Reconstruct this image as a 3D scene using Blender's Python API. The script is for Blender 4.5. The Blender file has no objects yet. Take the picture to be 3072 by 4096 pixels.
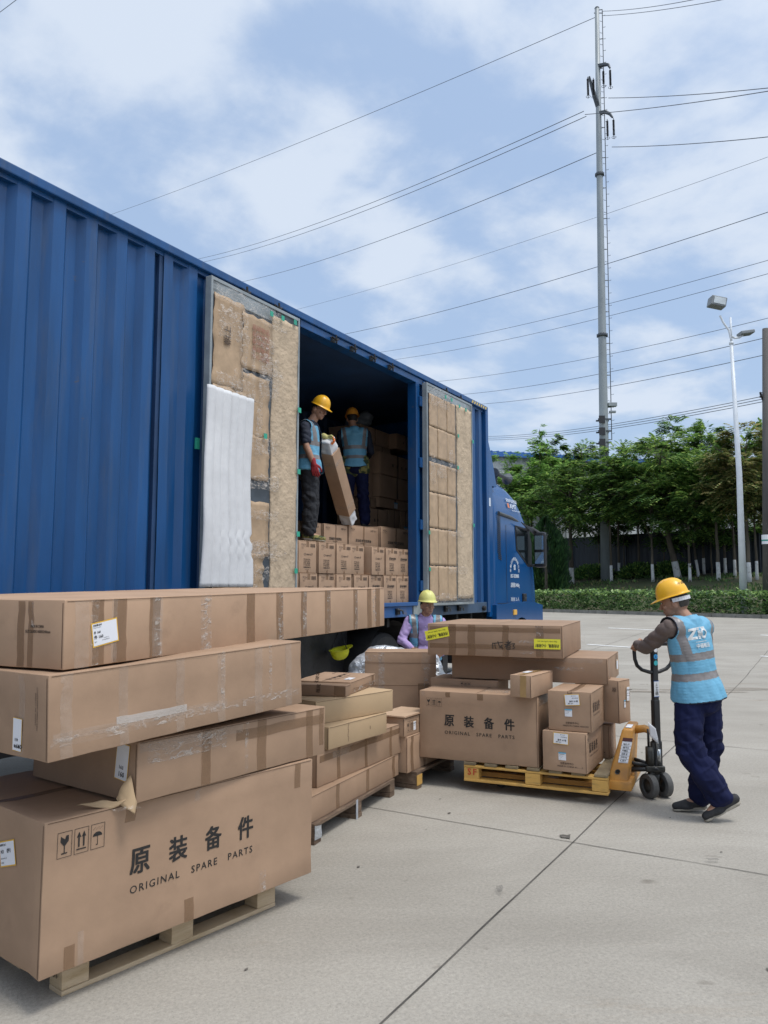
import bpy, bmesh, math, random
from mathutils import Vector as V, Matrix as M, noise
from mathutils.bvhtree import BVHTree
R = math.radians
random.seed(11)
sc = bpy.context.scene
COL = sc.collection

# ------------------------------------------------------------------ camera
cam = bpy.data.objects.new('camera', bpy.data.cameras.new('camera'))
COL.objects.link(cam)
cam.location = (0, 0, 1.62)
cam.rotation_euler = (R(90 + 5.641), 0, 0)
cam.data.sensor_fit = 'VERTICAL'
cam.data.sensor_height = 24
cam.data.lens = 24 * 3078 / 4096
cam.data.clip_start = .05
cam.data.clip_end = 2000
sc.camera = cam

# ------------------------------------------------------------------ sky, sun, exposure
SUN_EL, SUN_AZ = 67, 126            # azimuth measured clockwise from +Y
world = bpy.data.worlds.new('World'); sc.world = world
world.use_nodes = True
nt = world.node_tree; nt.nodes.clear()
def N(t, **k):
    n = nt.nodes.new(t)
    for a, b in k.items(): setattr(n, a, b)
    return n
out = N('ShaderNodeOutputWorld'); bg = N('ShaderNodeBackground')
sky = N('ShaderNodeTexSky', sky_type='NISHITA', sun_disc=False)
sky.sun_elevation = R(SUN_EL); sky.sun_rotation = R(SUN_AZ)
sky.air_density = 1.3; sky.dust_density = 2.5; sky.ozone_density = 1.6
tc = N('ShaderNodeTexCoord'); sep = N('ShaderNodeSeparateXYZ')
nt.links.new(tc.outputs['Generated'], sep.inputs[0])
def math_(op, a, b=None, c=None):
    n = N('ShaderNodeMath', operation=op)
    for i, v in enumerate((a, b, c)):
        if v is None: continue
        if isinstance(v, (int, float)): n.inputs[i].default_value = v
        else: nt.links.new(v, n.inputs[i])
    return n.outputs[0]
zz = math_('ADD', math_('MAXIMUM', sep.outputs[2], 0.0), 0.22)
px = math_('DIVIDE', sep.outputs[0], zz); py = math_('DIVIDE', sep.outputs[1], zz)
cmb = N('ShaderNodeCombineXYZ'); nt.links.new(px, cmb.inputs[0]); nt.links.new(py, cmb.inputs[1])
mp = N('ShaderNodeMapping'); nt.links.new(cmb.outputs[0], mp.inputs[0])
mp.inputs['Rotation'].default_value = (0, 0, R(-28)); mp.inputs['Scale'].default_value = (1.15, 1.15, 1); mp.inputs['Location'].default_value = (3.1, 7.3, 0)
n1 = N('ShaderNodeTexNoise'); n1.inputs['Scale'].default_value = 1.7; n1.inputs['Detail'].default_value = 10; n1.inputs['Roughness'].default_value = .58; n1.inputs['Distortion'].default_value = .15
nt.links.new(mp.outputs[0], n1.inputs['Vector'])
n2 = N('ShaderNodeTexNoise'); n2.inputs['Scale'].default_value = 3.4; n2.inputs['Detail'].default_value = 7; n2.inputs['Roughness'].default_value = .5
nt.links.new(mp.outputs[0], n2.inputs['Vector'])
mixn = math_('ADD', math_('MULTIPLY', n1.outputs[0], .78), math_('MULTIPLY', n2.outputs[0], .22))
cr = N('ShaderNodeValToRGB'); nt.links.new(mixn, cr.inputs[0])
cr.color_ramp.interpolation = 'EASE'
cr.color_ramp.elements[0].position = .42; cr.color_ramp.elements[0].color = (0, 0, 0, 1)
cr.color_ramp.elements[1].position = .58; cr.color_ramp.elements[1].color = (1, 1, 1, 1)
# thin veil over everything, thicker where the clouds are
fac = math_('ADD', math_('MULTIPLY', cr.outputs[0], .72), .18)
mix = N('ShaderNodeMix', data_type='RGBA'); nt.links.new(fac, mix.inputs[0])
skm = N('ShaderNodeMix', data_type='RGBA', blend_type='MULTIPLY'); skm.inputs[0].default_value = 1
nt.links.new(sky.outputs[0], skm.inputs[6]); skm.inputs[7].default_value = (.92, .97, 1.1, 1)
veil = N('ShaderNodeMix', data_type='RGBA'); veil.inputs[0].default_value = .72; nt.links.new(skm.outputs[2], veil.inputs[6]); veil.inputs[7].default_value = (1.62, 2.34, 3.45, 1)
nt.links.new(veil.outputs[2], mix.inputs[6]); mix.inputs[7].default_value = (3.55, 3.95, 4.55, 1)
dotn = N('ShaderNodeVectorMath', operation='DOT_PRODUCT'); nt.links.new(tc.outputs['Generated'], dotn.inputs[0])
dotn.inputs[1].default_value = (math.sin(R(SUN_AZ)) * math.cos(R(SUN_EL)), math.cos(R(SUN_AZ)) * math.cos(R(SUN_EL)), math.sin(R(SUN_EL)))
glow = math_('MULTIPLY', math_('POWER', math_('MAXIMUM', dotn.outputs['Value'], 0.0), 5.0), 7.5)     # bright cloud round the hidden sun, behind the camera
gl = N('ShaderNodeMix', data_type='RGBA', blend_type='ADD'); gl.inputs[0].default_value = 1
gc = N('ShaderNodeCombineColor'); [nt.links.new(glow, gc.inputs[i]) for i in range(3)]
nt.links.new(mix.outputs[2], gl.inputs[6]); nt.links.new(gc.outputs[0], gl.inputs[7]); gl.clamp_result = False
nt.links.new(gl.outputs[2], bg.inputs[0]); bg.inputs[1].default_value = .15
nt.links.new(bg.outputs[0], out.inputs[0])
sun = bpy.data.objects.new('sun', bpy.data.lights.new('sun', 'SUN')); COL.objects.link(sun)
sun.data.energy = 1.5; sun.data.angle = R(15); sun.data.color = (1, .96, .9)
sd = V((math.sin(R(SUN_AZ)) * math.cos(R(SUN_EL)), math.cos(R(SUN_AZ)) * math.cos(R(SUN_EL)), math.sin(R(SUN_EL))))
sun.rotation_euler = sd.to_track_quat('Z', 'Y').to_euler()
sun.location = (0, 0, 30)
sc.view_settings.view_transform = 'Standard'; sc.view_settings.look = 'None'
sc.view_settings.gamma = 1; sc.view_settings.use_curve_mapping = False
sc.view_settings.exposure = 0.45
sc.cycles.use_denoising = True
sc.cycles.max_bounces = 6; sc.cycles.diffuse_bounces = 3; sc.cycles.transparent_max_bounces = 12

# ------------------------------------------------------------------ materials
MATS = {}
def mat(name, col, rough=.6, metal=0, var=.12, vs=4, detail=5, bump=0, bs=30, spec=.5, alpha=1, col2=None, ramp=(.35, .7), sc3=(1, 1, 1), emit=None, hue=0):
    """procedural material: two tones mixed by noise in object space, optional bump"""
    if name in MATS: return MATS[name]
    m = bpy.data.materials.new(name); m.use_nodes = True
    t = m.node_tree; p = t.nodes['Principled BSDF']
    p.inputs['Roughness'].default_value = rough; p.inputs['Metallic'].default_value = metal
    p.inputs['Specular IOR Level'].default_value = spec
    if alpha < 1: p.inputs['Alpha'].default_value = alpha
    c = t.nodes.new('ShaderNodeTexCoord'); mpn = t.nodes.new('ShaderNodeMapping'); mpn.inputs['Scale'].default_value = sc3
    oi = t.nodes.new('ShaderNodeObjectInfo'); ad = t.nodes.new('ShaderNodeVectorMath'); ad.operation = 'ADD'
    ml = t.nodes.new('ShaderNodeVectorMath'); ml.operation = 'SCALE'; ml.inputs[3].default_value = 17
    t.links.new(oi.outputs['Random'], ml.inputs[0]); t.links.new(c.outputs['Object'], ad.inputs[0]); t.links.new(ml.outputs[0], ad.inputs[1])
    t.links.new(ad.outputs[0], mpn.inputs[0])
    n = t.nodes.new('ShaderNodeTexNoise'); n.inputs['Scale'].default_value = vs; n.inputs['Detail'].default_value = detail; n.inputs['Roughness'].default_value = .6
    t.links.new(mpn.outputs[0], n.inputs['Vector'])
    r = t.nodes.new('ShaderNodeValToRGB'); t.links.new(n.outputs[0], r.inputs[0])
    a = [max(0, x * (1 - var)) for x in col]; b = list(col2) if col2 else [x * (1 + var) for x in col]
    r.color_ramp.elements[0].position = ramp[0]; r.color_ramp.elements[0].color = (*(col if col2 else a), 1)
    r.color_ramp.elements[1].position = ramp[1]; r.color_ramp.elements[1].color = (*b, 1)
    last = r.outputs[0]
    if hue:
        h = t.nodes.new('ShaderNodeHueSaturation'); mr = t.nodes.new('ShaderNodeMapRange')
        t.links.new(oi.outputs['Random'], mr.inputs[0]); mr.inputs[3].default_value = 1 - hue; mr.inputs[4].default_value = 1 + hue
        t.links.new(mr.outputs[0], h.inputs['Value']); t.links.new(last, h.inputs['Color']); last = h.outputs[0]
    t.links.new(last, p.inputs['Base Color'])
    if emit: p.inputs['Emission Color'].default_value = (*emit, 1); p.inputs['Emission Strength'].default_value = 1
    if bump:
        n3 = t.nodes.new('ShaderNodeTexNoise'); n3.inputs['Scale'].default_value = bs; n3.inputs['Detail'].default_value = 4
        t.links.new(mpn.outputs[0], n3.inputs['Vector'])
        bp = t.nodes.new('ShaderNodeBump'); bp.inputs['Strength'].default_value = 1; bp.inputs['Distance'].default_value = bump
        t.links.new(n3.outputs[0], bp.inputs['Height']); t.links.new(bp.outputs[0], p.inputs['Normal'])
    m['p'] = 1
    MATS[name] = m
    return m

CARD = mat('cardboard', (.362, .240, .158), .72, var=.10, vs=3.2, detail=9, bump=.003, bs=7, spec=.25, hue=.13)
CARDIN = mat('cardboard_dark_edge', (.12, .07, .04), .9, var=.2)
CARDLT = mat('cardboard_yellowish', (.42, .30, .18), .75, var=.06, vs=2, bump=.002, bs=8, spec=.25, hue=.05)
CARDGR = mat('cardboard_worn', (.41, .295, .19), .42, var=.14, vs=9, detail=9, bump=.0018, bs=40, spec=.2)
CARDCUT = mat('cardboard_cut_edge', (.46, .32, .21), .8, var=.1)
TAPE = mat('brown_tape', (.245, .145, .08), .33, var=.12, vs=5, bump=.003, bs=22, alpha=.52)
TAPEC = mat('clear_tape', (.62, .55, .48), .12, var=.3, vs=14, bump=.01, bs=30, alpha=.13, spec=.8)
def crinkle_mat():
    """clear tape that is creased: white glints painted into the alpha along the creases, nearly clear elsewhere"""
    m = bpy.data.materials.new('creased_clear_tape'); m.use_nodes = True; t = m.node_tree; p = t.nodes['Principled BSDF']
    c = t.nodes.new('ShaderNodeTexCoord'); n = t.nodes.new('ShaderNodeTexNoise'); mp_ = t.nodes.new('ShaderNodeMapping'); mp_.inputs['Scale'].default_value = (1, 1, 2.2)
    t.links.new(c.outputs['Object'], mp_.inputs[0]); t.links.new(mp_.outputs[0], n.inputs[0]); n.inputs['Scale'].default_value = 16; n.inputs['Detail'].default_value = 3; n.inputs['Distortion'].default_value = 1.6
    r = t.nodes.new('ShaderNodeValToRGB'); t.links.new(n.outputs[0], r.inputs[0])
    r.color_ramp.elements[0].position = .5; r.color_ramp.elements[0].color = (.05, .05, .05, 1); r.color_ramp.elements[1].position = .66; r.color_ramp.elements[1].color = (.5, .5, .5, 1)
    t.links.new(r.outputs[0], p.inputs['Alpha']); p.inputs['Base Color'].default_value = (.6, .54, .48, 1); p.inputs['Roughness'].default_value = .14
    b = t.nodes.new('ShaderNodeBump'); b.inputs['Distance'].default_value = .012; t.links.new(n.outputs[0], b.inputs['Height']); t.links.new(b.outputs[0], p.inputs['Normal'])
    return m
CRINK = crinkle_mat()
INK = mat('black_ink', (.018, .016, .015), .7, var=.3, vs=60)
INKF = mat('faded_ink', (.075, .05, .035), .8, var=.3, vs=60)
PAPER = mat('white_paper', (.72, .73, .76), .5, var=.03)
YBORD = mat('yellow_border', (.72, .42, .04), .5, var=.05)
YSTICK = mat('yellow_sticker', (.78, .74, .05), .4, var=.05)
CYAN = mat('cyan_print', (.05, .38, .6), .5)
BLUE = mat('truck_blue_paint', (.0045, .062, .195), .36, var=.22, vs=1.6, detail=10, bump=.004, bs=3, spec=.5, sc3=(2.5, 1, .35))
def weather(m, col, lo, hi, amt, sc3, s=2.0):
    """road dirt and scuffs over paint, in streaks that follow the object"""
    t = m.node_tree; p = t.nodes['Principled BSDF']; src = p.inputs['Base Color'].links[0].from_socket
    c = t.nodes.new('ShaderNodeTexCoord'); mpn = t.nodes.new('ShaderNodeMapping'); mpn.inputs['Scale'].default_value = sc3; n = t.nodes.new('ShaderNodeTexNoise'); n.inputs['Scale'].default_value = s; n.inputs['Detail'].default_value = 9; n.inputs['Roughness'].default_value = .7
    t.links.new(c.outputs['Object'], mpn.inputs[0]); t.links.new(mpn.outputs[0], n.inputs['Vector']); mr = t.nodes.new('ShaderNodeMapRange'); mr.inputs[1].default_value = lo; mr.inputs[2].default_value = hi; mr.inputs[4].default_value = amt
    t.links.new(n.outputs[0], mr.inputs[0]); x = t.nodes.new('ShaderNodeMix'); x.data_type = 'RGBA'; t.links.new(mr.outputs[0], x.inputs[0]); t.links.new(src, x.inputs[6]); x.inputs[7].default_value = (*col, 1); t.links.new(x.outputs[2], p.inputs['Base Color'])
weather(BLUE, (.085, .10, .12), .52, .80, .55, (3.0, 1, .22)); weather(BLUE, (.11, .085, .06), .66, .72, .7, (1, 1, 1.6), 5.0)
weather(CARD, (.20, .13, .085), .60, .80, .5, (1, 1, 1), 3.0); weather(CARD, (.42, .33, .25), .66, .78, .45, (1.5, 1.5, 6), 4.0)
def rust_blue():
    m = mat('scuffed_blue_paint', (.02, .085, .24), .5, var=.2, vs=3, col2=(.15, .12, .10), ramp=(.55, .68), bump=.002, bs=12)
    return m
BLUES = rust_blue()
BLUEP = mat('cab_blue_paint', (.004, .062, .20), .16, var=.05, vs=1.5, spec=.6)
BLUEIN = mat('interior_blue_paint', (.012, .045, .12), .6, var=.2, vs=2)
DARK = mat('black_underbody', (.010, .010, .011), .75, var=.4, vs=5)
RUBBER = mat('rubber', (.022, .022, .023), .75, var=.3, vs=9, bump=.002, bs=40)
STEELD = mat('grimy_steel', (.09, .10, .11), .5, metal=.6, var=.3, vs=8)
GALV = mat('galvanised_steel', (.27, .30, .31), .5, metal=.15, var=.12, vs=2, sc3=(1, 1, .3))
WHITEP = mat('white_lamp_paint', (.62, .66, .70), .4, var=.06)
WOODN = mat('pale_pallet_wood', (.50, .385, .25), .8, var=.22, vs=4, bump=.004, bs=20, sc3=(1, 1, 6), col2=(.36, .26, .14), ramp=(.45, .75))
WOODO = mat('old_pallet_wood', (.115, .075, .05), .85, var=.35, vs=5, bump=.005, bs=24, sc3=(1, 3, 6), col2=(.24, .17, .11), ramp=(.45, .75))
WOODY = mat('yellow_painted_wood', (.56, .33, .085), .7, var=.25, vs=5, bump=.003, bs=24, sc3=(2, 2, 9), col2=(.26, .17, .06), ramp=(.52, .78))
WOODT = mat('worn_pallet_deck', (.22, .17, .10), .85, var=.3, vs=6, bump=.004, bs=24)
GLASS = mat('cab_window_glass', (.008, .012, .014), .08, var=.1, spec=.4)
BLACKPL = mat('black_plastic', (.012, .012, .014), .4, var=.2)
FOAM = mat('white_foam', (.60, .61, .62), .8, var=.07, bump=.002, bs=35)
CLOTHL = mat('beige_quilted_lining', (.46, .36, .25), .8, var=.14, vs=9, bump=.014, bs=22)
GREENT = mat('green_tape', (.03, .33, .22), .4)
FOIL = mat('silver_bubble_wrap', (.55, .58, .61), .28, metal=.55, var=.2, vs=9, bump=.012, bs=45)
BANDG = mat('grey_film', (.25, .28, .29), .3, var=.2)

# ------------------------------------------------------------------ mesh building
class MB:
    def __init__(s): s.v = []; s.f = []; s.m = []; s.mats = []
    def mi(s, m):
        if m not in s.mats: s.mats.append(m)
        return s.mats.index(m)
    def face(s, pts, m):
        b = len(s.v); s.v += [tuple(p) for p in pts]; s.f.append(tuple(range(b, b + len(pts)))); s.m.append(s.mi(m))
    def raw(s, vs, fs, m, T=None):
        b = len(s.v)
        s.v += [tuple(T @ V(p)) if T else tuple(p) for p in vs]
        k = s.mi(m)
        for q in fs: s.f.append(tuple(b + i for i in q)); s.m.append(k)
    def box(s, a, b, m, T=None, bev=0):
        x0, y0, z0 = [min(a[i], b[i]) for i in range(3)]; x1, y1, z1 = [max(a[i], b[i]) for i in range(3)]
        if bev:
            bmx = bmesh.new(); bmesh.ops.create_cube(bmx, size=1)
            for q in bmx.verts: q.co = V((x0 + (q.co.x + .5) * (x1 - x0), y0 + (q.co.y + .5) * (y1 - y0), z0 + (q.co.z + .5) * (z1 - z0)))
            bmesh.ops.bevel(bmx, geom=bmx.edges[:], offset=bev, segments=2, affect='EDGES', profile=.6)
            s.raw([q.co[:] for q in bmx.verts], [[w.index for w in f.verts] for f in bmx.faces], m, T); bmx.free(); return
        vs = [(x0, y0, z0), (x1, y0, z0), (x1, y1, z0), (x0, y1, z0), (x0, y0, z1), (x1, y0, z1), (x1, y1, z1), (x0, y1, z1)]
        s.raw(vs, [(0, 3, 2, 1), (4, 5, 6, 7), (0, 1, 5, 4), (1, 2, 6, 5), (2, 3, 7, 6), (3, 0, 4, 7)], m, T)
    def tube(s, pts, r, m, n=8, caps=True):
        pts = [V(p) for p in pts]; rr = r if isinstance(r, (list, tuple)) else [r] * len(pts)
        vs = []; fs = []; prev = None
        for i, p in enumerate(pts):
            d = (pts[min(i + 1, len(pts) - 1)] - pts[max(i - 1, 0)])
            d = d.normalized() if d.length > 1e-9 else V((0, 0, 1))
            if prev is None: u = d.orthogonal().normalized()
            else:
                u = (prev - d * prev.dot(d)); u = u.normalized() if u.length > 1e-6 else d.orthogonal().normalized()
            prev = u; w = d.cross(u)
            for k in range(n):
                a = 2 * math.pi * k / n; vs.append(p + (u * math.cos(a) + w * math.sin(a)) * rr[i])
        for i in range(len(pts) - 1):
            for k in range(n):
                fs.append((i * n + k, i * n + (k + 1) % n, (i + 1) * n + (k + 1) % n, (i + 1) * n + k))
        if caps: fs.append(tuple(range(n))[::-1]); fs.append(tuple((len(pts) - 1) * n + k for k in range(n)))
        s.raw(vs, fs, m)
    def lathe(s, prof, m, T=None, n=24):
        vs = []; fs = []
        for r, z in prof:
            for k in range(n):
                a = 2 * math.pi * k / n; vs.append((r * math.cos(a), r * math.sin(a), z))
        for i in range(len(prof) - 1):
            for k in range(n): fs.append((i * n + k, i * n + (k + 1) % n, (i + 1) * n + (k + 1) % n, (i + 1) * n + k))
        s.raw(vs, fs, m, T)
    def prism(s, poly, y0, y1, m, T=None):
        """polygon in x,z extruded along y"""
        n = len(poly); vs = [(x, y0, z) for x, z in poly] + [(x, y1, z) for x, z in poly]
        fs = [tuple(range(n)), tuple(range(2 * n - 1, n - 1, -1))] + [(i + n, (i + 1) % n + n, (i + 1) % n, i) for i in range(n)]
        s.raw(vs, fs, m, T)
    def build(s, name, parent=None, smooth=False, loc=None, rot=None, autos=None):
        me = bpy.data.meshes.new(name); me.from_pydata(s.v, [], s.f)
        for m in s.mats: me.materials.append(m)
        me.polygons.foreach_set('material_index', s.m)
        if smooth: me.polygons.foreach_set('use_smooth', [True] * len(s.f))
        me.update()
        if autos:
            bmx = bmesh.new(); bmx.from_mesh(me); bmesh.ops.remove_doubles(bmx, verts=bmx.verts, dist=1e-5)
            for e in bmx.edges: e.smooth = e.calc_face_angle(0) < autos
            for f in bmx.faces: f.smooth = True
            bmesh.ops.recalc_face_normals(bmx, faces=bmx.faces)
            bmx.to_mesh(me); bmx.free()
        o = bpy.data.objects.new(name, me); COL.objects.link(o)
        if parent: o.parent = parent
        if loc: o.location = loc
        if rot: o.rotation_euler = rot
        return o
def tag(o, label=None, cat=None, group=None, kind=None):
    if label: o['label'] = label
    if cat: o['category'] = cat
    if group: o['group'] = group
    if kind: o['kind'] = kind
    return o
def empty(name, loc, rz=0, label=None, cat=None, group=None):
    o = bpy.data.objects.new(name, None); COL.objects.link(o); o.location = loc; o.rotation_euler = (0, 0, rz)
    o.empty_display_size = .2
    return tag(o, label, cat, group)
def copy_tree(o, parent=None):
    c = o.copy(); COL.objects.link(c); c.parent = parent
    for ch in list(o.children): copy_tree(ch, c)
    return c
_TX = {}
def text_geo(s, size=1, bold=0, space=1.0, shear=0):
    k = (s, bold, space, shear)
    if k not in _TX:
        cu = bpy.data.curves.new('t', 'FONT'); cu.body = s; cu.offset = bold; cu.space_character = space; cu.align_x = 'LEFT'; cu.resolution_u = 2; cu.shear = shear
        ob = bpy.data.objects.new('t', cu); COL.objects.link(ob)
        dg = bpy.context.evaluated_depsgraph_get(); me = bpy.data.meshes.new_from_object(ob.evaluated_get(dg))
        vs = [(v.co.x, v.co.y) for v in me.vertices]; fs = [tuple(p.vertices) for p in me.polygons]
        bpy.data.objects.remove(ob); bpy.data.meshes.remove(me)
        if vs:
            x0 = min(v[0] for v in vs); x1 = max(v[0] for v in vs); y0 = min(v[1] for v in vs); y1 = max(v[1] for v in vs)
        else: x0 = x1 = y0 = y1 = 0
        _TX[k] = ([(x - x0, y - y0) for x, y in vs], fs, x1 - x0, y1 - y0)
    return _TX[k]
def put_text(mb, s, fr, u, v, h=None, w=None, m=None, bold=0, off=.0015, rot=0, space=1.0, flip=False):
    """text whose lower-left sits at (u,v) of frame fr=(o,U,W,n); h = height of the glyph box, w = width"""
    vs, fs, tw, th = text_geo(s, 1, 0, space)
    if not vs: return
    sx = (w / tw) if w else h / th; sy = (h / th) if h else sx
    o, U, W, n = fr; ca, sa = math.cos(rot), math.sin(rot)
    e = bold * th * sy * .9
    for j, (ex, ey) in enumerate(((0, 0), (e, e * .6), (-e, -e * .6), (e, -e * .6), (-e, e * .6)) if bold else ((0, 0),)):
        pts = []
        for x, y in vs:
            a, b = x * sx, y * sy
            if flip: a, b = tw * sx - a, th * sy - b
            a += ex; b += ey
            pts.append(o + U * (u + a * ca - b * sa) + W * (v + a * sa + b * ca) + n * (off + j * .00012))
        mb.raw(pts, fs, m or INK)
def fquad(mb, fr, u0, v0, u1, v1, m, off=.0015, rot=0, skew=0):
    o, U, W, n = fr; cu, cv = (u0 + u1) / 2, (v0 + v1) / 2; ca, sa = math.cos(rot), math.sin(rot)
    ps = []
    for a, b in ((u0, v0), (u1, v0), (u1, v1), (u0, v1)):
        da, db = a - cu, b - cv
        ps.append(o + U * (cu + da * ca - db * sa) + W * (cv + da * sa + db * ca) + n * off)
    mb.face(ps, m)
def fpoly(mb, fr, pts, m, off=.0015):
    o, U, W, n = fr; mb.face([o + U * a + W * b + n * off for a, b in pts], m)

# ------------------------------------------------------------------ smooth blobs from capsules and ellipsoids
def blob(prims, voxel=.006, smooth=6, mats=(), classify=None, disp=None, decim=None):
    """one continuous surface grown over overlapping tapered capsules ('c'), ellipsoids ('e') and boxes ('b')"""
    bmx = bmesh.new()
    for p in prims:
        if p[0] == 'c':
            a, b = V(p[1]), V(p[2]); r0, r1 = p[3], p[4]
            d = b - a; L = d.length; q = d.to_track_quat('Z', 'Y').to_matrix().to_4x4() if L > 1e-6 else M.Identity(4)
            T = M.Translation(a) @ q
            prof = [(0.0001, -r0)] + [(r0 * math.cos(t), r0 * math.sin(t)) for t in (-1.0, -.5, 0)] + [(r1 * math.cos(t), L + r1 * math.sin(t)) for t in (0, .5, 1.0)] + [(0.0001, L + r1)]
            n = 14; rings = [[bmx.verts.new(T @ V((r * math.cos(2 * math.pi * k / n), r * math.sin(2 * math.pi * k / n), z))) for k in range(n)] for r, z in prof]
            for i in range(len(rings) - 1):
                for k in range(n): bmx.faces.new((rings[i][k], rings[i][(k + 1) % n], rings[i + 1][(k + 1) % n], rings[i + 1][k]))
            bmx.faces.new(rings[0][::-1]); bmx.faces.new(rings[-1])
        elif p[0] == 'e':
            Mx = M.Translation(V(p[1])) @ (p[3].to_4x4() if len(p) > 3 and p[3] else M.Identity(4)) @ M.Diagonal((*p[2], 1))
            bmesh.ops.create_icosphere(bmx, subdivisions=3, radius=1, matrix=Mx)
        elif p[0] == 'b':
            Mx = M.Translation(V(p[1])) @ (p[3].to_4x4() if len(p) > 3 and p[3] else M.Identity(4)) @ M.Diagonal((p[2][0] * 2, p[2][1] * 2, p[2][2] * 2, 1))
            bmesh.ops.create_cube(bmx, size=1, matrix=Mx)
    me = bpy.data.meshes.new('b'); bmx.to_mesh(me); bmx.free()
    ob = bpy.data.objects.new('b', me); COL.objects.link(ob)
    r = ob.modifiers.new('r', 'REMESH'); r.mode = 'VOXEL'; r.voxel_size = voxel
    if smooth: s = ob.modifiers.new('s', 'SMOOTH'); s.factor = .5; s.iterations = smooth
    if decim: d = ob.modifiers.new('d', 'DECIMATE'); d.ratio = decim
    dg = bpy.context.evaluated_depsgraph_get(); res = bpy.data.meshes.new_from_object(ob.evaluated_get(dg))
    bpy.data.objects.remove(ob); bpy.data.meshes.remove(me)
    if disp:
        ns = [v.normal.copy() for v in res.vertices]
        for v, nn in zip(res.vertices, ns): v.co += nn * disp(v.co, nn)
    for m in mats: res.materials.append(m)
    if classify:
        bmx = bmesh.new(); bmx.from_mesh(res); kill = []
        for f in bmx.faces:
            k = classify(f.calc_center_median(), f.normal)
            if k is None or k < 0: kill.append(f)
            else: f.material_index = k
        bmesh.ops.delete(bmx, geom=kill, context='FACES'); bmx.to_mesh(res); bmx.free()
    res.polygons.foreach_set('use_smooth', [True] * len(res.polygons)); res.update()
    return res
def mesh_obj(name, me, parent=None):
    me.name = name; o = bpy.data.objects.new(name, me); COL.objects.link(o)
    if parent: o.parent = parent
    return o
def fbm(p, s, seed=0): return noise.noise(V((p[0] * s + seed, p[1] * s - seed, p[2] * s + 2 * seed)))
# ------------------------------------------------------------------ terrain: flat yard, road rising slightly, planted bank beyond
NX, NY = .773, .634                 # horizontal normal of the kerb line
def gh(n):
    if n < 13: return 0
    if n < 30.4: return .43 * (n - 13) / 17.4
    if n < 30.75: return .44
    if n < 31.9: return .57
    if n < 40: return .57 + 1.4 * (n - 31.9) / 8.1
    if n < 47: return 1.97 + .65 * (n - 40) / 7
    return 2.62
def npt(n, q, z=None):              # n: distance across the road, q: distance along it
    return V((NX * n - NY * q, NY * n + NX * q, gh(n) if z is None else z))
def at(az, n, dz=0):                # azimuth (x/y) and n
    y = n / (NX * az + NY); return V((az * y, y, gh(n) + dz))

def ground_mat():
    m = bpy.data.materials.new('concrete_paving'); m.use_nodes = True; t = m.node_tree; p = t.nodes['Principled BSDF']
    c = t.nodes.new('ShaderNodeTexCoord')
    def noi(s, d, r=.6, dist=0, sc=(1, 1, 1)):
        mpn = t.nodes.new('ShaderNodeMapping'); mpn.inputs['Scale'].default_value = sc; mpn.inputs['Rotation'].default_value = (0, 0, R(-30))
        n = t.nodes.new('ShaderNodeTexNoise'); n.inputs['Scale'].default_value = s; n.inputs['Detail'].default_value = d; n.inputs['Roughness'].default_value = r; n.inputs['Distortion'].default_value = dist
        t.links.new(c.outputs['Object'], mpn.inputs[0]); t.links.new(mpn.outputs[0], n.inputs['Vector']); return n.outputs[0]
    def ramp(x, a, b, ca, cb):
        r = t.nodes.new('ShaderNodeValToRGB'); t.links.new(x, r.inputs[0]); r.color_ramp.elements[0].position = a; r.color_ramp.elements[1].position = b
        r.color_ramp.elements[0].color = (*ca, 1); r.color_ramp.elements[1].color = (*cb, 1); return r.outputs[0]
    def mixc(a, b, mode, f=1.0):
        x = t.nodes.new('ShaderNodeMix'); x.data_type = 'RGBA'; x.blend_type = mode
        x.inputs[0].default_value = f
        t.links.new(a, x.inputs[6]); t.links.new(b, x.inputs[7]); return x.outputs[2]
    big = ramp(noi(.45, 5, .6, .4), .32, .68, (.300, .279, .243), (.360, .337, .297))
    fine = ramp(noi(55, 6, .75), .3, .72, (.76, .76, .76), (1.18, 1.17, 1.16))
    pits = ramp(noi(120, 2, .5), .62, .74, (1, 1, 1), (.68, .68, .68))
    streak = ramp(noi(.9, 7, .66, 1.2, (.5, 1.2, 1)), .36, .64, (.90, .895, .88), (1.05, 1.05, 1.04))
    spots = ramp(noi(3.3, 3, .5), .70, .76, (1, 1, 1), (.62, .60, .58))
    dirt = ramp(noi(.9, 7, .7, .6, (.5, 2, 1)), .60, .78, (1, 1, 1), (.82, .70, .58))
    col = mixc(mixc(mixc(mixc(mixc(big, fine, 'MULTIPLY'), pits, 'MULTIPLY'), streak, 'MULTIPLY'), spots, 'MULTIPLY'), dirt, 'MULTIPLY', .7)
    t.links.new(col, p.inputs['Base Color']); p.inputs['Roughness'].default_value = .82; p.inputs['Specular IOR Level'].default_value = .3
    b = t.nodes.new('ShaderNodeBump'); b.inputs['Distance'].default_value = .003; t.links.new(noi(90, 5, .7), b.inputs['Height']); t.links.new(b.outputs[0], p.inputs['Normal'])
    return m
GR = ground_mat()
SOIL = mat('grassy_soil', (.045, .06, .02), .95, var=.3, vs=.6, col2=(.09, .07, .045), ramp=(.45, .7), bump=.05, bs=4)
FAR = mat('far_ground', (.10, .12, .08), .95, var=.2, vs=.05)
g = MB()
ns = [-60, 13, 21, 30.4]
for a, b in zip(ns, ns[1:]):
    g.face([npt(a, 80), npt(a, -80), npt(b, -80), npt(b, 80)], GR)
tag(g.build('ground'), kind='structure')
KERB = mat('kerb_concrete', (.19, .185, .165), .9, var=.25, vs=3, bump=.006, bs=20)
g = MB()
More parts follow.
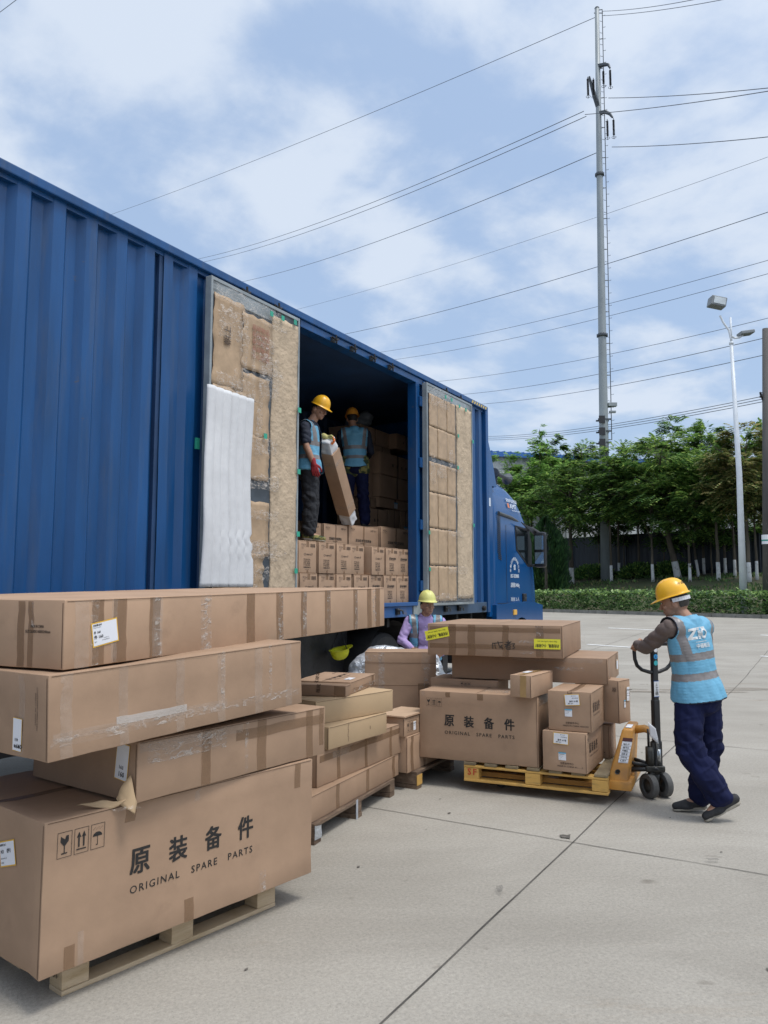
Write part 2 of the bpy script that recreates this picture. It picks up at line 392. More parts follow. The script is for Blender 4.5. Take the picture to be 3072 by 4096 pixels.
for i in range(-60, 60):
    q = i * 1.0
    P = [npt(30.4, q + .012, 0), npt(30.4, q + .988, 0), npt(30.62, q + .988, 0), npt(30.62, q + .012, 0)]
    dz = random.uniform(-.006, .006)
    lo = [p + V((0, 0, .40)) for p in P]; hi = [p + V((0, 0, .585 + dz)) for p in P]
    g.raw(lo + hi, [(0, 1, 2, 3), (7, 6, 5, 4), (0, 4, 5, 1), (1, 5, 6, 2), (2, 6, 7, 3), (3, 7, 4, 0)], KERB)
tag(g.build('kerb'), kind='structure')
g = MB(); rows = [30.62, 31.9, 33.5, 35, 36.5, 38, 40, 43, 47, 60, 110, 500]
qs = [-70 + 3.5 * i for i in range(41)]
idx = []
for n in rows:
    for q in qs:
        z = gh(n) if n > 31 else .56
        if 32 < n < 50: z += .10 * noise.noise(V((n * .4, q * .4, 0)))
        g.v.append(tuple(npt(n, q * (1 if n < 60 else n / 60), z)))
for i in range(len(rows) - 1):
    for j in range(len(qs) - 1):
        a = i * len(qs) + j; g.f.append((a, a + 1, a + 1 + len(qs), a + len(qs))[::-1]); g.m.append(g.mi(SOIL if rows[i] < 100 else FAR))
tag(g.build('grass_verge'), kind='structure')
# joints between the slabs
JM = mat('joint_filler', (.085, .078, .068), .95, var=.5, vs=3)
TD = V((.5086, .8610, 0)); TN = V((-.8610, .5086, 0)); TO = V((1.60, 12.4, 0))
def tl(s, t, z=0): return TO + TD * s + TN * t + V((0, 0, z))
g = MB()
def jline(a, b, w, zf=.004):
    a, b = V(a), V(b); d = (b - a); k = max(2, int(d.length / .25)); nn = V((-d.y, d.x, 0)).normalized(); pr = None
    for i in range(k + 1):
        p = a + d * i / k; p += nn * .012 * noise.noise(V((p.x * 1.3, p.y * 1.3, 5))); ww = w * (.75 + .5 * noise.noise(V((p.x * 3, p.y * 3, 9))))
        n = NX * p.x + NY * p.y
        if n > 30.3: break
        z = gh(n) + zf; cur = ((p - nn * ww).to_3d(), (p + nn * ww).to_3d())
        cur = [V((c.x, c.y, z)) for c in cur]
        if pr: g.face([pr[0], cur[0], cur[1], pr[1]], JM)
        pr = cur
for t in (-3.37, .5, -11.2, -15.0, -19): jline(tl(-14, t), tl(22 if t > -10 else 14, t), .0055)
jline(tl(-14, -7.3), tl(3.0, -7.3), .0045)
for s in (-6.48, -10.4, 1.15, 4.9, 8.7, 12.5): jline(tl(s, 2), tl(s, -16), .0045)
jline(tl(-2.74, 2), tl(-2.74, -16), .005)
tag(g.build('pavement_joints'), kind='structure')
# small chipped corner where two joints meet
g = MB(); CH = mat('chipped_concrete', (.11, .10, .085), .95, var=.3, vs=30)
for (s0, t0, rr) in ((-6.40, -3.30, .07),):
    pts = [tl(s0 + rr * math.cos(a) * random.uniform(.4, 1.2), t0 + rr * .6 * math.sin(a) * random.uniform(.4, 1.2), .006) for a in [k * .7 for k in range(9)]]
    g.face(pts, CH)
for i in range(28):                # flakes, specks of dirt and bits of litter
    s0, t0 = random.uniform(-9.2, -1), random.uniform(-5.5, -1.0); rr = random.uniform(.004, .016) * (1.6 if random.random() < .1 else 1)
    a0 = random.random() * 3
    g.face([tl(s0 + rr * math.cos(a0 + a) * random.uniform(.5, 1.7), t0 + rr * .7 * math.sin(a0 + a) * random.uniform(.5, 1.2), .006) for a in [k * 1.05 for k in range(6)]], CH)
tag(g.build('ground_debris'), kind='stuff')
# road markings
LINE = mat('road_paint', (.72, .72, .70), .7, var=.18, vs=6)
g = MB()
def stripe(n0, w, q0, q1):
    k = max(1, int((q1 - q0) / 2))
    for i in range(k):
        a, b = q0 + (q1 - q0) * i / k, q0 + (q1 - q0) * (i + 1) / k
        g.face([npt(n0, b) + V((0, 0, .008)), npt(n0, a) + V((0, 0, .008)), npt(n0 + w, a) + V((0, 0, .008)), npt(n0 + w, b) + V((0, 0, .008))], LINE)
stripe(29.55, .17, -60, 60)
def q_of(x, y): return -NY * x + NX * y
qa, qb = q_of(7.88, 26.6), q_of(8.77, 25.64)
for k in range(-7, 7):
    stripe(22.9, .15, qb + k * 5.2 - .4, qa + k * 5.2 + .25)
qa, qb = q_of(5.4, 20.85), q_of(6.25, 20.09)
for k in range(-7, 7):
    stripe(17.4, .13, qb + k * 4.6 - .3, qa + k * 4.6)
tag(g.build('road_markings'), kind='structure')
DIRT = mat('dry_mud_stain', (.20, .155, .11), .95, var=.3, vs=9, alpha=.38)
DARKST = mat('oily_stain', (.05, .048, .045), .8, var=.3, vs=9, alpha=.30)
g = MB()
def patch(cx_, cy_, rx, ry, rot, m, seed, z):
    pts = []
    for k in range(40):
        a = k * math.pi / 20; rr = 1 + .45 * noise.noise(V((math.cos(a) * 1.6 + seed, math.sin(a) * 1.6, seed))) + .2 * noise.noise(V((math.cos(a) * 5, math.sin(a) * 5, seed)))
        x, y = math.cos(a) * rx * rr, math.sin(a) * ry * rr; X_, Y_ = cx_ + x * math.cos(rot) - y * math.sin(rot), cy_ + x * math.sin(rot) + y * math.cos(rot)
        pts.append(V((X_, Y_, gh(NX * X_ + NY * Y_) + z)))
    g.face(pts, m)
for k in range(26):
    f_ = k / 25; patch(4.0 + 7.5 * f_ + random.uniform(-.3, .3), 12.6 - 1.2 * f_ + random.uniform(-.35, .35), random.uniform(.2, .7), random.uniform(.03, .12), R(-6 + random.uniform(-8, 8)), DIRT, k, .009 + k * .0003)
for k, (x, y, a, b_) in enumerate(((1.95, 4.75, .045, .02), (5.9, 9.4, .25, .03), (3.3, 6.2, .05, .03), (6.6, 12.5, .7, .05), (.62, 4.3, .05, .02))): patch(x, y, a, b_, R(20 * k), DARKST, 60 + k, .0185 + k * .0003)
tag(g.build('ground_stains'), kind='stuff')

# ------------------------------------------------------------------ warehouse and steel fence behind the trees
WH = mat('warehouse_sheet_metal', (.50, .52, .52), .5, var=.12, vs=.4, sc3=(1, 1, .3))
wb = V((11.0, 66.0, 2.4)); wa = V((.958, .285, 0)); wn = V((-.285, .958, 0))
wh = empty('warehouse', wb, 0, 'pale grey corrugated warehouse with a blue roof edge behind the trees', 'warehouse')
BROOF = mat('blue_roof_sheet', (.03, .13, .40), .5, var=.15, vs=.5)
wz = 10.45
def wp(q, n, z): return wa * q + wn * n + V((0, 0, z))
g = MB(); q = -22.0; pv = None
while q < 60:
    for dq, dn in ((0, 0), (.14, 0), (.2, .06), (.34, .06), (.40, 0)):
        cur = (wp(q + dq, -dn, -.4), wp(q + dq, -dn, wz))
        if pv: g.face([pv[0], cur[0], cur[1], pv[1]], WH)
        pv = cur
    q += .6
g.face([wp(-22, 0, -.4), wp(-22, 30, -.4), wp(-22, 30, wz), wp(-22, 0, wz)], WH)
g.build('wall', wh)
g = MB(); P = [wp(-22.5, -.5, wz), wp(60, -.5, wz), wp(60, 15, wz + 1.8), wp(-22.5, 15, wz + 1.8)]
g.raw(P + [p + V((0, 0, .42)) for p in P], [(0, 3, 2, 1), (4, 5, 6, 7), (0, 1, 5, 4), (1, 2, 6, 5), (2, 3, 7, 6), (3, 0, 4, 7)], BROOF)
q = -22.4
while q < 60: g.tube([wp(q, -.52, wz + .44), wp(q, 3, wz + .78)], .05, BROOF, 5); q += .6
g.build('roof', wh)
for k in range(5):
    g = MB(); q0 = -16 + 15 * k
    for j in range(12):
        a_, b_ = wp(q0, -.09, 5.6 + .12 * j), wp(q0 + 8, -.09, 5.6 + .12 * j); g.face([a_, b_, b_ + V((0, -.10, .08)), a_ + V((0, -.10, .08))], STEELD)
    g.build('louvre_vent', wh)
def rel(o, p): return V(p) - o.location
fn = empty('steel_fence', npt(46, 0), 0, 'tall dark corrugated sheet fence running behind the tree trunks', 'fence')
FM = mat('dark_fence_sheet', (.017, .025, .036), .6, var=.25, vs=1.5, sc3=(1, 1, .2))  # dark sheet, its colour deepened further for the shade under the crowns
g = MB(); q = -34; pv = None
while q < 60:
    for dq, dn in ((0, 0), (.12, .035), (.2, .035), (.32, 0)):
        p = npt(46 - dn, q + dq, 0); cur = (rel(fn, (p.x, p.y, 2.3)), rel(fn, (p.x, p.y, 5.25)))
        if pv: g.face([pv[0], cur[0], cur[1], pv[1]], FM)
        pv = cur
    q += .4
g.build('sheet_panel', fn)
g = MB()
for zr in (2.75, 5.2): g.tube([rel(fn, npt(45.9, -34, zr)), rel(fn, npt(45.9, 60, zr))], .05, FM, 6)
g.build('rail', fn)
for k in range(20):
    g = MB(); g.tube([rel(fn, npt(45.85, -33 + 4.5 * k, 2.2)), rel(fn, npt(45.85, -33 + 4.5 * k, 5.3))], .06, FM, 6); g.build('post', fn)

# ------------------------------------------------------------------ vegetation
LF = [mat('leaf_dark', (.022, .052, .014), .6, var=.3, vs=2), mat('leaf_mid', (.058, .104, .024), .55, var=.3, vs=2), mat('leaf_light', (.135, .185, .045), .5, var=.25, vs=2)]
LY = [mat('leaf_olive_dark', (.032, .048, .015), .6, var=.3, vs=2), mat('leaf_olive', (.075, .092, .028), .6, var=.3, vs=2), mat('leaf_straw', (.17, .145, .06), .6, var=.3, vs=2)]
LC = [mat('conifer_dark', (.012, .038, .012), .7, var=.3), mat('conifer_mid', (.025, .070, .020), .7, var=.3), mat('conifer_light', (.05, .11, .03), .7, var=.3)]
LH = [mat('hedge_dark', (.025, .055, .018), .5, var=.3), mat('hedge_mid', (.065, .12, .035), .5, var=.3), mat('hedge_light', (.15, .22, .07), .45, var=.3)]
LBK = [mat('leaf_bright_stem', (.04, .09, .02), .6, var=.3, vs=2), mat('leaf_bright', (.09, .16, .04), .5, var=.3, vs=2), mat('leaf_young', (.16, .23, .06), .5, var=.3, vs=2)]
BARK = mat('tree_bark', (.09, .075, .055), .9, var=.4, vs=3, bump=.02, bs=8, sc3=(1, 1, .3))
LIME = mat('whitewash', (.52, .53, .52), .85, var=.15, vs=5, col2=(.25, .23, .20), ramp=(.56, .72))
def leafy(m, k, tr=.35):
    """let light through the leaf"""
    t = m.node_tree; p = t.nodes['Principled BSDF']; src = p.inputs['Base Color'].links[0].from_socket
    g_ = t.nodes.new('ShaderNodeGamma'); mu = t.nodes.new('ShaderNodeVectorMath'); mu.operation = 'SCALE'; mu.inputs[3].default_value = k; t.links.new(src, mu.inputs[0]); t.links.new(mu.outputs[0], p.inputs['Base Color'])
    tb_ = t.nodes.new('ShaderNodeBsdfTranslucent'); t.links.new(mu.outputs[0], tb_.inputs['Color']); mx = t.nodes.new('ShaderNodeMixShader'); mx.inputs[0].default_value = tr
    t.links.new(p.outputs[0], mx.inputs[1]); t.links.new(tb_.outputs[0], mx.inputs[2]); o = [n for n in t.nodes if n.type == 'OUTPUT_MATERIAL'][0]; t.links.new(mx.outputs[0], o.inputs['Surface'])
for m_ in set(LF + LY + LBK): leafy(m_, 2.6, .42)
for m_ in LC: leafy(m_, 1.5)
for m_ in LH: leafy(m_, 2.0)
rnd = random.Random(5)
def leaf(g, c, d, up, L, W, m):
    s_ = d.cross(up)
    s_ = s_.normalized() if s_.length > 1e-4 else V((1, 0, 0))
    g.face([c, c + d * L * .5 + s_ * W * .5, c + d * L, c + d * L * .5 - s_ * W * .5], m)
def spray(g, c, outd, size, mats_, light, n=7):
    """one drooping compound leaf: leaflets in two ranks along a stalk"""
    d = (outd + V((rnd.uniform(-.6, .6), rnd.uniform(-.6, .6), rnd.uniform(-.35, .35)))).normalized()
    up = V((rnd.uniform(-.25, .25), rnd.uniform(-.25, .25), 1)).normalized()
    sd_ = d.cross(up); sd_ = sd_.normalized() if sd_.length > 1e-3 else V((1, 0, 0))
    for i in range(n):
        f_ = (i + .5) / n; p = c + d * size * f_ - V((0, 0, 1)) * size * .35 * f_ * f_
        sgn = 1 if i % 2 else -1
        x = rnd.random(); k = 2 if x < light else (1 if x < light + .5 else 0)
        leaf(g, p, (sd_ * sgn + d * .6 - V((0, 0, .25))).normalized(), up, size * .56, size * .30, mats_[k])
def tree(name, label, base, lobes, trunk, mats_=LF, n=1500, size=.42, group='planted trees on the verge', white=1.0, tr=.13, lightk=1, cat='tree'):
    """lobes: list of (offset from the base, radii); trunk: list of points from the base up; first level limbs run to the lobes"""
    o = empty(name, base, 0, label, cat, group)
    g = MB(); tp = [V(p) for p in trunk]
    pts = [V((0, 0, -.15))] + tp
    H_ = tp[-1].z
    rr = [tr * 1.15] + [max(.03, tr * (1 - .62 * p.z / max(H_, .1))) for p in tp]
    # bend it a little between the joints
    fine = []; fr = []
    for i in range(len(pts) - 1):
        for k in range(4):
            f_ = k / 4; fine.append(pts[i].lerp(pts[i + 1], f_) + V((noise.noise(pts[i] + V((k, base[0], 0))), noise.noise(pts[i] + V((0, k, base[1]))), 0)) * .03); fr.append(rr[i] * (1 - f_) + rr[i + 1] * f_)
    fine.append(pts[-1]); fr.append(rr[-1]); g.tube(fine, fr, BARK, 9)
    for c, r_ in lobes:
        c = V(c); s0 = min(tp, key=lambda p: abs(p.z - (c.z - r_[2] * 1.1)))
        mid = s0.lerp(c, .5) + V((0, 0, .12 * (c - s0).length))
        g.tube([s0, mid, c, c + (c - mid) * .4], [tr * .45, tr * .3, tr * .16, .012], BARK, 6)
        for k in range(5):
            e = c + V((rnd.uniform(-1, 1) * r_[0], rnd.uniform(-1, 1) * r_[1], rnd.uniform(-.7, .8) * r_[2])) * .8
            g.tube([mid.lerp(c, rnd.uniform(.2, 1)), e], [tr * .14, .008], BARK, 4)
    g.build('trunk', o, True)
    if white:
        g = MB(); pp = [p for p in fine if p.z < white * 1.3]
        # collar of whitewash wrapped round the foot
        a, b = fine[0], None
        lv = []
        k = 0
        for zt in (-.1, white * .35, white * .7, white):
            for i in range(len(fine) - 1):
                if fine[i].z <= zt <= fine[i + 1].z:
                    f_ = (zt - fine[i].z) / (fine[i + 1].z - fine[i].z + 1e-6); lv.append((fine[i].lerp(fine[i + 1], f_), fr[i] * (1 - f_) + (fr[i + 1]) * f_ + .006)); break
        if len(lv) > 1: g.tube([p for p, _ in lv], [r for _, r in lv], LIME, 12); g.build('whitewash_band', o, True)
    g = MB(); tot = sum(r_[0] * r_[1] * r_[2] for _, r_ in lobes) ** 1
    ws = [(r_[0] * r_[1] * r_[2]) ** .67 for _, r_ in lobes]; sw = sum(ws)
    for (c, r_), w in zip(lobes, ws):
        c = V(c); kk = int(n * w / sw)
        subs = []
        for _ in range(max(5, kk // 26)):
            d = V((rnd.gauss(0, 1), rnd.gauss(0, 1), rnd.gauss(0, 1))).normalized(); rad = rnd.uniform(.35, 1.0) ** .6
            subs.append((d, rad, rnd.uniform(.7, 1.3)))
        for _ in range(kk):
            d0, rad, k_ = rnd.choice(subs)
            p = V((d0.x * r_[0] * rad, d0.y * r_[1] * rad, d0.z * r_[2] * rad)) + V((rnd.gauss(0, 1) * r_[0], rnd.gauss(0, 1) * r_[1], rnd.gauss(0, .6) * r_[2])) * .17 * k_
            outd = V((p.x / r_[0], p.y / r_[1], max(-.3, p.z / r_[2]) * .4))
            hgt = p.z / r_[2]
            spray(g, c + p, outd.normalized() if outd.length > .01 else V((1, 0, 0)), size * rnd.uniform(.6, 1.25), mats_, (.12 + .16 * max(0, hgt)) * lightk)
    g.build('crown', o)
    return o
def tz(v, p): return 1.62 + (2352 - v) / 3078 * (p.length if False else p.y) - p.z    # height above a base of a picture row, used once per tree
def az(u): return (u - 1536) / 3078 / 1.005
def T(name, label, u, n, vtop, vbot, uw, mats_=LF, cnt=1500, lean=0, white=1.0, tr=.13, size=.42, lobes=5, lightk=1, dx=0, group='planted trees on the verge', cat='tree'):
    tr *= .82; b = at(az(u), n); top = tz(vtop, b); bot = tz(vbot, b); w = uw / 3078 * b.y / 2; hh = (top - bot) / 2
    side = V((NX, -NY, 0)) ; side = V((.97, -.25, 0))
    L = [(V((dx + lean, 0, bot + hh * .95)), (w * .72, w * .72, hh * .8))]
    for k in range(lobes):
        a = 2 * math.pi * k / lobes + rnd.uniform(-.3, .3); zf = rnd.uniform(-.35, .55)
        L.append((V((dx + lean + math.cos(a) * w * .58, math.sin(a) * w * .58, bot + hh * (1 + zf))), (w * .45, w * .45, hh * .42)))
    L.append((V((dx + lean + rnd.uniform(-.2, .2) * w, 0, top - hh * .35)), (w * .42, w * .42, hh * .36)))
    tk = [V((0, 0, 0)), V((lean * .3, 0, bot * .55)), V((lean * .7 + dx * .5, 0, bot + .25 * hh)), V((lean + dx, 0, bot + hh))]
    return tree(name, label, b, L, tk, mats_, cnt, size, group, white, tr, lightk, cat)
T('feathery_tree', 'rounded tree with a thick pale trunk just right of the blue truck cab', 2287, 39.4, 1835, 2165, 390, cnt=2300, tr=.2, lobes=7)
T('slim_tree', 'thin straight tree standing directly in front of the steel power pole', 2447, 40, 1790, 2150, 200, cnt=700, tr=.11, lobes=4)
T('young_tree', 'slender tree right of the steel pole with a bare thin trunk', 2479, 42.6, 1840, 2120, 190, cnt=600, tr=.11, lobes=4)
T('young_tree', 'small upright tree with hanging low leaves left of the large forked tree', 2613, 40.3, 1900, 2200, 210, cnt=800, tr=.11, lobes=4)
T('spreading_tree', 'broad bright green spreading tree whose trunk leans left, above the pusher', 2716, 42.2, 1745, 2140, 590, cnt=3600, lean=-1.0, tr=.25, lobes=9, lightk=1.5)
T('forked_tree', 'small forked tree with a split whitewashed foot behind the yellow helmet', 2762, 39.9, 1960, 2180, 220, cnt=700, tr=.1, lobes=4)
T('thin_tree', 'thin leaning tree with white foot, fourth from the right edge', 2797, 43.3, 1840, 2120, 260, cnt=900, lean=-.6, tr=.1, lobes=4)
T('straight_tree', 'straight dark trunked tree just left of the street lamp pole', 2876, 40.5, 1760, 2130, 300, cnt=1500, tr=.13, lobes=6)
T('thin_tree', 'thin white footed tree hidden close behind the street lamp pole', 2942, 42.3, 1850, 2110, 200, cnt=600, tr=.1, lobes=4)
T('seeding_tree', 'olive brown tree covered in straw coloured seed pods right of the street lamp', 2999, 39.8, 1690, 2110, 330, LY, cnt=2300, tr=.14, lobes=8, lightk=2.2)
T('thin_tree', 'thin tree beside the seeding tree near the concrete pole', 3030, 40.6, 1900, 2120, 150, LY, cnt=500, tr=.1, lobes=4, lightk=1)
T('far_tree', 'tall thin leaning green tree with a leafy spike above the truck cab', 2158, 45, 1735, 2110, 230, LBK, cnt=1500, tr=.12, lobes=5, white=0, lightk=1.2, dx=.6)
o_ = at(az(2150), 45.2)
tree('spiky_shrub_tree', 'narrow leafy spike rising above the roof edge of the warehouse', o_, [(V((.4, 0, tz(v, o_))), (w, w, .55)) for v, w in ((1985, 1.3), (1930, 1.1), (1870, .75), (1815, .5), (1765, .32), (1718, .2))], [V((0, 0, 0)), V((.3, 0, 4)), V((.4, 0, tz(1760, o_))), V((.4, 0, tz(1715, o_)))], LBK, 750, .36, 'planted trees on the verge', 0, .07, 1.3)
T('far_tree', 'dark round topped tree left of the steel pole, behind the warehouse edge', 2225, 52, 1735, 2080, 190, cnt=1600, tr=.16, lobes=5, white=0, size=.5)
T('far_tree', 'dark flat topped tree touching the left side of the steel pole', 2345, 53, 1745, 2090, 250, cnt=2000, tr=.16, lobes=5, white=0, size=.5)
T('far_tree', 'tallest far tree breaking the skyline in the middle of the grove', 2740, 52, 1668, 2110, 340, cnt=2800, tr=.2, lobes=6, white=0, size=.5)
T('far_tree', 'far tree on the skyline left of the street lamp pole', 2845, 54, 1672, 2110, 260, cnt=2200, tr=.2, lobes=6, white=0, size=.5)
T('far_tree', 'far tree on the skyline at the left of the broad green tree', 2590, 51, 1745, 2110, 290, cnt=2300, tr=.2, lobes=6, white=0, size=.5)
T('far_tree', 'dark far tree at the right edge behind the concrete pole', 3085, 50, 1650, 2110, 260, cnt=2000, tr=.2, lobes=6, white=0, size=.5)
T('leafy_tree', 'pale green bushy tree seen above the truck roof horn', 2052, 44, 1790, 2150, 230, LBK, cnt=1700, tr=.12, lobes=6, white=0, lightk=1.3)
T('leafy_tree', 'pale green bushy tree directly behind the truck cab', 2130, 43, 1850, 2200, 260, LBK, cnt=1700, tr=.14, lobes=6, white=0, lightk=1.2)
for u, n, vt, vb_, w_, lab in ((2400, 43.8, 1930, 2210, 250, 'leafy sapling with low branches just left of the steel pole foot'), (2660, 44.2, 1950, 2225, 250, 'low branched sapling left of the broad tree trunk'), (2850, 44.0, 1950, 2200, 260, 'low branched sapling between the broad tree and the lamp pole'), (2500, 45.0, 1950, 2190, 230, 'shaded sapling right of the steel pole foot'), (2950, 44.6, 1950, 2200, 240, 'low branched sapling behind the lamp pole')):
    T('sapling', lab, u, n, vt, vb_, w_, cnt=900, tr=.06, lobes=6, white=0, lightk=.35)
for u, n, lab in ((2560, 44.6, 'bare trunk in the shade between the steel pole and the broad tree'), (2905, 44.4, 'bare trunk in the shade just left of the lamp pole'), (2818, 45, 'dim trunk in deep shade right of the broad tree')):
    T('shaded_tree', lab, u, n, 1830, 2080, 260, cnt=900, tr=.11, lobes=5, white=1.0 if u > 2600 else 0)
# a clipped conifer between cab and trees
def conifer(label, u, n, vtop, wid):
    b = at(az(u), n); o = empty('conifer_shrub', b, 0, label, 'shrub'); H_ = tz(vtop, b); g = MB(); g.tube([(0, 0, -.1), (0, 0, H_ * .8)], [.12, .03], BARK, 7); g.build('trunk', o)
    g = MB()
    for i in range(7000):
        f_ = rnd.random() ** 1.2; a = rnd.uniform(0, 6.283); rr_ = wid * (math.sin(min(1, (1 - f_) * 1.9) * 1.57)) * rnd.uniform(.55, 1.08) * (1 + .22 * noise.noise(V((math.cos(a) * 2, math.sin(a) * 2, f_ * 5))))
        p = V((rr_ * math.cos(a), rr_ * math.sin(a), f_ * H_ + .05)); x = rnd.random()
        leaf(g, p, V((math.cos(a) * .5, math.sin(a) * .5, 1)).normalized(), V((-math.sin(a), math.cos(a), .2)), .30, .09, LC[2 if x < .2 else (1 if x < .6 else 0)])
    g.build('foliage', o)
conifer('dense dark green conical conifer beside the truck cab mirror', 2186, 37.0, 2085, 1.25)
# hedge along the kerb
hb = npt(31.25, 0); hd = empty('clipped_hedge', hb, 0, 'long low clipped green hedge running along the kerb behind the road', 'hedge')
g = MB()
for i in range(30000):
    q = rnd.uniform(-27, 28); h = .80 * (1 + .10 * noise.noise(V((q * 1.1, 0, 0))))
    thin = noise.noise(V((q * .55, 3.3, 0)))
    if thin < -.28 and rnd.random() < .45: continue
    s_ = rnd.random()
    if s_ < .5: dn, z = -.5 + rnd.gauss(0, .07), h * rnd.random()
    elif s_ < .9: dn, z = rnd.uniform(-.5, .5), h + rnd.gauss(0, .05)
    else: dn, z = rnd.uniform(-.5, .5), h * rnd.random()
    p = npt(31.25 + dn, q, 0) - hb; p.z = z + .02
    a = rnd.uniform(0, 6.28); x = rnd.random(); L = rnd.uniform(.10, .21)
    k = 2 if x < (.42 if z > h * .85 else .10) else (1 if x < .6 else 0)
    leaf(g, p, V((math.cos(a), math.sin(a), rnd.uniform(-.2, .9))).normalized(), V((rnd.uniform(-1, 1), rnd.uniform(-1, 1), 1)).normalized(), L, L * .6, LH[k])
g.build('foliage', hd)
g = MB()
for i in range(500):
    q = -27 + i * .11; p = npt(31.25 + rnd.uniform(-.2, .2), q, 0) - hb
    g.tube([p, p + V((rnd.uniform(-.25, .25), rnd.uniform(-.2, .2), .75))], [.012, .004], BARK, 4)
g.build('stem', hd)
# grass tufts on the bank
g = MB(); GRS = [mat('grass_dark', (.03, .065, .015), .8, var=.3), mat('grass_green', (.07, .14, .03), .8, var=.3), mat('grass_dry', (.16, .15, .06), .8, var=.3)]
for i in range(24000):
    n = rnd.uniform(31.9, 45); q = rnd.uniform(4, 34) - (n - 31) * .2 if False else rnd.uniform(-16, 34)
    if noise.noise(V((n * .5, q * .35, 2))) < -.12 + .02 * (n - 38): continue
    p = npt(n, q); p.z += .02; a = rnd.uniform(0, 6.28); x = rnd.random()
    L = rnd.uniform(.08, .22)
    leaf(g, p, V((math.cos(a) * .5, math.sin(a) * .5, 1)).normalized(), V((math.sin(a), -math.cos(a), 0)), L, L * .45, GRS[2 if x < .12 else (1 if x < .6 else 0)])
tag(g.build('verge_grass'), 'grass and low weeds growing on the bank', None, None, 'stuff')
# undergrowth bushes by the fence
for u, n, w, lab in ((2375, 42.5, 1.5, 'low dark bush right of the thick white footed tree'), (2560, 43, 1.3, 'low dark bush in the shade behind the slender trees'), (2690, 44, 1.4, 'low dark bush beside the foot of the broad tree'), (2120, 38, 2.2, 'leafy green bush low behind the truck cab')):
    b = at(az(u), n); o = empty('low_bush', b, 0, lab, 'bush', 'bushes under the trees'); g = MB()
    for i in range(1500):
        d = V((rnd.gauss(0, 1), rnd.gauss(0, 1), abs(rnd.gauss(0, 1)))).normalized() * rnd.uniform(.6, 1); p = V((d.x * w, d.y * w, d.z * .9)); x = rnd.random()
        leaf(g, p, (d + V((rnd.uniform(-.5, .5), rnd.uniform(-.5, .5), .2))).normalized(), V((rnd.uniform(-1, 1), rnd.uniform(-1, 1), .5)).normalized(), .22, .12, (LF if u > 2200 else LBK)[2 if x < .1 else (1 if x < .5 else 0)])
    g.build('foliage', o)

# ------------------------------------------------------------------ steel power pole with ladder, arms and insulators
pb = at(az(2426), 41.4); pb.z = 2.25
pole = empty('power_pole', pb, 0, 'tall grey tubular steel power pole with ladder and insulator arms', 'utility pole')
def pz(v): return 1.62 + (2352 - v) / 3078 * pb.y * (1 + (2352 - v) / 31165) - pb.z
def ph(v):          # exact height of a picture row on the vertical through the pole
    b = (2048 - v) / 3078; c_, s_ = math.cos(R(5.641)), math.sin(R(5.641)); return 1.62 + pb.y * (s_ + b * c_) / (c_ - b * s_) - pb.z
HP = ph(33)
def prad(z): return .33 - (.33 - .14) * z / HP
LEANX = .012
def pc(z): return V((LEANX * z, 0, z))
g = MB(); g.tube([pc(-.3), pc(HP * .25), pc(HP * .5), pc(HP * .75), pc(HP)], [.335, prad(HP * .25), prad(HP * .5), prad(HP * .75), .14], GALV, 20); g.build('shaft', pole, True)
for v in (1925, 1342, 699):
    z = ph(v); g = MB(); g.tube([pc(z - .12), pc(z - .05), pc(z + .05), pc(z + .12)], [prad(z) + .02, prad(z) + .10, prad(z) + .10, prad(z) + .02], STEELD, 20)
    for k in range(12):
        a = k * .5236; p = pc(z) + V((math.cos(a), math.sin(a), 0)) * (prad(z) + .085); g.tube([p - V((0, 0, .1)), p + V((0, 0, .1))], .02, STEELD, 5)
    g.build('flange', pole)
g = MB(); 
lo, hi = ph(1760), ph(40)
rail = [pc(z) + V((prad(z) + .20, -.05, 0)) for z in [lo + (hi - lo) * k / 10 for k in range(11)]]
g.tube(rail, .028, STEELD, 5)
z = lo
while z < hi:
    c0 = pc(z) + V((prad(z) + .20, -.05, 0)); sgn = 1 if int(z / .42) % 2 else -1
    g.tube([c0, c0 + V((.17 * sgn, -.02, 0)), c0 + V((.17 * sgn, -.02, .05))], .014, STEELD, 4); z += .42
z = lo
while z < hi:
    g.tube([pc(z), pc(z) + V((prad(z) + .20, -.05, .02))], .03, STEELD, 5); z += 2.1
g.build('ladder', pole)
INS = mat('insulator_rubber', (.02, .02, .024), .5)
def arm(z0, pts, ins):
    """curved tapered arm and hanging insulator strings"""
    o = MB(); P = [pc(z0)] + [pc(z0) + V(p) for p in pts]
    o.tube(P, [.17, .14, .10, .06][:len(P)] if len(P) <= 4 else .1, STEELD, 6); a = o.build('crossarm', pole)
    for dx, dy, L in ins:
        top = P[-1] + V((dx, dy, -.04)); g = MB(); g.tube([top, top - V((0, 0, L))], .022, INS, 6)
        k = .16
        while k < L - .25:
            g.tube([top - V((0, 0, k)), top - V((0, 0, k + .03))], [.085, .04], INS, 8); k += .09
        g.build('insulator', pole)
        g = MB(); ring = [top - V((0, 0, L - .12)) + V((math.cos(t * .785) * .14, math.sin(t * .785) * .14, 0)) for t in range(9)]; g.tube(ring, .014, STEELD, 4); g.build('corona_ring', pole)
s_px = pb.y / 3078
arm(ph(265), [(.35, -.3, .25 - .35), (.55, -.5, -.25), (.62, -.6, -.55)], [(.0, 0, 1.45), (-.42, .1, 1.30)])
arm(ph(430), [(-.35, -.3, .7), (-.6, -.5, 1.35), (-.75, -.65, 1.75)], [(-.1, 0, 1.50), (.30, .1, 1.45)])
arm(ph(455), [(.35, -.3, -.05), (.6, -.45, -.3), (.75, -.55, -.62)], [(.05, 0, 1.45), (-.33, .1, 1.45)])
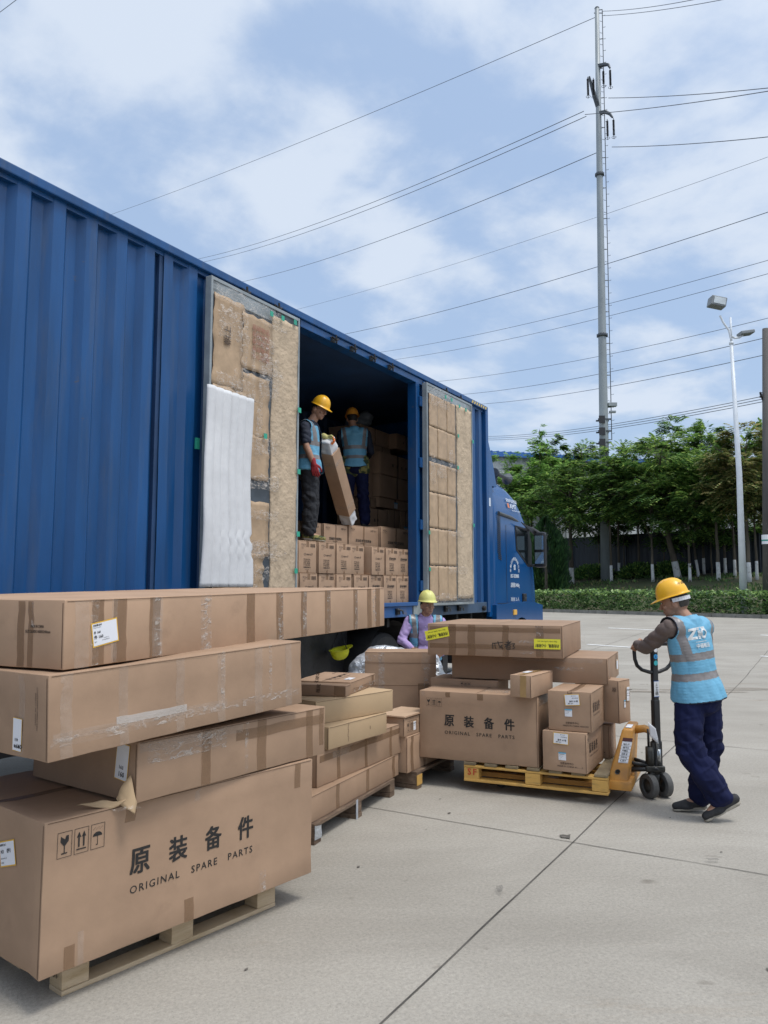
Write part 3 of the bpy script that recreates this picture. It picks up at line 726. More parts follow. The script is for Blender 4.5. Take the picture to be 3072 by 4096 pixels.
g = MB(); g.tube([pc(HP - .35) + V((-.2, 0, 0)), pc(HP - .35) + V((.4, 0, 0))], .03, STEELD, 5); g.tube([pc(HP), pc(HP + .06)], [.16, .12], STEELD, 16); g.build('cap', pole)
for v in (1680, 1727, 1772):
    z = ph(v); g = MB()
    for sx in (-1, 1): g.box(pc(z) + V((-.42, sx * .25 - .03, -.05)), pc(z) + V((.40, sx * .25 + .03, .05)), STEELD)
    g.box(pc(z) + V((-.40, -.40, -.28)), pc(z) + V((-.02, -.34, .20)), INS); g.build('clamp', pole)
g = MB(); z = ph(1620); g.box(pc(z) + V((prad(z), -.2, -.1)), pc(z) + V((prad(z) + .55, .15, .12)), GALV); g.box(pc(z - .45) + V((prad(z) + .1, -.1, -.06)), pc(z - .45) + V((prad(z) + .5, .1, .06)), GALV); g.build('junction_box', pole)

# wires
WIRE = mat('wire', (.10, .11, .125), .6)
def ray(u, v, Y):
    c_, s_ = math.cos(R(5.641)), math.sin(R(5.641)); a, b = (u - 1536) / 3078, (2048 - v) / 3078
    d = V((a, c_ - b * s_, s_ + b * c_)); return V((0, 0, 1.62)) + d * (Y / d.y)
def wire(label, p0, p1, r, sag=0.3, group='overhead power lines', k=16):
    r *= .78; p0, p1 = V(p0), V(p1); o = MB(); pts = []
    for i in range(k + 1):
        f_ = i / k; p = p0.lerp(p1, f_); p.z -= sag * 4 * f_ * (1 - f_); pts.append(p - p0)
    o.tube(pts, [r * (p0.lerp(p1, i / k).y / p1.y) for i in range(k + 1)] if False else r, WIRE, 5)
    ob = o.build('power_line'); ob.location = p0; tag(ob, label, 'power line', group); return ob
Yp = pb.y
D = 1.8517
def wpx(label, a, b, Y0, Y1, r=.026, sag=.3): wire(label, ray(a[0], a[1], Y0), ray(b[0], b[1], Y1), r, sag)
wpx('topmost wire sloping down left from the tip of the steel pole', (380, 880), (2384, 68), 112, Yp, .026, .6)
wpx('upper wire of the close pair running left from the middle insulators', (720, 1050), (2335, 445), 118, Yp, .032, 1.4)
wpx('lower wire of the close pair running left from the middle insulators', (740, 1062), (2345, 465), 118, Yp, .032, 1.4)
wpx('wire running left from the lowest insulators of the steel pole', (900, 1140), (2405, 603), 118, Yp, .032, 1.2)
wpx('thin wire crossing behind the steel pole below its upper flange', (1120, 1255), (3300, 545), 120, 60, .022, .9)
wpx('thick wire crossing the steel pole halfway between its two flanges', (1300, 1352), (3300, 772), 110, 50, .036, .9)
wpx('upper wire of the middle pair crossing the steel pole', (1440, 1420), (3300, 975), 105, 50, .026, .9)
wpx('lower wire of the middle pair crossing the steel pole', (1490, 1450), (3300, 1030), 105, 50, .026, .9)
wpx('wire passing just behind the street lamp head', (1640, 1535), (3300, 1215), 100, 50, .026, .9)
wpx('wire running to the concrete pole top from above the truck roof', (1720, 1585), (3066, 1350), 100, 41, .026, .7)
wpx('wire running to the concrete pole below its top', (1780, 1622), (3066, 1418), 100, 41, .026, .7)
for k_, lab in enumerate(('top', 'middle', 'bottom')):
    wpx(f'{lab} wire of the close low trio just above the trees', (1900, 1746 + 7 * k_), (3066, 1582 + 11 * k_), 90, 41, .026, .6)
wpx('upper wire running right from the tip of the steel pole', (2410, 45), (2960, -42), Yp, 30, .022, .2)
wpx('lower wire running right from the tip of the steel pole', (2414, 63), (3100, -45), Yp, 30, .022, .2)
wpx('wire running right from the upper insulator pair', (2434, 392), (3200, 338), Yp, 33, .028, .15)
wpx('wire running right from the middle insulator pair', (2340, 458), (3200, 343), Yp, 33, .028, .15)
wpx('wire running right from the lowest insulator pair', (2448, 588), (3200, 533), Yp, 33, .028, .15)
wpx('short piece of wire in the top left corner of the sky', (-80, 105), (90, -20), 60, 50, .03, .05)

# ------------------------------------------------------------------ street lamp and concrete pole
lb = at(az(2972), 31.9); lamp = empty('street_lamp', lb, 0, 'white two headed street lamp standing behind the hedge', 'street lamp')
def lh(v, yy=None):
    b = (2048 - v) / 3078; c_, s_ = math.cos(R(5.641)), math.sin(R(5.641)); return 1.62 + lb.y * (s_ + b * c_) / (c_ - b * s_) - lb.z
Lx = lambda u, v: ray(u, v, lb.y) - lb
top = Lx(2922, 1270)
g = MB(); k = Lx(2925, 1370); g.tube([V((0, 0, 0)), Lx(2957, 1900), k], [.155, .115, .07], WHITEP, 12); g.tube([k, top], [.05, .04], WHITEP, 8); g.tube([k - V((0, 0, .08)), k + V((0, 0, .02))], .09, WHITEP, 12); g.build('pole', lamp, True)
for P, H in (([Lx(2925, 1360), Lx(2915, 1320), Lx(2893, 1290), Lx(2880, 1262)], (2868, 1225, -1)), ([Lx(2927, 1345), Lx(2938, 1352), Lx(2958, 1350), Lx(2972, 1338)], (2982, 1334, 1))):
    g = MB(); g.tube(P, .045, WHITEP, 8); a = g.build('bracket_arm', lamp)
    g = MB(); c = Lx(H[0], H[1]); 
    if H[2] < 0: g.box((-.36, -.25, -.05), (.30, .25, .36), mat('lamp_head_grey', (.20, .22, .23), .5), M.Translation(c) @ M.Rotation(R(12), 4, 'Y'), .04); g.box((-.26, -.27, .02), (.24, -.251, .30), mat('lamp_lens', (.55, .6, .62), .2), M.Translation(c) @ M.Rotation(R(12), 4, 'Y'))
    else: g.box((-.28, -.25, -.06), (.30, .25, .08), mat('lamp_head_grey', (.20, .22, .23), .5), M.Translation(c) @ M.Rotation(R(-8), 4, 'Y'), .03)
    g.build('lamp_head', lamp)
cb = at(az(3066), 31.9); cp = empty('concrete_pole', cb, 0, 'dark round concrete pole at the right edge of the view', 'utility pole')
CB = mat('weathered_concrete_pole', (.085, .08, .075), .85, var=.3, vs=2, sc3=(1, 1, .2))
g = MB(); tp = ray(3062, 1315, cb.y) - cb; g.tube([V((0, 0, 0)), tp * .5, tp], [.19, .16, .125], CB, 14); g.build('shaft', cp, True)
g = MB(); c = ray(3048, 1592, cb.y) - cb; g.tube([c + V((.05, 0, -.15)), c, c + V((-.08, -.02, .25))], .035, DARK, 6)
for i in range(4): g.tube([c + V((-.04, -.02, .02 + .06 * i)), c + V((-.045, -.02, .05 + .06 * i))], [.075, .04], DARK, 8)
g.build('insulator', cp)
g = MB(); c = ray(3066, 2155, cb.y) - cb; g.tube([c - V((0, 0, .22)), c + V((0, 0, .16))], .185, PAPER, 14, False); g.tube([c - V((0, 0, .1)), c - V((0, 0, .04))], .187, mat('pole_band_green', (.03, .25, .2), .5), 14, False); g.build('notice_band', cp)
# ------------------------------------------------------------------ truck (local frame: x forward, y into the truck, z up)
TY = math.atan2(.8610, .5086)
truck = empty('cargo_truck', TO, TY, 'long blue box truck with open side doors being unloaded in the yard', 'truck')
ZF, ZB, ZT = 1.425, 1.235, 4.61
TW = 2.5
def corr(g, s0, s1, z0, z1, m, y=0.0, per=.295, depth=.042, phase=0):
    """corrugated sheet standing at y, with grain in the height for dents"""
    prof = [(0, 1), (.105, 1), (.155, 0), (.245, 0), (.295, 1)]
    xs = []; k = math.floor((s0 - phase) / per) - 1
    while k * per + phase < s1 + per:
        for dx, d in prof[:-1]: xs.append((k * per + phase + dx, d))
        k += 1
    line = []
    for (a, da), (b, db) in zip(xs, xs[1:]):
        if b <= s0 or a >= s1: continue
        f0 = max(0, (s0 - a) / (b - a)); f1 = min(1, (s1 - a) / (b - a))
        if not line: line.append((a + (b - a) * f0, da + (db - da) * f0))
        line.append((a + (b - a) * f1, da + (db - da) * f1))
    nz = max(2, int((z1 - z0) / .16)); base = len(g.v)
    for j in range(nz + 1):
        z = z0 + (z1 - z0) * j / nz
        for x, d in line:
            w = .004 * noise.noise(V((x * 2.3, z * 1.6, y))) + .0025 * noise.noise(V((x * 9, z * 5, 4 + y)))
            g.v.append((x, y + depth * (1 - d) + w, z))
    n = len(line); mi = g.mi(m)
    for j in range(nz):
        for i in range(n - 1):
            g.f.append((base + j * n + i, base + j * n + i + 1, base + (j + 1) * n + i + 1, base + (j + 1) * n + i)); g.m.append(mi)
def tb(name, a, b, m, parent=truck, bev=.006):
    g = MB(); g.box(a, b, m, None, bev); return g.build(name, parent)
g = MB(); corr(g, -13.8, -6.925, ZB + .14, 4.535, BLUE, .008, depth=.055, phase=-8.189 - .105); g.build('side_panel', truck, autos=R(12))
g = MB(); corr(g, -6.905, -6.345, ZB + .14, 4.535, BLUE, .004, per=.30, depth=.055, phase=-6.905); g.build('side_panel', truck, autos=R(12))
g = MB(); corr(g, -.70, .12, 1.36, 4.535, BLUE, .012, per=.27, depth=.05, phase=-.36); g.build('side_panel', truck, autos=R(12))
tb('panel_joint_seal', (-6.945, .018, ZB + .14), (-6.895, .075, 4.53), BLUEIN, bev=0)
# rails, posts
g = MB(); g.box((-13.8, -.035, 4.535), (.165, .14, ZT), BLUE, None, .01); g.box((-13.8, .01, 4.50), (.16, .12, 4.534), BLUE); g.build('top_rail', truck)
g = MB(); g.box((-4.95, -.012, 4.452), (-2.1, .13, 4.532), BLUE, None, .006); g.build('door_header', truck)
g = MB()
for k in range(7):
    x0 = -.47 + k * .088
    g.raw([(x0, -.0365, 4.55), (x0 + .05, -.0365, 4.55), (x0 + .075, -.0365, 4.595), (x0 + .025, -.0365, 4.595)], [(0, 1, 2, 3)], mat('hazard_yellow', (.55, .42, .12), .5, var=.2))
g.build('hazard_stripe', truck)
tb('corner_post', (.10, -.03, 1.235), (.20, .14, ZT - .004), BLUE)
tb('door_post', (-2.30, -.015, ZF), (-2.20, .12, 4.452), BLUE); tb('door_post', (-2.10, -.03, ZF - .02), (-2.0, .10, 4.51), BLUE)
tb('door_post', (-2.199, .045, ZF), (-2.101, .10, 4.45), BLUEIN)
tb('door_post', (-6.345, -.012, ZF - .02), (-6.30, .1, 4.51), BLUE)
for z in (4.20, 3.34, 2.48, 1.65):
    g = MB(); g.box((-2.24, -.05, z - .07), (-2.12, -.015, z + .07), BLUE, None, .008); g.tube([(-2.125, -.06, z - .12), (-2.125, -.06, z + .12)], .018, BLUES, 8); g.build('hinge', truck)
    g = MB(); g.tube([(-6.32, -.06, z - .1), (-6.32, -.06, z + .1)], .018, BLUES, 8); g.build('hinge', truck)
# floor, roof, far wall, bulkheads
tb('roof', (-13.8, .14, ZT - .085), (.16, TW + .06, ZT - .015), BLUEIN, bev=0)
tb('cargo_floor', (-13.8, .06, ZF - .10), (.16, TW, ZF), DARK, bev=0)
g = MB(); corr(g, -13.8, .16, ZF, 4.53, BLUEIN, TW, phase=-8.2); g.build('far_side_panel', truck)
g = MB(); g.box((-13.8, TW + .05, 1.24), (.16, TW + .09, 4.6), BLUE); g.build('outer_skin', truck)
tb('front_bulkhead', (.13, .14, 1.24), (.158, TW, 4.56), BLUE, bev=0)
tb('rear_door', (-13.84, 0, 1.24), (-13.80, TW, 4.56), BLUE, bev=0)
# sill and side beam with door keepers
tb('sill', (-6.3, -.035, 1.385), (-2.3, .08, 1.432), BLUES)
g = MB(); g.box((-6.3, -.01, 1.245), (-2.42, .06, 1.383), BLUES, None, .006); g.box((-2.40, -.02, 1.245), (-2.0, .06, 1.43), mat('pale_primer', (.22, .25, .25), .6, var=.25, vs=5), None, .004); g.build('side_beam', truck)
g = MB(); g.box((-13.8, -.01, 1.235), (-6.31, .06, 1.374), BLUE, None, .006); g.build('side_beam', truck)
g = MB(); g.box((-1.99, -.01, 1.235), (.10, .06, 1.395), mat('greyed_blue_paint', (.04, .075, .13), .5, var=.25, vs=4), None, .006); g.build('side_beam', truck)
for x in (-5.9, -4.4, -2.85, -1.45, -1.0):
    g = MB(); g.box((x - .035, -.05, 1.28), (x + .035, -.011, 1.36), DARK, None, .006); g.tube([(x - .05, -.05, 1.35), (x + .06, -.07, 1.33), (x + .09, -.06, 1.29)], .011, STEELD, 6); g.box((x + .05, -.03, 1.32), (x + .09, -.011, 1.345), STEELD); g.build('door_lock', truck)
g = MB(); g.lathe([(.001, 0), (.035, 0), (.04, .03), (.03, .05), (.001, .05)], DARK, M.Translation((-.07, -.01, 1.30)) @ M.Rotation(R(90), 4, 'X')); g.build('marker_lamp', truck)
for x in (-4.35, -3.95, -3.5, -3.05, -5.9, -5.4, -1.45, -.95):
    z = 4.47 if -5 < x < -2 else 4.505; g = MB()
    g.tube([(x - .05, -.05, z + .02), (x, -.08, z - .015), (x + .06, -.06, z + .015)], .012, DARK, 6); g.tube([(x, -.08, z - .05), (x, -.07, z + .05)], .011, DARK, 6); g.box((x - .03, -.045, z - .03), (x + .03, -.012, z + .03), STEELD, None, .005); g.build('door_latch', truck)

# door leaves folded flat against the side, inside faces out with their linings
def ragged(g, x0, z0, x1, z1, y, m, seed=0, amp=.012, nz=14, nx=6, wav=.006, thick=.006):
    """a taped-on sheet with an uneven outline, slight waves and a real thickness"""
    rr = random.Random(seed); base = len(g.v); mi = g.mi(m)
    for j in range(nz + 1):
        fz = j / nz
        for i in range(nx + 1):
            fx = i / nx
            ex = amp * noise.noise(V((seed, fz * 6, fx * 2 if 0 < i < nx else i))) if i in (0, nx) else 0
            ez = amp * noise.noise(V((seed + 9, fx * 5, j))) if j in (0, nz) else 0
            yy = y - abs(wav * noise.noise(V((fx * (x1 - x0) * 4 + seed, fz * (z1 - z0) * 3, seed)))) - .001
            g.v.append((x0 + (x1 - x0) * fx + ex * 2, yy, z0 + (z1 - z0) * fz + ez * 2))
    n = nx + 1
    for j in range(nz):
        for i in range(nx): g.f.append((base + j * n + i, base + j * n + i + 1, base + (j + 1) * n + i + 1, base + (j + 1) * n + i)); g.m.append(mi)
    rim = [j * n for j in range(nz, -1, -1)] + list(range(1, n)) + [j * n + nx for j in range(1, nz + 1)] + [nz * n + i for i in range(nx - 1, 0, -1)]
    b2 = len(g.v)
    for k in rim: a = g.v[base + k]; g.v.append((a[0], y + thick, a[2]))
    mc = g.mi(CARDIN if m in (CARDGR, CARD) else m)
    for k in range(len(rim)): g.f.append((base + rim[k], b2 + k, b2 + (k + 1) % len(rim), base + rim[(k + 1) % len(rim)])); g.m.append(mc)
def film(name, parent, x0, z0, x1, z1, y, seed, m=None):
    g = MB(); ragged(g, x0, z0, x1, z1, y, m or CRINK, seed, .03, 10, 8, .012, .001); return g.build(name, parent, True)
def leafdoor(x0, x1, z0, z1, label):
    d = tb('door_leaf', (x0, -.105, z0), (x1, -.05, z1), mat('door_inner_panel', (.06, .075, .09), .6, var=.3), bev=.004); d['label'] = label
    g = MB(); e = .022
    for a, b in (((x0 - .004, -.118, z0 - .01), (x0 + e, -.045, z1 + .01)), ((x1 - e, -.118, z0 - .01), (x1 + .004, -.045, z1 + .01)), ((x0 + e, -.116, z0 - .01), (x1 - e, -.046, z0 + e)), ((x0 + e, -.116, z1 - e), (x1 - e, -.046, z1 + .01))): g.box(a, b, BANDG, None, .004)
    g.build('rubber_seal', d); return d
d1 = leafdoor(-6.29, -4.955, 1.62, 4.49, 'left door leaf lined with cardboard, white foam and beige quilt')
def pc_(g, x0, z0, x1, z1, seed, m=CARDGR, y=-.112, **k): ragged(g, x0, z0, x1, z1, y, m, seed, **k)
cols = [(-6.25, -5.83), (-5.86, -5.42)]
for i, (a, b, z0, z1) in enumerate(((-6.25, -5.84, 3.48, 4.36), (-5.86, -5.41, 3.75, 4.30), (-6.25, -5.80, 2.55, 3.50), (-5.85, -5.44, 3.10, 3.71), (-5.83, -5.44, 2.69, 3.12), (-6.2, -5.50, 1.63, 1.98), (-5.84, -5.42, 1.95, 2.48), (-6.2, -5.8, 2.0, 2.6))):
    g = MB(); pc_(g, a, z0, b, z1, 31 + i, y=-.112 - .004 * (i % 3), amp=.02, wav=.006); o = g.build('cardboard_lining', d1, True)
    for k in range(2):
        if i in (0, 1, 3): 
            zz_ = z0 + (z1 - z0) * (.3 + .35 * k)
            fr = (V((a, -.127 - .004 * (i % 3), 0)), V((1, 0, 0)), V((0, 0, 1)), V((0, -1, 0)))
            if i == 1 and k == 0:
                gg = MB(); RED = mat('faded_red_print', (.32, .14, .10), .8)
                for q_ in range(5): put_text(gg, random.Random(q_).choice(['易碎物品', '小心轻放', '请勿倒置']), fr, .13, z0 + .12 + .07 * q_, w=.26, m=RED, bold=.01, off=0)
                gg.build('printed_text', o)
            elif i == 0 and k == 1:
                gg = MB(); put_text(gg, '朝上', fr, .22, z0 + .42, h=.09, m=INKF, rot=R(90), bold=.02, off=0); gg.build('printed_text', o)
g = MB(); pc_(g, -5.40, 1.62, -4.985, 4.40, 77, CLOTHL, amp=.012, wav=.016, nz=60, nx=10); g.build('quilted_lining', d1, True)
# white ribbed foam sheet hanging in front
g = MB(); nx, nz = 46, 50; base = 0
def foam_edge(f, left):
    return .03 * noise.noise(V((f * 4, 2 if left else 8, 0))) * 2
tear = lambda f: (.05 if .23 < f < .27 else .035 if .14 < f < .2 else 0)
for j in range(nz + 1):
    f_ = j / nz; z = 1.66 + (3.46 - 1.66) * f_
    xa = -6.406 + .05 * f_ + .008 * math.sin(f_ * 9); xb = -5.735 - .03 * f_ + .012 * math.sin(f_ * 7 + 1) - tear(f_) * .6
    for i in range(nx + 1):
        u = i / nx; g.v.append((xa + (xb - xa) * u, -.160 - .024 * abs(math.sin(u * math.pi * 6)) ** .6 - .012 * math.sin(f_ * 5 + u * 2) - .003 * noise.noise(V((u * 5, f_ * 5, 0))), z - .02 * f_ * u + (.035 * (1 - f_) * (-u) if False else 0)))
k0 = g.mi(FOAM)
for j in range(nz):
    for i in range(nx): a = j * (nx + 1) + i; g.f.append((a, a + 1, a + nx + 2, a + nx + 1)); g.m.append(k0)
fo = g.build('foam_sheet', d1, True); md = fo.modifiers.new('s', 'SOLIDIFY'); md.thickness = .012; md.offset = 1
for k, (x0, z0, x1, z1) in enumerate(((-6.25, 4.30, -5.3, 4.44), (-5.95, 3.42, -5.75, 3.62), (-5.84, 2.95, -5.35, 3.12), (-5.86, 1.92, -5.3, 2.10), (-5.7, 4.0, -5.40, 4.12), (-5.62, 3.5, -5.32, 3.95), (-6.22, 3.45, -6.0, 3.62), (-5.82, 2.62, -5.3, 2.74), (-6.3, 1.60, -5.6, 1.68), (-5.66, 1.72, -5.42, 1.86), (-5.9, 3.62, -5.8, 4.3), (-5.6, 3.75, -5.25, 3.83), (-5.75, 2.3, -5.3, 2.4), (-6.2, 3.95, -5.9, 4.25))):
    film('clear_film', d1, x0, z0, x1, z1, -.136, 51 + k)
for k in range(16):                       # narrow crumpled runs of wrap over the joints
    rr = random.Random(400 + k); x0 = rr.uniform(-6.2, -5.5); z0 = rr.choice([3.66, 3.1, 2.55, 2.0, 4.25, 3.4]) + rr.uniform(-.08, .08); 
    if rr.random() < .4: film('clear_film', d1, x0, z0 - .25, x0 + .05, z0 + .25, -.138, 400 + k)
    else: film('clear_film', d1, x0, z0, min(-5.1, x0 + rr.uniform(.3, .6)), z0 + .045, -.138, 400 + k)
film('clear_film', d1, -5.8, 1.95, -5.62, 2.06, -.19, 71)
for k, (x0, z0, x1, z1) in enumerate(((-6.29, 4.33, -5.35, 4.47),)):
    g = MB(); pc_(g, x0, z0, x1, z1, 90, BANDG, y=-.107, amp=.006); g.build('grey_film_band', d1, True)
g = MB()
for x, z in ((-5.45, 4.39), (-5.27, 4.40), (-5.06, 4.42), (-5.52, 3.13), (-4.97, 2.85), (-4.97, 3.5), (-4.97, 2.2), (-5.0, 1.82)):
    g.box((x - .026, -.143, z - .022), (x + .022, -.138, z + .03), GREENT)
g.build('green_tape', d1)
g = MB(); g.box((-6.50, -.03, 2.86), (-6.455, -.012, 2.96), GREENT); g.build('green_tape', truck)
d1.location = (-.15, 0, -.03)
d2 = leafdoor(-1.97, -.44, 1.42, 4.49, 'right door leaf lined with cardboard columns and a beige quilt strip')
zc = [1.44, 1.95, 2.45, 2.95, 3.45, 3.93, 4.40]; k = 0
for i, (z0, z1) in enumerate(((1.47, 1.955), (1.965, 2.47), (2.48, 2.97), (2.98, 3.40), (3.47, 3.90), (3.905, 4.36))):
    for a, b in ((-1.90, -1.63), (-1.635, -1.33), (-1.335, -1.05)):
        g = MB(); pc_(g, a, z0, b, z1, 131 + k, y=-.112 - .003 * (k % 2), amp=.008, wav=.005); g.build('cardboard_lining', d2, True); k += 1
g = MB(); pc_(g, -1.0, 1.50, -.475, 4.38, 177, CLOTHL, amp=.014, wav=.016, nz=60, nx=10); g.build('quilted_lining', d2, True)
for k, (x0, z0, x1, z1) in enumerate(((-1.9, 4.2, -1.3, 4.46), (-1.35, 3.34, -.85, 3.46), (-1.9, 3.1, -1.75, 3.5), (-1.35, 2.88, -.9, 2.98), (-1.35, 2.38, -.85, 2.48), (-1.35, 1.85, -.7, 1.96), (-1.9, 1.44, -.5, 1.56), (-1.3, 3.35, -1.18, 3.65), (-1.7, 3.2, -1.4, 3.45))):
    film('clear_film', d2, x0, z0, x1, z1, -.134, 251 + k)
g = MB(); pc_(g, -1.95, 4.36, -.46, 4.475, 95, BANDG, y=-.107, amp=.004); g.build('grey_film_band', d2, True)
g = MB()
for x, z in ((-1.42, 4.40), (-1.22, 4.40), (-.95, 4.36), (-.72, 4.35), (-1.0, 3.90), (-1.02, 3.42), (-.47, 3.9), (-.47, 2.6), (-1.96, 2.4), (-1.95, 1.9)): g.box((x - .024, -.143, z - .022), (x + .022, -.138, z + .03), GREENT)
g.build('green_tape', d2)

d2.location = (-.205, 0, -.03)
# ---- running gear and dark underbody
def wheel(x, y, r=.52, name='wheel', w=.28, dual=False):
    wb = MB(); T_ = M.Translation((x, y, r)) @ M.Rotation(R(-90), 4, 'X')
    h = w / 2
    wb.lathe([(r * .58, -h), (r * .9, -h), (r * .985, -h * .7), (r, -h * .5), (r, h * .5), (r * .985, h * .7), (r * .9, h), (r * .58, h), (r * .55, 0), (r * .58, -h)], RUBBER, T_, 40)
    wo = wb.build(name, truck, autos=R(30))
    rb = MB(); rb.lathe([(r * .58, -h * .9), (r * .56, -h * .3), (r * .4, -h * .2), (r * .26, -h * .8), (r * .2, -h * .95), (.001, -h * .98)], STEELD, T_, 32); rb.build('rim', wo, autos=R(30)); return wo
for x in (-1.35, -2.72): wheel(x, .36); wheel(x, TW - .36)
wheel(1.66, .32, .54); wheel(1.66, TW - .32, .54)
for x in (-9.3, -10.6, -11.9): wheel(x, .30); wheel(x, TW - .30)
tb('chassis_rail', (-13.5, .85, .95), (1.0, .97, 1.23), DARK, bev=0); tb('chassis_rail', (-13.5, 1.55, .95), (1.0, 1.67, 1.23), DARK, bev=0)
g = MB()
for i in range(26): g.box((-13.3 + i * .52, .10, 1.12), (-13.24 + i * .52, 2.4, 1.23), DARK)
g.build('cross_member', truck)
g = MB(); nx = 60
for i in range(nx + 1):
    x = -8.9 + i * (8.2 / nx); w = .03 * noise.noise(V((x * 2.2, 1, 0))) 
    for j, z in enumerate((1.235, 1.05, .85, .6, .36)): g.v.append((x, .46 + w * (j + 1) * .6 + .02 * noise.noise(V((x * 5, z * 4, 0))), z + .02 * noise.noise(V((x * 3, j, 0)))))
UNDERSHADE = mat('under_truck_shade', (.016, .016, .018), .42, var=.3, vs=3, bump=.012, bs=6)  # black sheet added to stand in for the shade under the truck
k0 = g.mi(UNDERSHADE)
for i in range(nx):
    if not (-3.35 < g.v[i * 5][0] < -.9):
        for j in range(4): a = i * 5 + j; g.f.append((a, a + 1, a + 6, a + 5)); g.m.append(k0)
g.build('under_shade_sheet', truck, True)
tb('fuel_tank', (-.55, .15, .45), (.55, .75, 1.05), DARK, bev=.08)
tb('battery_box', (-4.3, .95, .5), (-3.6, 1.5, 1.1), DARK, bev=.03)
g = MB()
pts = [(-2.72 + .66 * math.cos(t), .58 + .62 * math.sin(t)) for t in [k * .262 for k in range(13)]]
for (x0, z0), (x1, z1) in zip(pts, pts[1:]): g.face([(x0, .12, z0), (x1, .12, z1), (x1, .72, z1), (x0, .72, z0)], DARK)
g.build('mudguard', truck, True)
for y in (.5, 2.0):
    g = MB(); g.box((-5.2, y - .07, .25), (-5.06, y + .07, 1.1), DARK, None, .01); g.box((-5.28, y - .12, 0), (-4.98, y + .12, .03), DARK); g.build('landing_leg', truck)

# ---- cab
yc = .05 + 1.2
def interp(tab, z):
    for (a, b), (c, d) in zip(tab, tab[1:]):
        if a <= z <= c: return b + (d - b) * (z - a) / (c - a)
    return tab[-1][1] if z > tab[-1][0] else tab[0][1]
FT = [(1.10, 2.74), (1.5, 2.76), (1.9, 2.72), (2.2, 2.63), (2.6, 2.50), (2.85, 2.40), (3.02, 2.28), (3.2, 2.12), (3.36, 1.88), (3.5, 1.55), (3.6, 1.2), (3.66, .95)]
BT = [(1.10, .57), (3.45, .57), (3.66, .72)]
WT = [(1.10, 1.20), (2.75, 1.195), (3.0, 1.17), (3.2, 1.12), (3.4, 1.02), (3.55, .90), (3.66, .75)]
RF = [(1.10, .22), (2.4, .30), (3.0, .45), (3.66, .3)]
def ring(z, n=7):
    a, b, w, rf = interp(BT, z), interp(FT, z), interp(WT, z), interp(RF, z); rb = .10; pts = []
    rf = min(rf, w * .8, (b - a) * .45)
    for k in range(n + 1):
        t = math.pi / 2 * k / n; pts.append((a + rb - rb * math.cos(t), yc - w + rb - rb * math.sin(t)))
    for k in range(1, 8): pts.append((a + rb + (b - rf - a - rb) * k / 8, yc - w))
    for k in range(n + 1):
        t = math.pi / 2 * k / n; pts.append((b - rf + rf * math.sin(t), yc - w + rf - rf * math.cos(t)))
    return [V((x, y, z)) for x, y in pts] + [V((x, 2 * yc - y, z)) for x, y in reversed(pts)]
g = MB(); zs = [1.10, 1.3, 1.5, 1.7, 1.9, 2.05, 2.2, 2.4, 2.6, 2.72, 2.85, 2.92, 3.0, 3.06, 3.12, 3.18, 3.24, 3.29, 3.34, 3.38, 3.42, 3.46, 3.50, 3.54, 3.58, 3.62, 3.65, 3.66]
rs = [ring(z) for z in zs]; n = len(rs[0])
vs = [p for r_ in rs for p in r_]; fs = [(j * n + i, j * n + (i + 1) % n, (j + 1) * n + (i + 1) % n, (j + 1) * n + i) for j in range(len(rs) - 1) for i in range(n)]
fs.append(tuple((len(rs) - 1) * n + i for i in range(n))); fs.append(tuple(range(n))[::-1]); g.raw(vs, fs, BLUEP)
cab = g.build('cab', truck, autos=R(50))
YS = yc - 1.2
def side(poly, y0, y1, m, name, parent=cab, **k):
    g = MB(); g.prism(poly, y0, y1, m); return g.build(name, parent, **k)
# seams: dark gaps round the door and over the roof cap
GAP = mat('panel_gap', (.004, .008, .02), .7)
g = MB()
def seam(pts, w=.012, y=YS - .002):
    for a, b in zip(pts, pts[1:]):
        a, b = V((a[0], y, a[1])), V((b[0], y, b[1])); d = (b - a).normalized(); nn = V((-d.z, 0, d.x)) * w / 2
        g.face([a - nn, b - nn, b + nn, a + nn], GAP)
seam([(1.12, 1.30), (1.12, 2.72)]); seam([(1.12, 1.30), (2.3, 1.30)]); seam([(.70, 1.36), (1.5, 1.36)], .01)
g.build('door_seam', cab)
g = MB(); g.tube([(.80, YS + .005, 2.90), (1.4, YS + .012, 2.865), (2.0, YS + .06, 2.80), (2.24, YS + .14, 2.75)], .032, mat('grey_trim', (.07, .08, .09), .5), 8); g.build('roof_trim', cab)
side([(1.55, 2.74), (1.60, 2.30), (2.18, 2.02), (2.40, 2.02), (2.40, 2.45), (2.27, 2.72)], YS - .004, YS + .02, BLACKPL, 'window_frame')
w_ = side([(1.59, 2.71), (1.63, 2.33), (2.18, 2.06), (2.20, 2.66)], YS - .009, YS + .01, GLASS, 'side_window')
g = MB()
GX = [2.45, 2.60]
g.raw([(2.462, .25, 2.80), (2.462, 2.25, 2.80), (2.665, 2.3, 2.08), (2.665, .2, 2.08)], [(0, 1, 2, 3)], GLASS, M.Translation((.015, 0, 0)))
g.build('windscreen', cab)
g = MB()
for i in range(24):
    z = 2.12 + i * .033; x0 = .72 + (0.03 if z < 2.2 else 0); g.raw([(x0, YS - .004, z), (x0 + .15, YS - .004, z - .03), (x0 + .15, YS - .004, z - .012), (x0, YS - .004, z + .018)], [(0, 1, 2, 3)], BLACKPL)
g.build('air_louvre', cab)
# door handle box, marker lamp
g = MB(); g.box((1.86, YS - .03, 1.36), (2.02, YS + .01, 1.52), BLACKPL, None, .012); g.box((1.88, YS - .04, 1.43), (2.0, YS - .028, 1.455), STEELD); g.build('door_handle', cab)
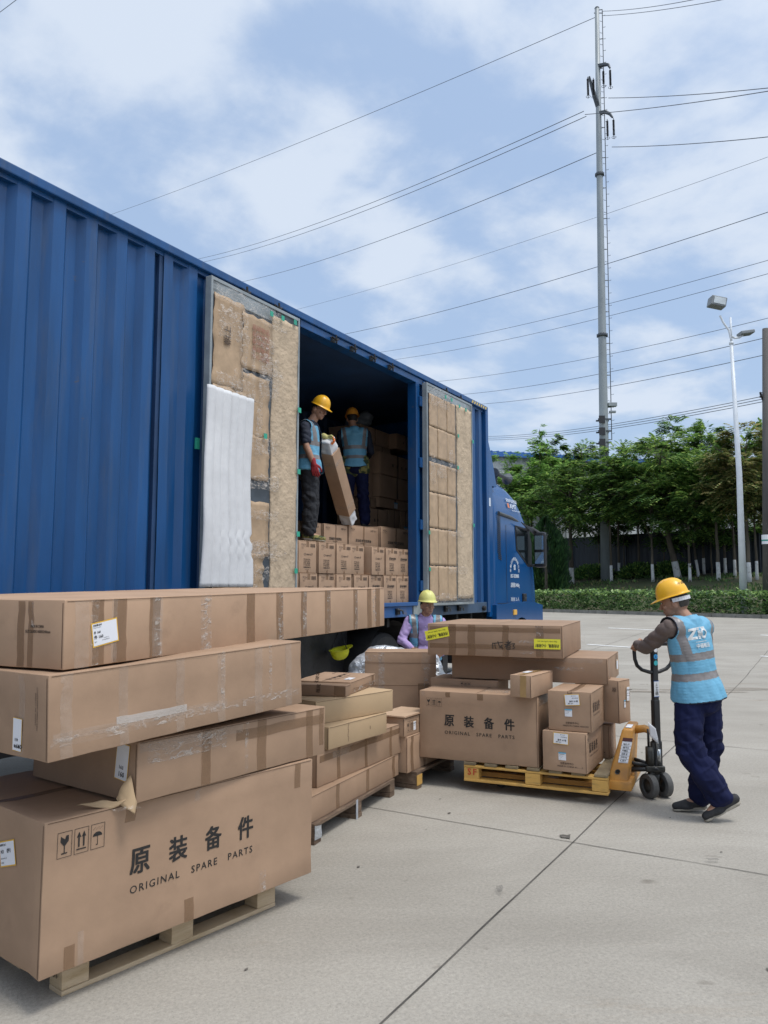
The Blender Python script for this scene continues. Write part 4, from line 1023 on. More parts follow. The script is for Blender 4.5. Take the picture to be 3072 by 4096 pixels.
# lower body: fender with wheel arch, step, bumper
arc = [(1.66 + .60 * math.cos(t), .50 + .60 * math.sin(t)) for t in [math.pi - k * math.pi / 16 for k in range(17)]]
o_ = side([(.50, .45), (1.06, .45)] + arc + [(2.26, .45), (2.72, .45), (2.80, .8), (2.79, 1.30), (2.35, 1.36), (1.9, 1.38), (.50, 1.34)], YS - .06, YS + .05, BLUEP, 'fender')
side([(.50, .45), (1.06, .45)] + arc + [(2.26, .45), (2.72, .45), (2.80, .8), (2.79, 1.30), (.50, 1.34)], TW - .05, TW + .06, BLUEP, 'fender')
g = MB(); A2_ = [(1.66 + .60 * math.cos(t), .50 + .60 * math.sin(t)) for t in [math.pi - k * math.pi / 16 for k in range(17)]]
for (x0, z0), (x1, z1) in zip(A2_, A2_[1:]): g.face([(x0, YS - .05, z0), (x1, YS - .05, z1), (x1, .8, z1), (x0, .8, z0)], BLACKPL)
g.build('wheel_arch', cab)
g = MB(); g.box((2.55, .05, .35), (2.92, 2.45, 1.08), BLUEP, None, .06); g.build('bumper', cab)
g = MB(); g.box((1.24, YS - .085, 1.155), (1.38, YS - .055, 1.245), mat('amber_lens', (.75, .42, .08), .3), None, .008); g.build('side_marker_lamp', cab)
# mirror
g = MB(); T_ = M.Translation((2.36, YS - .20, 2.33))
g.box((-.07, -.10, -.33), (.07, .12, .33), BLACKPL, T_, .05); mi_ = g.build('wing_mirror', cab)
g = MB(); g.box((-.082, -.075, .0), (-.072, .09, .26), mat('mirror_glass', (.35, .45, .5), .05, metal=.9), T_); g.box((-.082, -.075, -.26), (-.072, .09, -.05), mat('mirror_glass', (.3, .4, .5), .05), T_); g.build('mirror_glass', mi_)
g = MB(); g.tube([(2.28, YS + .1, 2.76), (2.32, YS - .05, 2.72), (2.35, YS - .17, 2.64)], .035, BLACKPL, 8); g.tube([(2.30, YS + .08, 2.02), (2.34, YS - .15, 2.05)], .022, BLACKPL, 8); g.build('mirror_arm', cab)
g = MB(); g.prism([(1.62, 2.80), (2.28, 2.70), (2.34, 2.60), (1.75, 2.755)], YS - .10, YS - .085, BLACKPL); g.build('rain_visor', cab)
# roof horn
g = MB(); hn = M.Translation((1.35, .55, 3.50))
g.tube([(1.36, .34, 3.68), (1.52, .34, 3.69), (1.84, .34, 3.66), (1.96, .34, 3.65)], [.09, .035, .04, .11], STEELD, 12); g.lathe([(.001, 0), (.085, .01), (.085, .06), (.03, .09)], STEELD, M.Translation((1.32, .34, 3.69)) @ M.Rotation(R(90), 4, 'Y'), 16)
g.tube([(1.42, .34, 3.45), (1.42, .34, 3.68)], .02, STEELD, 6); g.build('roof_horn', cab)
# wind deflector and vertical side fairing between cab and box
prof = [(.27, 3.36), (.27, 4.17), (.32, 4.215), (.50, 4.20), (.64, 3.95), (.76, 3.7), (.90, 3.36)]
g = MB()
for y0, y1 in ((.12, .16), (2.34, 2.38)): g.prism(prof, y0, y1, BLUEP)
pr = prof[2:]
for (x0, z0), (x1, z1) in zip(pr, pr[1:]): g.raw([(x0, .16, z0), (x1, .16, z1), (x1, 2.34, z1), (x0, 2.34, z0), (x0 - .03, .16, z0 - .01), (x1 - .03, .16, z1 - .01), (x1 - .03, 2.34, z1 - .01), (x0 - .03, 2.34, z0 - .01)], [(0, 1, 2, 3), (7, 6, 5, 4)], BLUEP)
g.box((.28, .17, 3.4), (.31, 2.33, 4.15), DARK); g.build('wind_deflector', truck)  # black plate stands for the shade inside the open-backed deflector
g = MB(); g.tube([(.30, .085, 3.42), (.33, .085, 3.85), (.36, .085, 4.02)], .018, BLUEP, 6); g.build('deflector_stay', truck)
g = MB(); g.prism([(.37, 1.15), (.56, 1.15), (.56, 3.3), (.47, 3.42), (.37, 3.42)], .06, .10, BLUEP); g.prism([(.37, 1.15), (.56, 1.15), (.56, 3.3), (.47, 3.42), (.37, 3.42)], 2.40, 2.44, BLUEP); g.build('side_fairing', truck)
tb('rear_cab_wall', (.40, .2, 1.1), (.55, 2.3, 3.3), DARK, bev=0)
# lettering
WP = mat('white_lettering', (.62, .68, .75), .5, var=.1)
fr = (V((0, YS, 0)), V((1, 0, 0)), V((0, 0, 1)), V((0, -1, 0)))
g = MB(); put_text(g, '8857-38288888', fr, 1.30, 1.80, w=.40, h=.065, m=WP, bold=.015, off=.004)
put_text(g, '总质量33400kg', fr, 1.30, 1.62, w=.42, h=.095, m=WP, bold=.02, off=.004); put_text(g, '准坐 2 人', fr, 1.30, 1.39, w=.40, h=.07, m=WP, bold=.015, off=.004)
s_ = '安徽正达物流有限公司'
for i, ch in enumerate(s_):
    t = math.pi * (1.0 - (i + .0) / (len(s_) - 1)); cx_, cz_ = 1.50 + .19 * math.cos(t), 1.93 + .20 * math.sin(t)
    put_text(g, ch, (V((cx_, YS, cz_)), V((math.sin(t), 0, -math.cos(t))), V((math.cos(t), 0, math.sin(t))), V((0, -1, 0))), -.03, -.02, h=.06, m=WP, bold=.02, off=.004)
put_text(g, '信', fr, 1.45, 1.94, h=.10, m=WP, bold=.03, off=.004)
g.build('lettering', cab)
def roof_fr(x, z):                        # tangent frame on the sloping roof cap
    w = interp(WT, z); w2 = interp(WT, z + .05); W_ = V((0, w - w2, .05)).normalized(); U_ = V((1, 0, 0)); return (V((x, yc - w, z)), U_, W_, U_.cross(W_))
g = MB(); f1 = roof_fr(1.25, 3.04); put_text(g, '采埃孚自动变速', f1, .02, .10, w=.52, h=.07, m=WP, bold=.015, off=.02)
put_text(g, 'AMT', f1, .14, -.01, w=.32, h=.085, m=WP, bold=.03, off=.02); fquad(g, f1, .04, -.01, .07, .075, mat('orange_print', (.7, .2, .05), .5), .02); fquad(g, f1, .08, -.01, .11, .075, mat('orange_print', (.7, .2, .05), .5), .02)
put_text(g, 'automatic shift', f1, .20, -.06, w=.40, h=.035, m=WP, off=.022); g.build('lettering', cab)
g = MB(); g.box((.37, .045, 2.98), (.44, .058, 3.12), WP); g.build('notice_plate', truck)
# ------------------------------------------------------------------ cartons
def cface(L, W, H):
    """frames of the carton's faces: (origin, U, V, normal); R = long right face, E = left end face read from the left, T = top"""
    return {'R': (V((0, 0, 0)), V((1, 0, 0)), V((0, 0, 1)), V((0, -1, 0))),
            'E': (V((0, W, 0)), V((0, -1, 0)), V((0, 0, 1)), V((-1, 0, 0))),
            'T': (V((0, 0, H)), V((1, 0, 0)), V((0, 1, 0)), V((0, 0, 1))),
            'X': (V((L, 0, 0)), V((0, 1, 0)), V((0, 0, 1)), V((1, 0, 0)))}
def carton_mesh(L, W, H, m, seed, dent=.006, seam='x', res=.09, flap=True):
    """a card box: rounded edges, faces that sag and dent slightly, a slit where the top flaps meet"""
    bmx = bmesh.new()
    nx, ny, nz = [max(2, min(22, int(d / res))) for d in (L, W, H)]
    g = MB()
    def grid(o, U, Vv, nu, nv):
        b = len(g.v)
        for j in range(nv + 1):
            for i in range(nu + 1): g.v.append(tuple(o + U * (i / nu) + Vv * (j / nv)))
        for j in range(nv):
            for i in range(nu): a = b + j * (nu + 1) + i; g.f.append((a, a + 1, a + nu + 2, a + nu + 1)); g.m.append(0)
    X, Y, Z = V((L, 0, 0)), V((0, W, 0)), V((0, 0, H)); O_ = V((0, 0, 0))
    grid(O_, X, Z, nx, nz); grid(Y, -Y, Z, ny, nz); grid(X, Y, Z, ny, nz); grid(X + Y, -X, Z, nx, nz); grid(Z, X, Y, nx, ny); grid(Y, X, -Y, nx, ny)
    me = bpy.data.meshes.new('cardboard_box'); me.from_pydata(g.v, [], g.f)
    bmx.from_mesh(me); bmesh.ops.remove_doubles(bmx, verts=bmx.verts, dist=1e-5); bmesh.ops.recalc_face_normals(bmx, faces=bmx.faces)
    c = V((L / 2, W / 2, H / 2))
    for v in bmx.verts:
        e = [min(v.co[i], (L, W, H)[i] - v.co[i]) for i in range(3)]
        onf = [e[i] < 1e-4 for i in range(3)]
        k = sum(onf)
        n = noise.noise(V((v.co.x * 2.1 + seed * 3.1, v.co.y * 2.1, v.co.z * 2.1 + seed)))
        n2 = noise.noise(V((v.co.x * 7 + seed, v.co.y * 7, v.co.z * 7 - seed)))
        if k == 1:
            i = onf.index(True); s_ = 1 if v.co[i] < 1e-4 else -1
            v.co[i] += s_ * (dent * (.5 + n) * 1.1 + dent * .55 * abs(n2))
            if i == 2 and s_ < 0: v.co[i] -= 0
        elif k >= 2:
            for i in range(3):
                if onf[i]: s_ = 1 if v.co[i] < 1e-4 else -1; v.co[i] += s_ * dent * .75 * abs(n2)
    sharp = [e for e in bmx.edges if e.calc_face_angle(0) > .9]
    bmesh.ops.bevel(bmx, geom=sharp, offset=.0045, segments=2, affect='EDGES', profile=.5)
    for f in bmx.faces: f.smooth = True
    for e in bmx.edges: e.smooth = e.calc_face_angle(0) < .5
    bmx.to_mesh(me); bmx.free(); me.materials.append(m)
    if flap:
        gg = MB(); F = cface(L, W, H)
        if seam == 'x': fquad(gg, F['T'], .004, W / 2 - .0025, L - .004, W / 2 + .0025, CARDIN, .0012)
        else: fquad(gg, F['T'], L / 2 - .0025, .004, L / 2 + .0025, W - .004, CARDIN, .0012)
        # double edge of the flaps along the upright near corner and under the top edge
        fquad(gg, F['E'], W - .010, .006, W - .0065, H - .012, CARDIN, .0012)
        fquad(gg, F['R'], .012, H - .0085, L - .012, H - .0060, CARDIN, .0010)
        bb = bmesh.new(); bb.from_mesh(me); me.materials.append(CARDIN)
        for f in gg.f:
            nf = bb.faces.new([bb.verts.new(gg.v[i]) for i in f]); nf.material_index = 1
        bb.to_mesh(me); bb.free()
    return me
class Box:
    def __init__(s, label, x, y, z, yaw, L, W, H, rise=0, rise_l=0, m=CARD, group='loose cardboard boxes stacked in the yard', cat='box', dent=.006, seam='x', parent=None, seed=None, name='cardboard_box'):
        s.L, s.W, s.H = L, W, H; s.seed = seed if seed is not None else len(bpy.data.objects)
        s.o = mesh_obj(name, carton_mesh(L, W, H, m, s.seed, dent, seam), parent)
        s.o.location = (x, y, z); s.o.rotation_euler = (math.atan(rise_l), -math.atan(rise), R(yaw)); tag(s.o, label, cat, group); s.F = cface(L, W, H)
    def conform(s, g, rigid=False):
        """press stickers, tape and print onto the dented card"""
        if not hasattr(s, 'bvh'): s.bvh = BVHTree.FromPolygons([v.co for v in s.o.data.vertices], [p.vertices for p in s.o.data.polygons])
        D_ = (s.L, s.W, s.H); out = []
        for p in g.v:
            p = V(p); d = [max(-p[i], p[i] - D_[i]) for i in range(3)]; off = max(d); i = d.index(off); n = V((0, 0, 0)); n[i] = 1 if p[i] > D_[i] / 2 else -1
            h = s.bvh.ray_cast(p + n * .02, -n, .06) if off > 0 else (None,)
            out.append(tuple(h[0] + n * max(.0008, off)) if h[0] else tuple(p))
        if rigid:               # a stiff sticker stays flat: lie on the highest point under it
            m_ = [(V(a) - V(b)) for a, b in zip(out, g.v)]; k = min(m_, key=lambda q: q.length); out = [tuple(V(p) + k * .9) for p in g.v]
        g.v = out; return g
    def tape(s, face, u0, v0, u1, v1, m=None, w=None, name='tape', seed=0):
        """a strip of tape; (u0,v0)-(u1,v1) is its rectangle on the face, laid with a ragged end and slight waves"""
        g = MB(); o, U, W_, n = s.F[face]; nu = max(2, int(abs(u1 - u0) / .035)); nv = max(2, int(abs(v1 - v0) / .035)); b = 0
        sd_ = seed or random.random() * 50
        for j in range(nv + 1):
            for i in range(nu + 1):
                fu, fv = i / nu, j / nv; u = u0 + (u1 - u0) * fu; v = v0 + (v1 - v0) * fv
                if abs(u1 - u0) < abs(v1 - v0): u += .006 * noise.noise(V((fv * 5, sd_, 0))) + (.0)
                else: v += .006 * noise.noise(V((fu * 5, sd_, 0)))
                off = .0016 + (.0025 * abs(noise.noise(V((u * 14, v * 14, sd_)))) if m in (CRINK, TAPEC) else .0006 * abs(noise.noise(V((u * 9, v * 9, sd_)))))
                g.v.append(tuple(o + U * u + W_ * v + n * off))
        k = g.mi(m or TAPE)
        for j in range(nv):
            for i in range(nu): a = j * (nu + 1) + i; g.f.append((a, a + 1, a + nu + 2, a + nu + 1)); g.m.append(k)
        return s.conform(g).build(name, s.o, True)
    def vtapes(s, face, us, w=.05, m=None, lip=.0, z0=0.0, z1=None):
        for i, u in enumerate(us): 
            mm = (m[i % len(m)] if isinstance(m, list) else m); ww = w * random.uniform(.85, 1.15); s.tape(face, u, z0 + .004, u + ww, (z1 or s.H) - .004, mm)
    def marks(s, name='printed_text'):
        s.g = MB(); s.gn = name; return s.g
    def done(s): return s.conform(s.g).build(s.gn, s.o)
    def icons(s, g, face, u, v, h, ink=INK, t=.0016):
        """fragile glass, two arrows up, umbrella, each in a thin frame"""
        F = s.F[face]; w = h * .62; e = h * .018
        for k in range(3):
            a = u + k * (w + h * .1)
            for q in ((a, v, a + w, v + e), (a, v + h - e, a + w, v + h), (a, v, a + e, v + h), (a + w - e, v, a + w, v + h)): fquad(g, F, *q, ink, t)
            c = a + w / 2
            if k == 0:
                fpoly(g, F, [(c - w * .27, v + h * .84), (c - w * .28, v + h * .62), (c - w * .06, v + h * .46), (c + w * .06, v + h * .46), (c + w * .28, v + h * .62), (c + w * .27, v + h * .84), (c + w * .1, v + h * .84), (c + w * .02, v + h * .7)], ink, t)
                fquad(g, F, c - w * .035, v + h * .18, c + w * .035, v + h * .47, ink, t); fquad(g, F, c - w * .2, v + h * .14, c + w * .2, v + h * .185, ink, t)
            elif k == 1:
                for d in (-w * .17, w * .17):
                    fpoly(g, F, [(c + d - w * .15, v + h * .64), (c + d + w * .15, v + h * .64), (c + d, v + h * .86)], ink, t); fquad(g, F, c + d - w * .055, v + h * .26, c + d + w * .055, v + h * .645, ink, t)
                fquad(g, F, c - w * .34, v + h * .15, c + w * .34, v + h * .195, ink, t)
            else:
                pts = [(c + w * .34 * math.cos(x), v + h * .50 + h * .17 * math.sin(x)) for x in [math.pi * i / 10 for i in range(11)]]
                fpoly(g, F, pts, ink, t); fquad(g, F, c - w * .02, v + h * .18, c + w * .02, v + h * .52, ink, t); fquad(g, F, c - w * .12, v + h * .15, c + w * .02, v + h * .185, ink, t)
                for i in range(9): fquad(g, F, c - w * .34 + w * .08 * i, v + h * (.76 + .07 * (i % 3) / 2), c - w * .31 + w * .08 * i, v + h * (.79 + .07 * (i % 3) / 2), ink, t)
    def parts_text(s, face, u, v, w, ink=INK):
        """the four characters and the English line below them; w = overall width, (u,v) = lower left of the English line"""
        g = s.marks(); F = s.F[face]; ch = w * .135
        for i, c in enumerate('原装备件'):
            put_text(g, c, F, u + i * (w - ch) / 3, v + w * .112, h=ch * 1.12, w=ch, m=ink, bold=.032)
        put_text(g, 'ORIGINAL   SPARE   PARTS', F, u, v, h=w * .046, w=w, m=ink, bold=.012, space=1.25); return g
    def sticker(s, face, u, v, w, h, border=True, rot=0, cyan=False, lines=None, name='shipping_label', flip=False):
        g = MB(); F = s.F[face]; o, U, W_, n = F
        ca, sa = math.cos(rot), math.sin(rot); U2 = U * ca + W_ * sa; W2 = W_ * ca - U * sa; o2 = o + U * (u) + W_ * (v)
        F2 = (o2, U2, W2, n); e = w * .035 if border else 0
        if border: fquad(g, F2, 0, 0, w, h, YBORD, .0022)
        fquad(g, F2, e, e, w - e, h - e, PAPER, .0028)
        if cyan: fquad(g, F2, 0, h * .86, w, h, CYAN, .0032)
        for (tx, a, b, hh, k) in (lines or []):
            put_text(g, tx, F2, w * a, h * b, h=h * hh, m=INK, bold=.01 * k, off=.0034, flip=flip)
        return s.conform(g, True).build(name, s.o)
LAB = [('变速箱总成', .07, .84, .085, 1), ('零件号 8PK2370 整车', .07, .76, .04, 0), ('件 160', .07, .53, .12, 2), ('件 160', .07, .32, .16, 2), ('备注:', .07, .18, .06, 0), ('到站 请核对数量签收', .36, .20, .04, 0), ('发货日期 06-18', .42, .28, .04, 0)]
LAB2 = [('三号门总成件', .06, .80, .09, 1), ('154', .10, .52, .14, 2), ('160', .50, .52, .17, 2), ('收货 备件库 请轻放', .06, .30, .06, 0), ('数量 1/1', .06, .12, .07, 0)]
LAB3 = [('发货清单 备件中心', .07, .72, .09, 1), ('件号 204 数量 20', .07, .5, .07, 0), ('客户 服务站', .07, .34, .07, 0), ('备注 易碎', .07, .12, .05, 0)]
G1 = 'cardboard boxes in the tall front stack'
# --- front stack
b = Box('largest box at the bottom left with black lettering and three warning icons', -1.304, 3.062, .140, 50.5, 1.456, .90, .580, dent=.009, group=G1)
g = b.parts_text('R', .382, .205, .672)
b.icons(g, 'R', .055, .430, .098); b.done()
b.sticker('E', .90 - .36, .335, .135, .10, rot=R(16), lines=LAB2, flip=True)
b.tape('R', .10, .004, .145, .09); b.tape('R', .155, .004, .18, .13, TAPEC); b.tape('R', .66, .004, .71, .10); b.tape('R', 1.10, .004, 1.14, .10, CRINK); b.tape('R', 1.33, .45, 1.37, .575, TAPE); b.tape('R', .35, .50, .40, .577, TAPE); b.tape('T', .0, .43, 1.45, .48)
g = b.marks('scuff_patch'); fpoly(g, b.F['R'], [(.70, .515), (.735, .52), (.725, .55), (.74, .575), (.705, .56)], TAPEC, .002); b.done()
b2 = Box('long taped box resting between the lettered box and the wide box above it', -1.034, 3.313, .7245, 54.0, 1.214, .80, .251, group=G1, dent=.005)
b2.vtapes('R', [.02 + .33, .70, 1.06], .055); b2.tape('R', .01, .205, .6, .243, TAPEC); b2.tape('R', .56, .165, 1.20, .215); b2.tape('R', .62, .01, .64, .245, CRINK); b2.tape('R', .05, .15, .5, .235, CRINK); b2.tape('R', 1.165, .05, 1.20, .245)
b2.sticker('E', .80 - .155, .085, .09, .155, lines=[('163', .35, .3, .10, 1), ('160', .35, .1, .13, 2)], rot=R(-6))
g = MB()   # torn flap hanging at the foot of the near corner
def crumple(g, pts, m, seed, amp=.012, n=5):
    a, b_, c, d = [V(p) for p in pts]; base = len(g.v); k = g.mi(m)
    for j in range(n + 1):
        for i in range(n + 1):
            u, v = i / n, j / n; p = (a * (1 - u) + b_ * u) * (1 - v) + (d * (1 - u) + c * u) * v
            g.v.append(tuple(p + V((noise.noise(p * 14 + V((seed, 0, 0))), noise.noise(p * 14 + V((0, seed, 0))), noise.noise(p * 14 + V((0, 0, seed))))) * amp))
    for j in range(n):
        for i in range(n): q = base + j * (n + 1) + i; g.f.append((q, q + 1, q + n + 2, q + n + 1)); g.m.append(k)
crumple(g, [(-.01, .03, .11), (-.005, -.012, .01), (-.03, -.025, -.045), (-.075, .05, .03)], CARDLT, 3, .02)
crumple(g, [(-.03, .0, .015), (-.10, .09, .02), (-.17, .16, .008), (-.10, .05, -.004)], CARDLT, 8, .02)
b2_f = g.build('torn_flap', b2.o, True); md = b2_f.modifiers.new('s', 'SOLIDIFY'); md.thickness = .003
g = MB(); crumple(g, [(-.12, .0, .004), (-.02, -.02, .002), (.0, -.03, -.012), (-.09, -.015, -.01)], CRINK, 4, .01); g.build('loose_tape', b2.o, True)
b3 = Box('deep taped box second from the top of the tall front stack', -1.236, 2.904, .978, 55.3, 1.425, 1.0, .320, rise=.034, rise_l=0, group=G1, dent=.006)
b3.vtapes('R', [.05, .31, .60, .84, 1.08, 1.30], .05, [TAPEC, TAPEC, TAPEC, TAPEC, TAPEC, TAPEC]); b3.tape('R', .01, .05, 1.40, .085, CRINK); b3.tape('R', .02, .07, .9, .10, TAPEC); b3.tape('R', .30, .085, .66, .115, mat('shiny_tape', (.62, .58, .54), .1, var=.1, alpha=.55)); b3.tape('E', .80, .01, .84, .31, TAPEC)
b3.tape('R', .86, .09, .885, .32, CRINK); b3.tape('R', 1.18, .05, 1.20, .32, CRINK)
b3.sticker('E', 1.0 - .235, .022, .062, .125, lines=[('159', .3, .30, .09, 1), ('160', .55, .10, .13, 2), ('轴总成', .2, .1, .1, 1)], rot=R(-2))
g = b3.marks(); put_text(g, 'MADE IN CHINA', b3.F['E'], 1.0 - .085, .13, h=.007, w=.12, rot=R(90), m=INKF); put_text(g, 'SIZE:1500X1040X350mm', b3.F['E'], 1.0 - .072, .11, h=.008, w=.16, rot=R(90), m=INKF); b3.done()
b4 = Box('wide flat topmost box of the front stack printed with its size', -1.227, 2.987, 1.3065, 63.5, 2.76, 1.40, .268, rise=.018, group=G1, dent=.005, seam='y')
b4.vtapes('R', [.14, .25, .46, .475, .82, 1.16, 1.43, 1.68, 1.945, 2.31, 2.50, 2.62], .065, [TAPE, TAPE, TAPE, TAPEC, CRINK, TAPE, TAPE, TAPE, TAPE, TAPE, TAPE, TAPE])
b4.vtapes('R', [.13, .49, .80, 1.45, 1.70, 1.97, 2.33, 2.58], .045, CRINK)
b4.tape('R', .24, .006, .27, .262, TAPEC); b4.tape('R', .05, .0, .12, .26, TAPEC)
b4.sticker('R', .143, .072, .138, .098, rot=R(8), lines=LAB)
g = b4.marks(); put_text(g, 'MADE IN CHINA', b4.F['E'], 1.4 - .185, .158, h=.011, w=.073, m=INK, bold=.01); put_text(g, 'SIZE:2650X1400X240mm', b4.F['E'], 1.4 - .215, .138, h=.011, w=.140, m=INK, bold=.01); b4.done()
b4.tape('E', 1.4 - .20, .004, 1.4 - .17, .262, TAPE); b4.tape('E', 1.4 - .26, .004, 1.4 - .22, .262, TAPE); b4.tape('E', 1.4 - .18, .16, 1.4 - .165, .262, CRINK)
# --- pallets
NAIL = mat('nail_head', (.05, .04, .035), .6, metal=.5)
def pallet(label, x, y, z, yaw, L, W, m, style='block', deck=None, H=.144, name='wooden_pallet', top=.022):
    """x-direction L is the side seen from the front; three legs per side"""
    o = empty(name, (x, y, z), R(yaw), label, 'pallet', 'wooden pallets'); deck = deck or m; rr = random.Random(int(x * 100))
    def bd(nm, a, b_, mm, k=.004): g = MB(); a = [q + rr.uniform(-.002, .002) for q in a]; g.box(a, b_, mm, None, k); return g.build(nm, o)
    nb = 6; bw = W / nb
    if style == 'block':
        for i in range(3):
            y0 = [0, W / 2 - .05, W - .10][i]; bd('bottom_board', (0, y0, 0), (L, y0 + .10, .020), m); bd('stringer_board', (0, y0, H - top - .020), (L, y0 + .10, H - top - .001), m)
            for j in range(3):
                x0 = [.0, L / 2 - .055, L - .12][j]; bd('block', (x0 + .001, y0 + .001, .021), (x0 + .119, y0 + .099, H - top - .021), m)
        nd = 7
        for i in range(nd): x0 = i * (L - .1) / (nd - 1); bd('deck_board', (x0, 0, H - top), (x0 + .10, W, H), deck)
    else:
        for j in range(3):
            x0 = [.0, L / 2 - .04, L - .09][j]; bd('runner', (x0, 0, .0), (x0 + .09, W, .035), m); bd('runner_block', (x0, .0, .036), (x0 + .09, W * .98, H - top - .001), m)
        for i in range(nb): y0 = i * (W - .1) / (nb - 1); bd('deck_board', (0, y0, H - top), (L, y0 + .10, H), deck)
    return o
pA = pallet('pale new wooden pallet under the big lettered box at bottom left', -1.285, 3.235, 0, 50.5, 1.145, .80, WOODN, deck=WOODN, H=.139)
g = MB(); put_text(g, '6681', (V((-.001, .75, 0)), V((0, -1, 0)), V((0, 0, 1)), V((-1, 0, 0))), .64, .06, h=.03, m=INKF, bold=.02); g.build('stamp', pA)
# --- second stack
G2 = 'cardboard boxes in the low second stack'
D1_ = math.cos(R(65.7)), math.sin(R(65.7))
Ln = 1.62
b = Box('lowest box of the second stack on the dark old pallet', .118 - Ln * D1_[0], 6.347 - Ln * D1_[1], .130, 65.7, Ln, .70, .168, group=G2)
b.vtapes('R', [.55, 1.02, 1.50], .05, TAPE)
b = Box('long box second from the bottom of the second stack', -.444, 5.257, .2985, 62.5, 1.44, .60, .232, group=G2)
b.vtapes('R', [.26, .66, 1.06, 1.34], .045); b.tape('R', .03, .155, 1.42, .20); b.tape('R', .2, .15, .45, .2, TAPEC)
b = Box('small shallow open box with a vertical crease in the second stack', -.373, 5.318, .531, 58.4, .754, .40, .152, m=CARDLT, group=G2)
g = b.marks('crease'); 
for k in range(8): fquad(g, b.F['R'], .235 + .004 * math.sin(k * 2), .02 + k * .016, .239 + .004 * math.sin(k * 2), .038 + k * .016, CARDIN, .0015)
fquad(g, b.F['R'], .52, .06, .526, .085, CARDIN, .0015); b.done()
b = Box('plain yellowish flat box without tape near the top of the second stack', -.468, 5.394, .6835, 49.5, .827, .42, .160, m=CARDLT, group=G2, dent=.004)
b = Box('small thin box with a grey brown end in front of the printed thin box', -.272, 5.600, .8445, 75.2, .12, .40, .080, group=G2, dent=.005, seam='y')
b.tape('E', .31, .006, .39, .074, TAPE); g = b.marks(); put_text(g, '挡风', b.F['E'], .20, .02, h=.03, m=INKF, rot=R(80), bold=.02); b.done()
b = Box('thin box with printed top lying on the second stack', -.245, 5.725, .8445, 73.5, .615, .44, .090, group=G2, dent=.005)
b.tape('R', .02, .01, .66, .04, CRINK); b.vtapes('R', [.52], .06); b.tape('E', .30, .01, .36, .08, TAPE); b.tape('R', .05, .01, .6, .035, TAPE)
g = b.marks(); 
for i, c in enumerate('原装备件'): put_text(g, c, b.F['T'], .12 + .11 * i, .20, h=.045, w=.05, m=INKF, bold=.03, rot=R(0))
put_text(g, 'ORIGINAL SPARE PARTS', b.F['T'], .12, .165, h=.014, w=.38, m=INKF); put_text(g, 'FRAGILE', b.F['T'], .52, .32, h=.02, m=INKF)
put_text(g, '挡风玻璃', b.F['E'], .18, .03, h=.03, m=INKF, rot=R(80), bold=.02); b.done()
b.sticker('T', .14, .05, .13, .055, border=False, lines=[('备件', .1, .3, .3, 0)])
pB = pallet('dark weathered pallet under the second stack with foil tape on its corner', -.440, 5.045, 0, 66.3, 1.30, .90, WOODO, 'stringer', H=.129)
g = MB(); crumple(g, [(-.004, -.004, .03), (.085, -.006, .03), (.08, -.008, .11), (.0, -.004, .12)], FOIL, 2, .01); g.build('foil_tape', pB, True)
g = MB(); g.box((.60, -.005, .0), (.628, -.001, .1315), mat('grey_strap', (.35, .37, .40), .4)); g.build('strap', pB)
# --- third stack behind
G3 = 'cardboard boxes in the back stack by the truck'
b = Box('tall lower box of the back stack standing on the worn pallet', .190, 6.345, .140, 62, .95, .38, .285, group=G3)
b.vtapes('R', [.06, .30], .05)
b = Box('box with loose double lid in the back stack', .165, 6.33, .4265, 60, .50, .30, .150, group=G3); b.sticker('R', .15, .03, .045, .075, lines=LAB3[:2]); g = b.marks(); b.icons(g, 'R', .04, .03, .085, INKF); b.done()
g = MB(); g.box((-.015, -.012, .153), (.48, .29, .158), CARD, None, .002); g.box((-.005, -.004, .159), (.46, .28, .163), CARDCUT, None, .001); g.build('lid_flap', b.o)
b = Box('upright panelled box facing the camera in front of the crouching area', -.180, 7.28, .140, -3, .665, .40, .888, group=G3, dent=.006)
g = b.marks('fold_line')
for z in (.888 - .105, .888 - .31): fquad(g, b.F['R'], .003, z, .662, z + .004, CARDIN, .0015)
fquad(g, b.F['R'], .15, .888 - .53, .662, .888 - .527, CARDIN, .0015); b.done()
b.vtapes('R', [.13], .05, CRINK, z0=.30); b.tape('R', .53, .72, .61, .885, TAPEC); b.tape('R', .55, .38, .60, .75, CRINK); b.tape('R', .13, .30, .18, .885, TAPEC); b.tape('R', .50, .1, .60, .60, TAPE); b.tape('R', .0, .80, .16, .86, CRINK)
pC = pallet('worn brown pallet with yellow stained block under the back stack', .265, 6.40, 0, 62, 1.45, 1.0, WOODO, 'stringer', H=.139)
g = MB(); g.box((-.002, -.006, .03), (.092, -.0005, .11), WOODY); g.build('painted_end', pC)
# silver bubble wrap bundle behind the upright box
def puff(prims, label, name, m, cat, voxel=.02):
    me = blob(prims, voxel, 3, (m,), disp=lambda c, n: .028 * fbm(c, 7, 3) + .02 * abs(fbm(c, 16, 8)) - .01); o = mesh_obj(name, me); return tag(o, label, cat)
puff([('e', (.03, 7.95, .62), (.42, .16, .42)), ('c', (-.22, 7.9, .70), (-.10, 7.9, .94), .16, .10), ('c', (-.38, 7.95, .5), (-.20, 7.9, .84), .12, .13), ('e', (.42, 7.9, .60), (.28, .15, .22)), ('c', (.50, 7.9, .55), (.50, 7.92, .90), .17, .08), ('c', (.62, 7.9, .6), (.72, 7.92, .66), .14, .12), ('b', (.1, 7.95, .30), (.5, .15, .2))], 'crumpled silver bubble wrap bundle bulging out behind the upright box', 'bubble_wrap_bundle', FOIL, 'bundle')
pallet('low dark pallet carrying the silver bubble wrap bundle', -.45, 7.75, 0, 0, 1.2, .5, WOODO, 'stringer', H=.12)
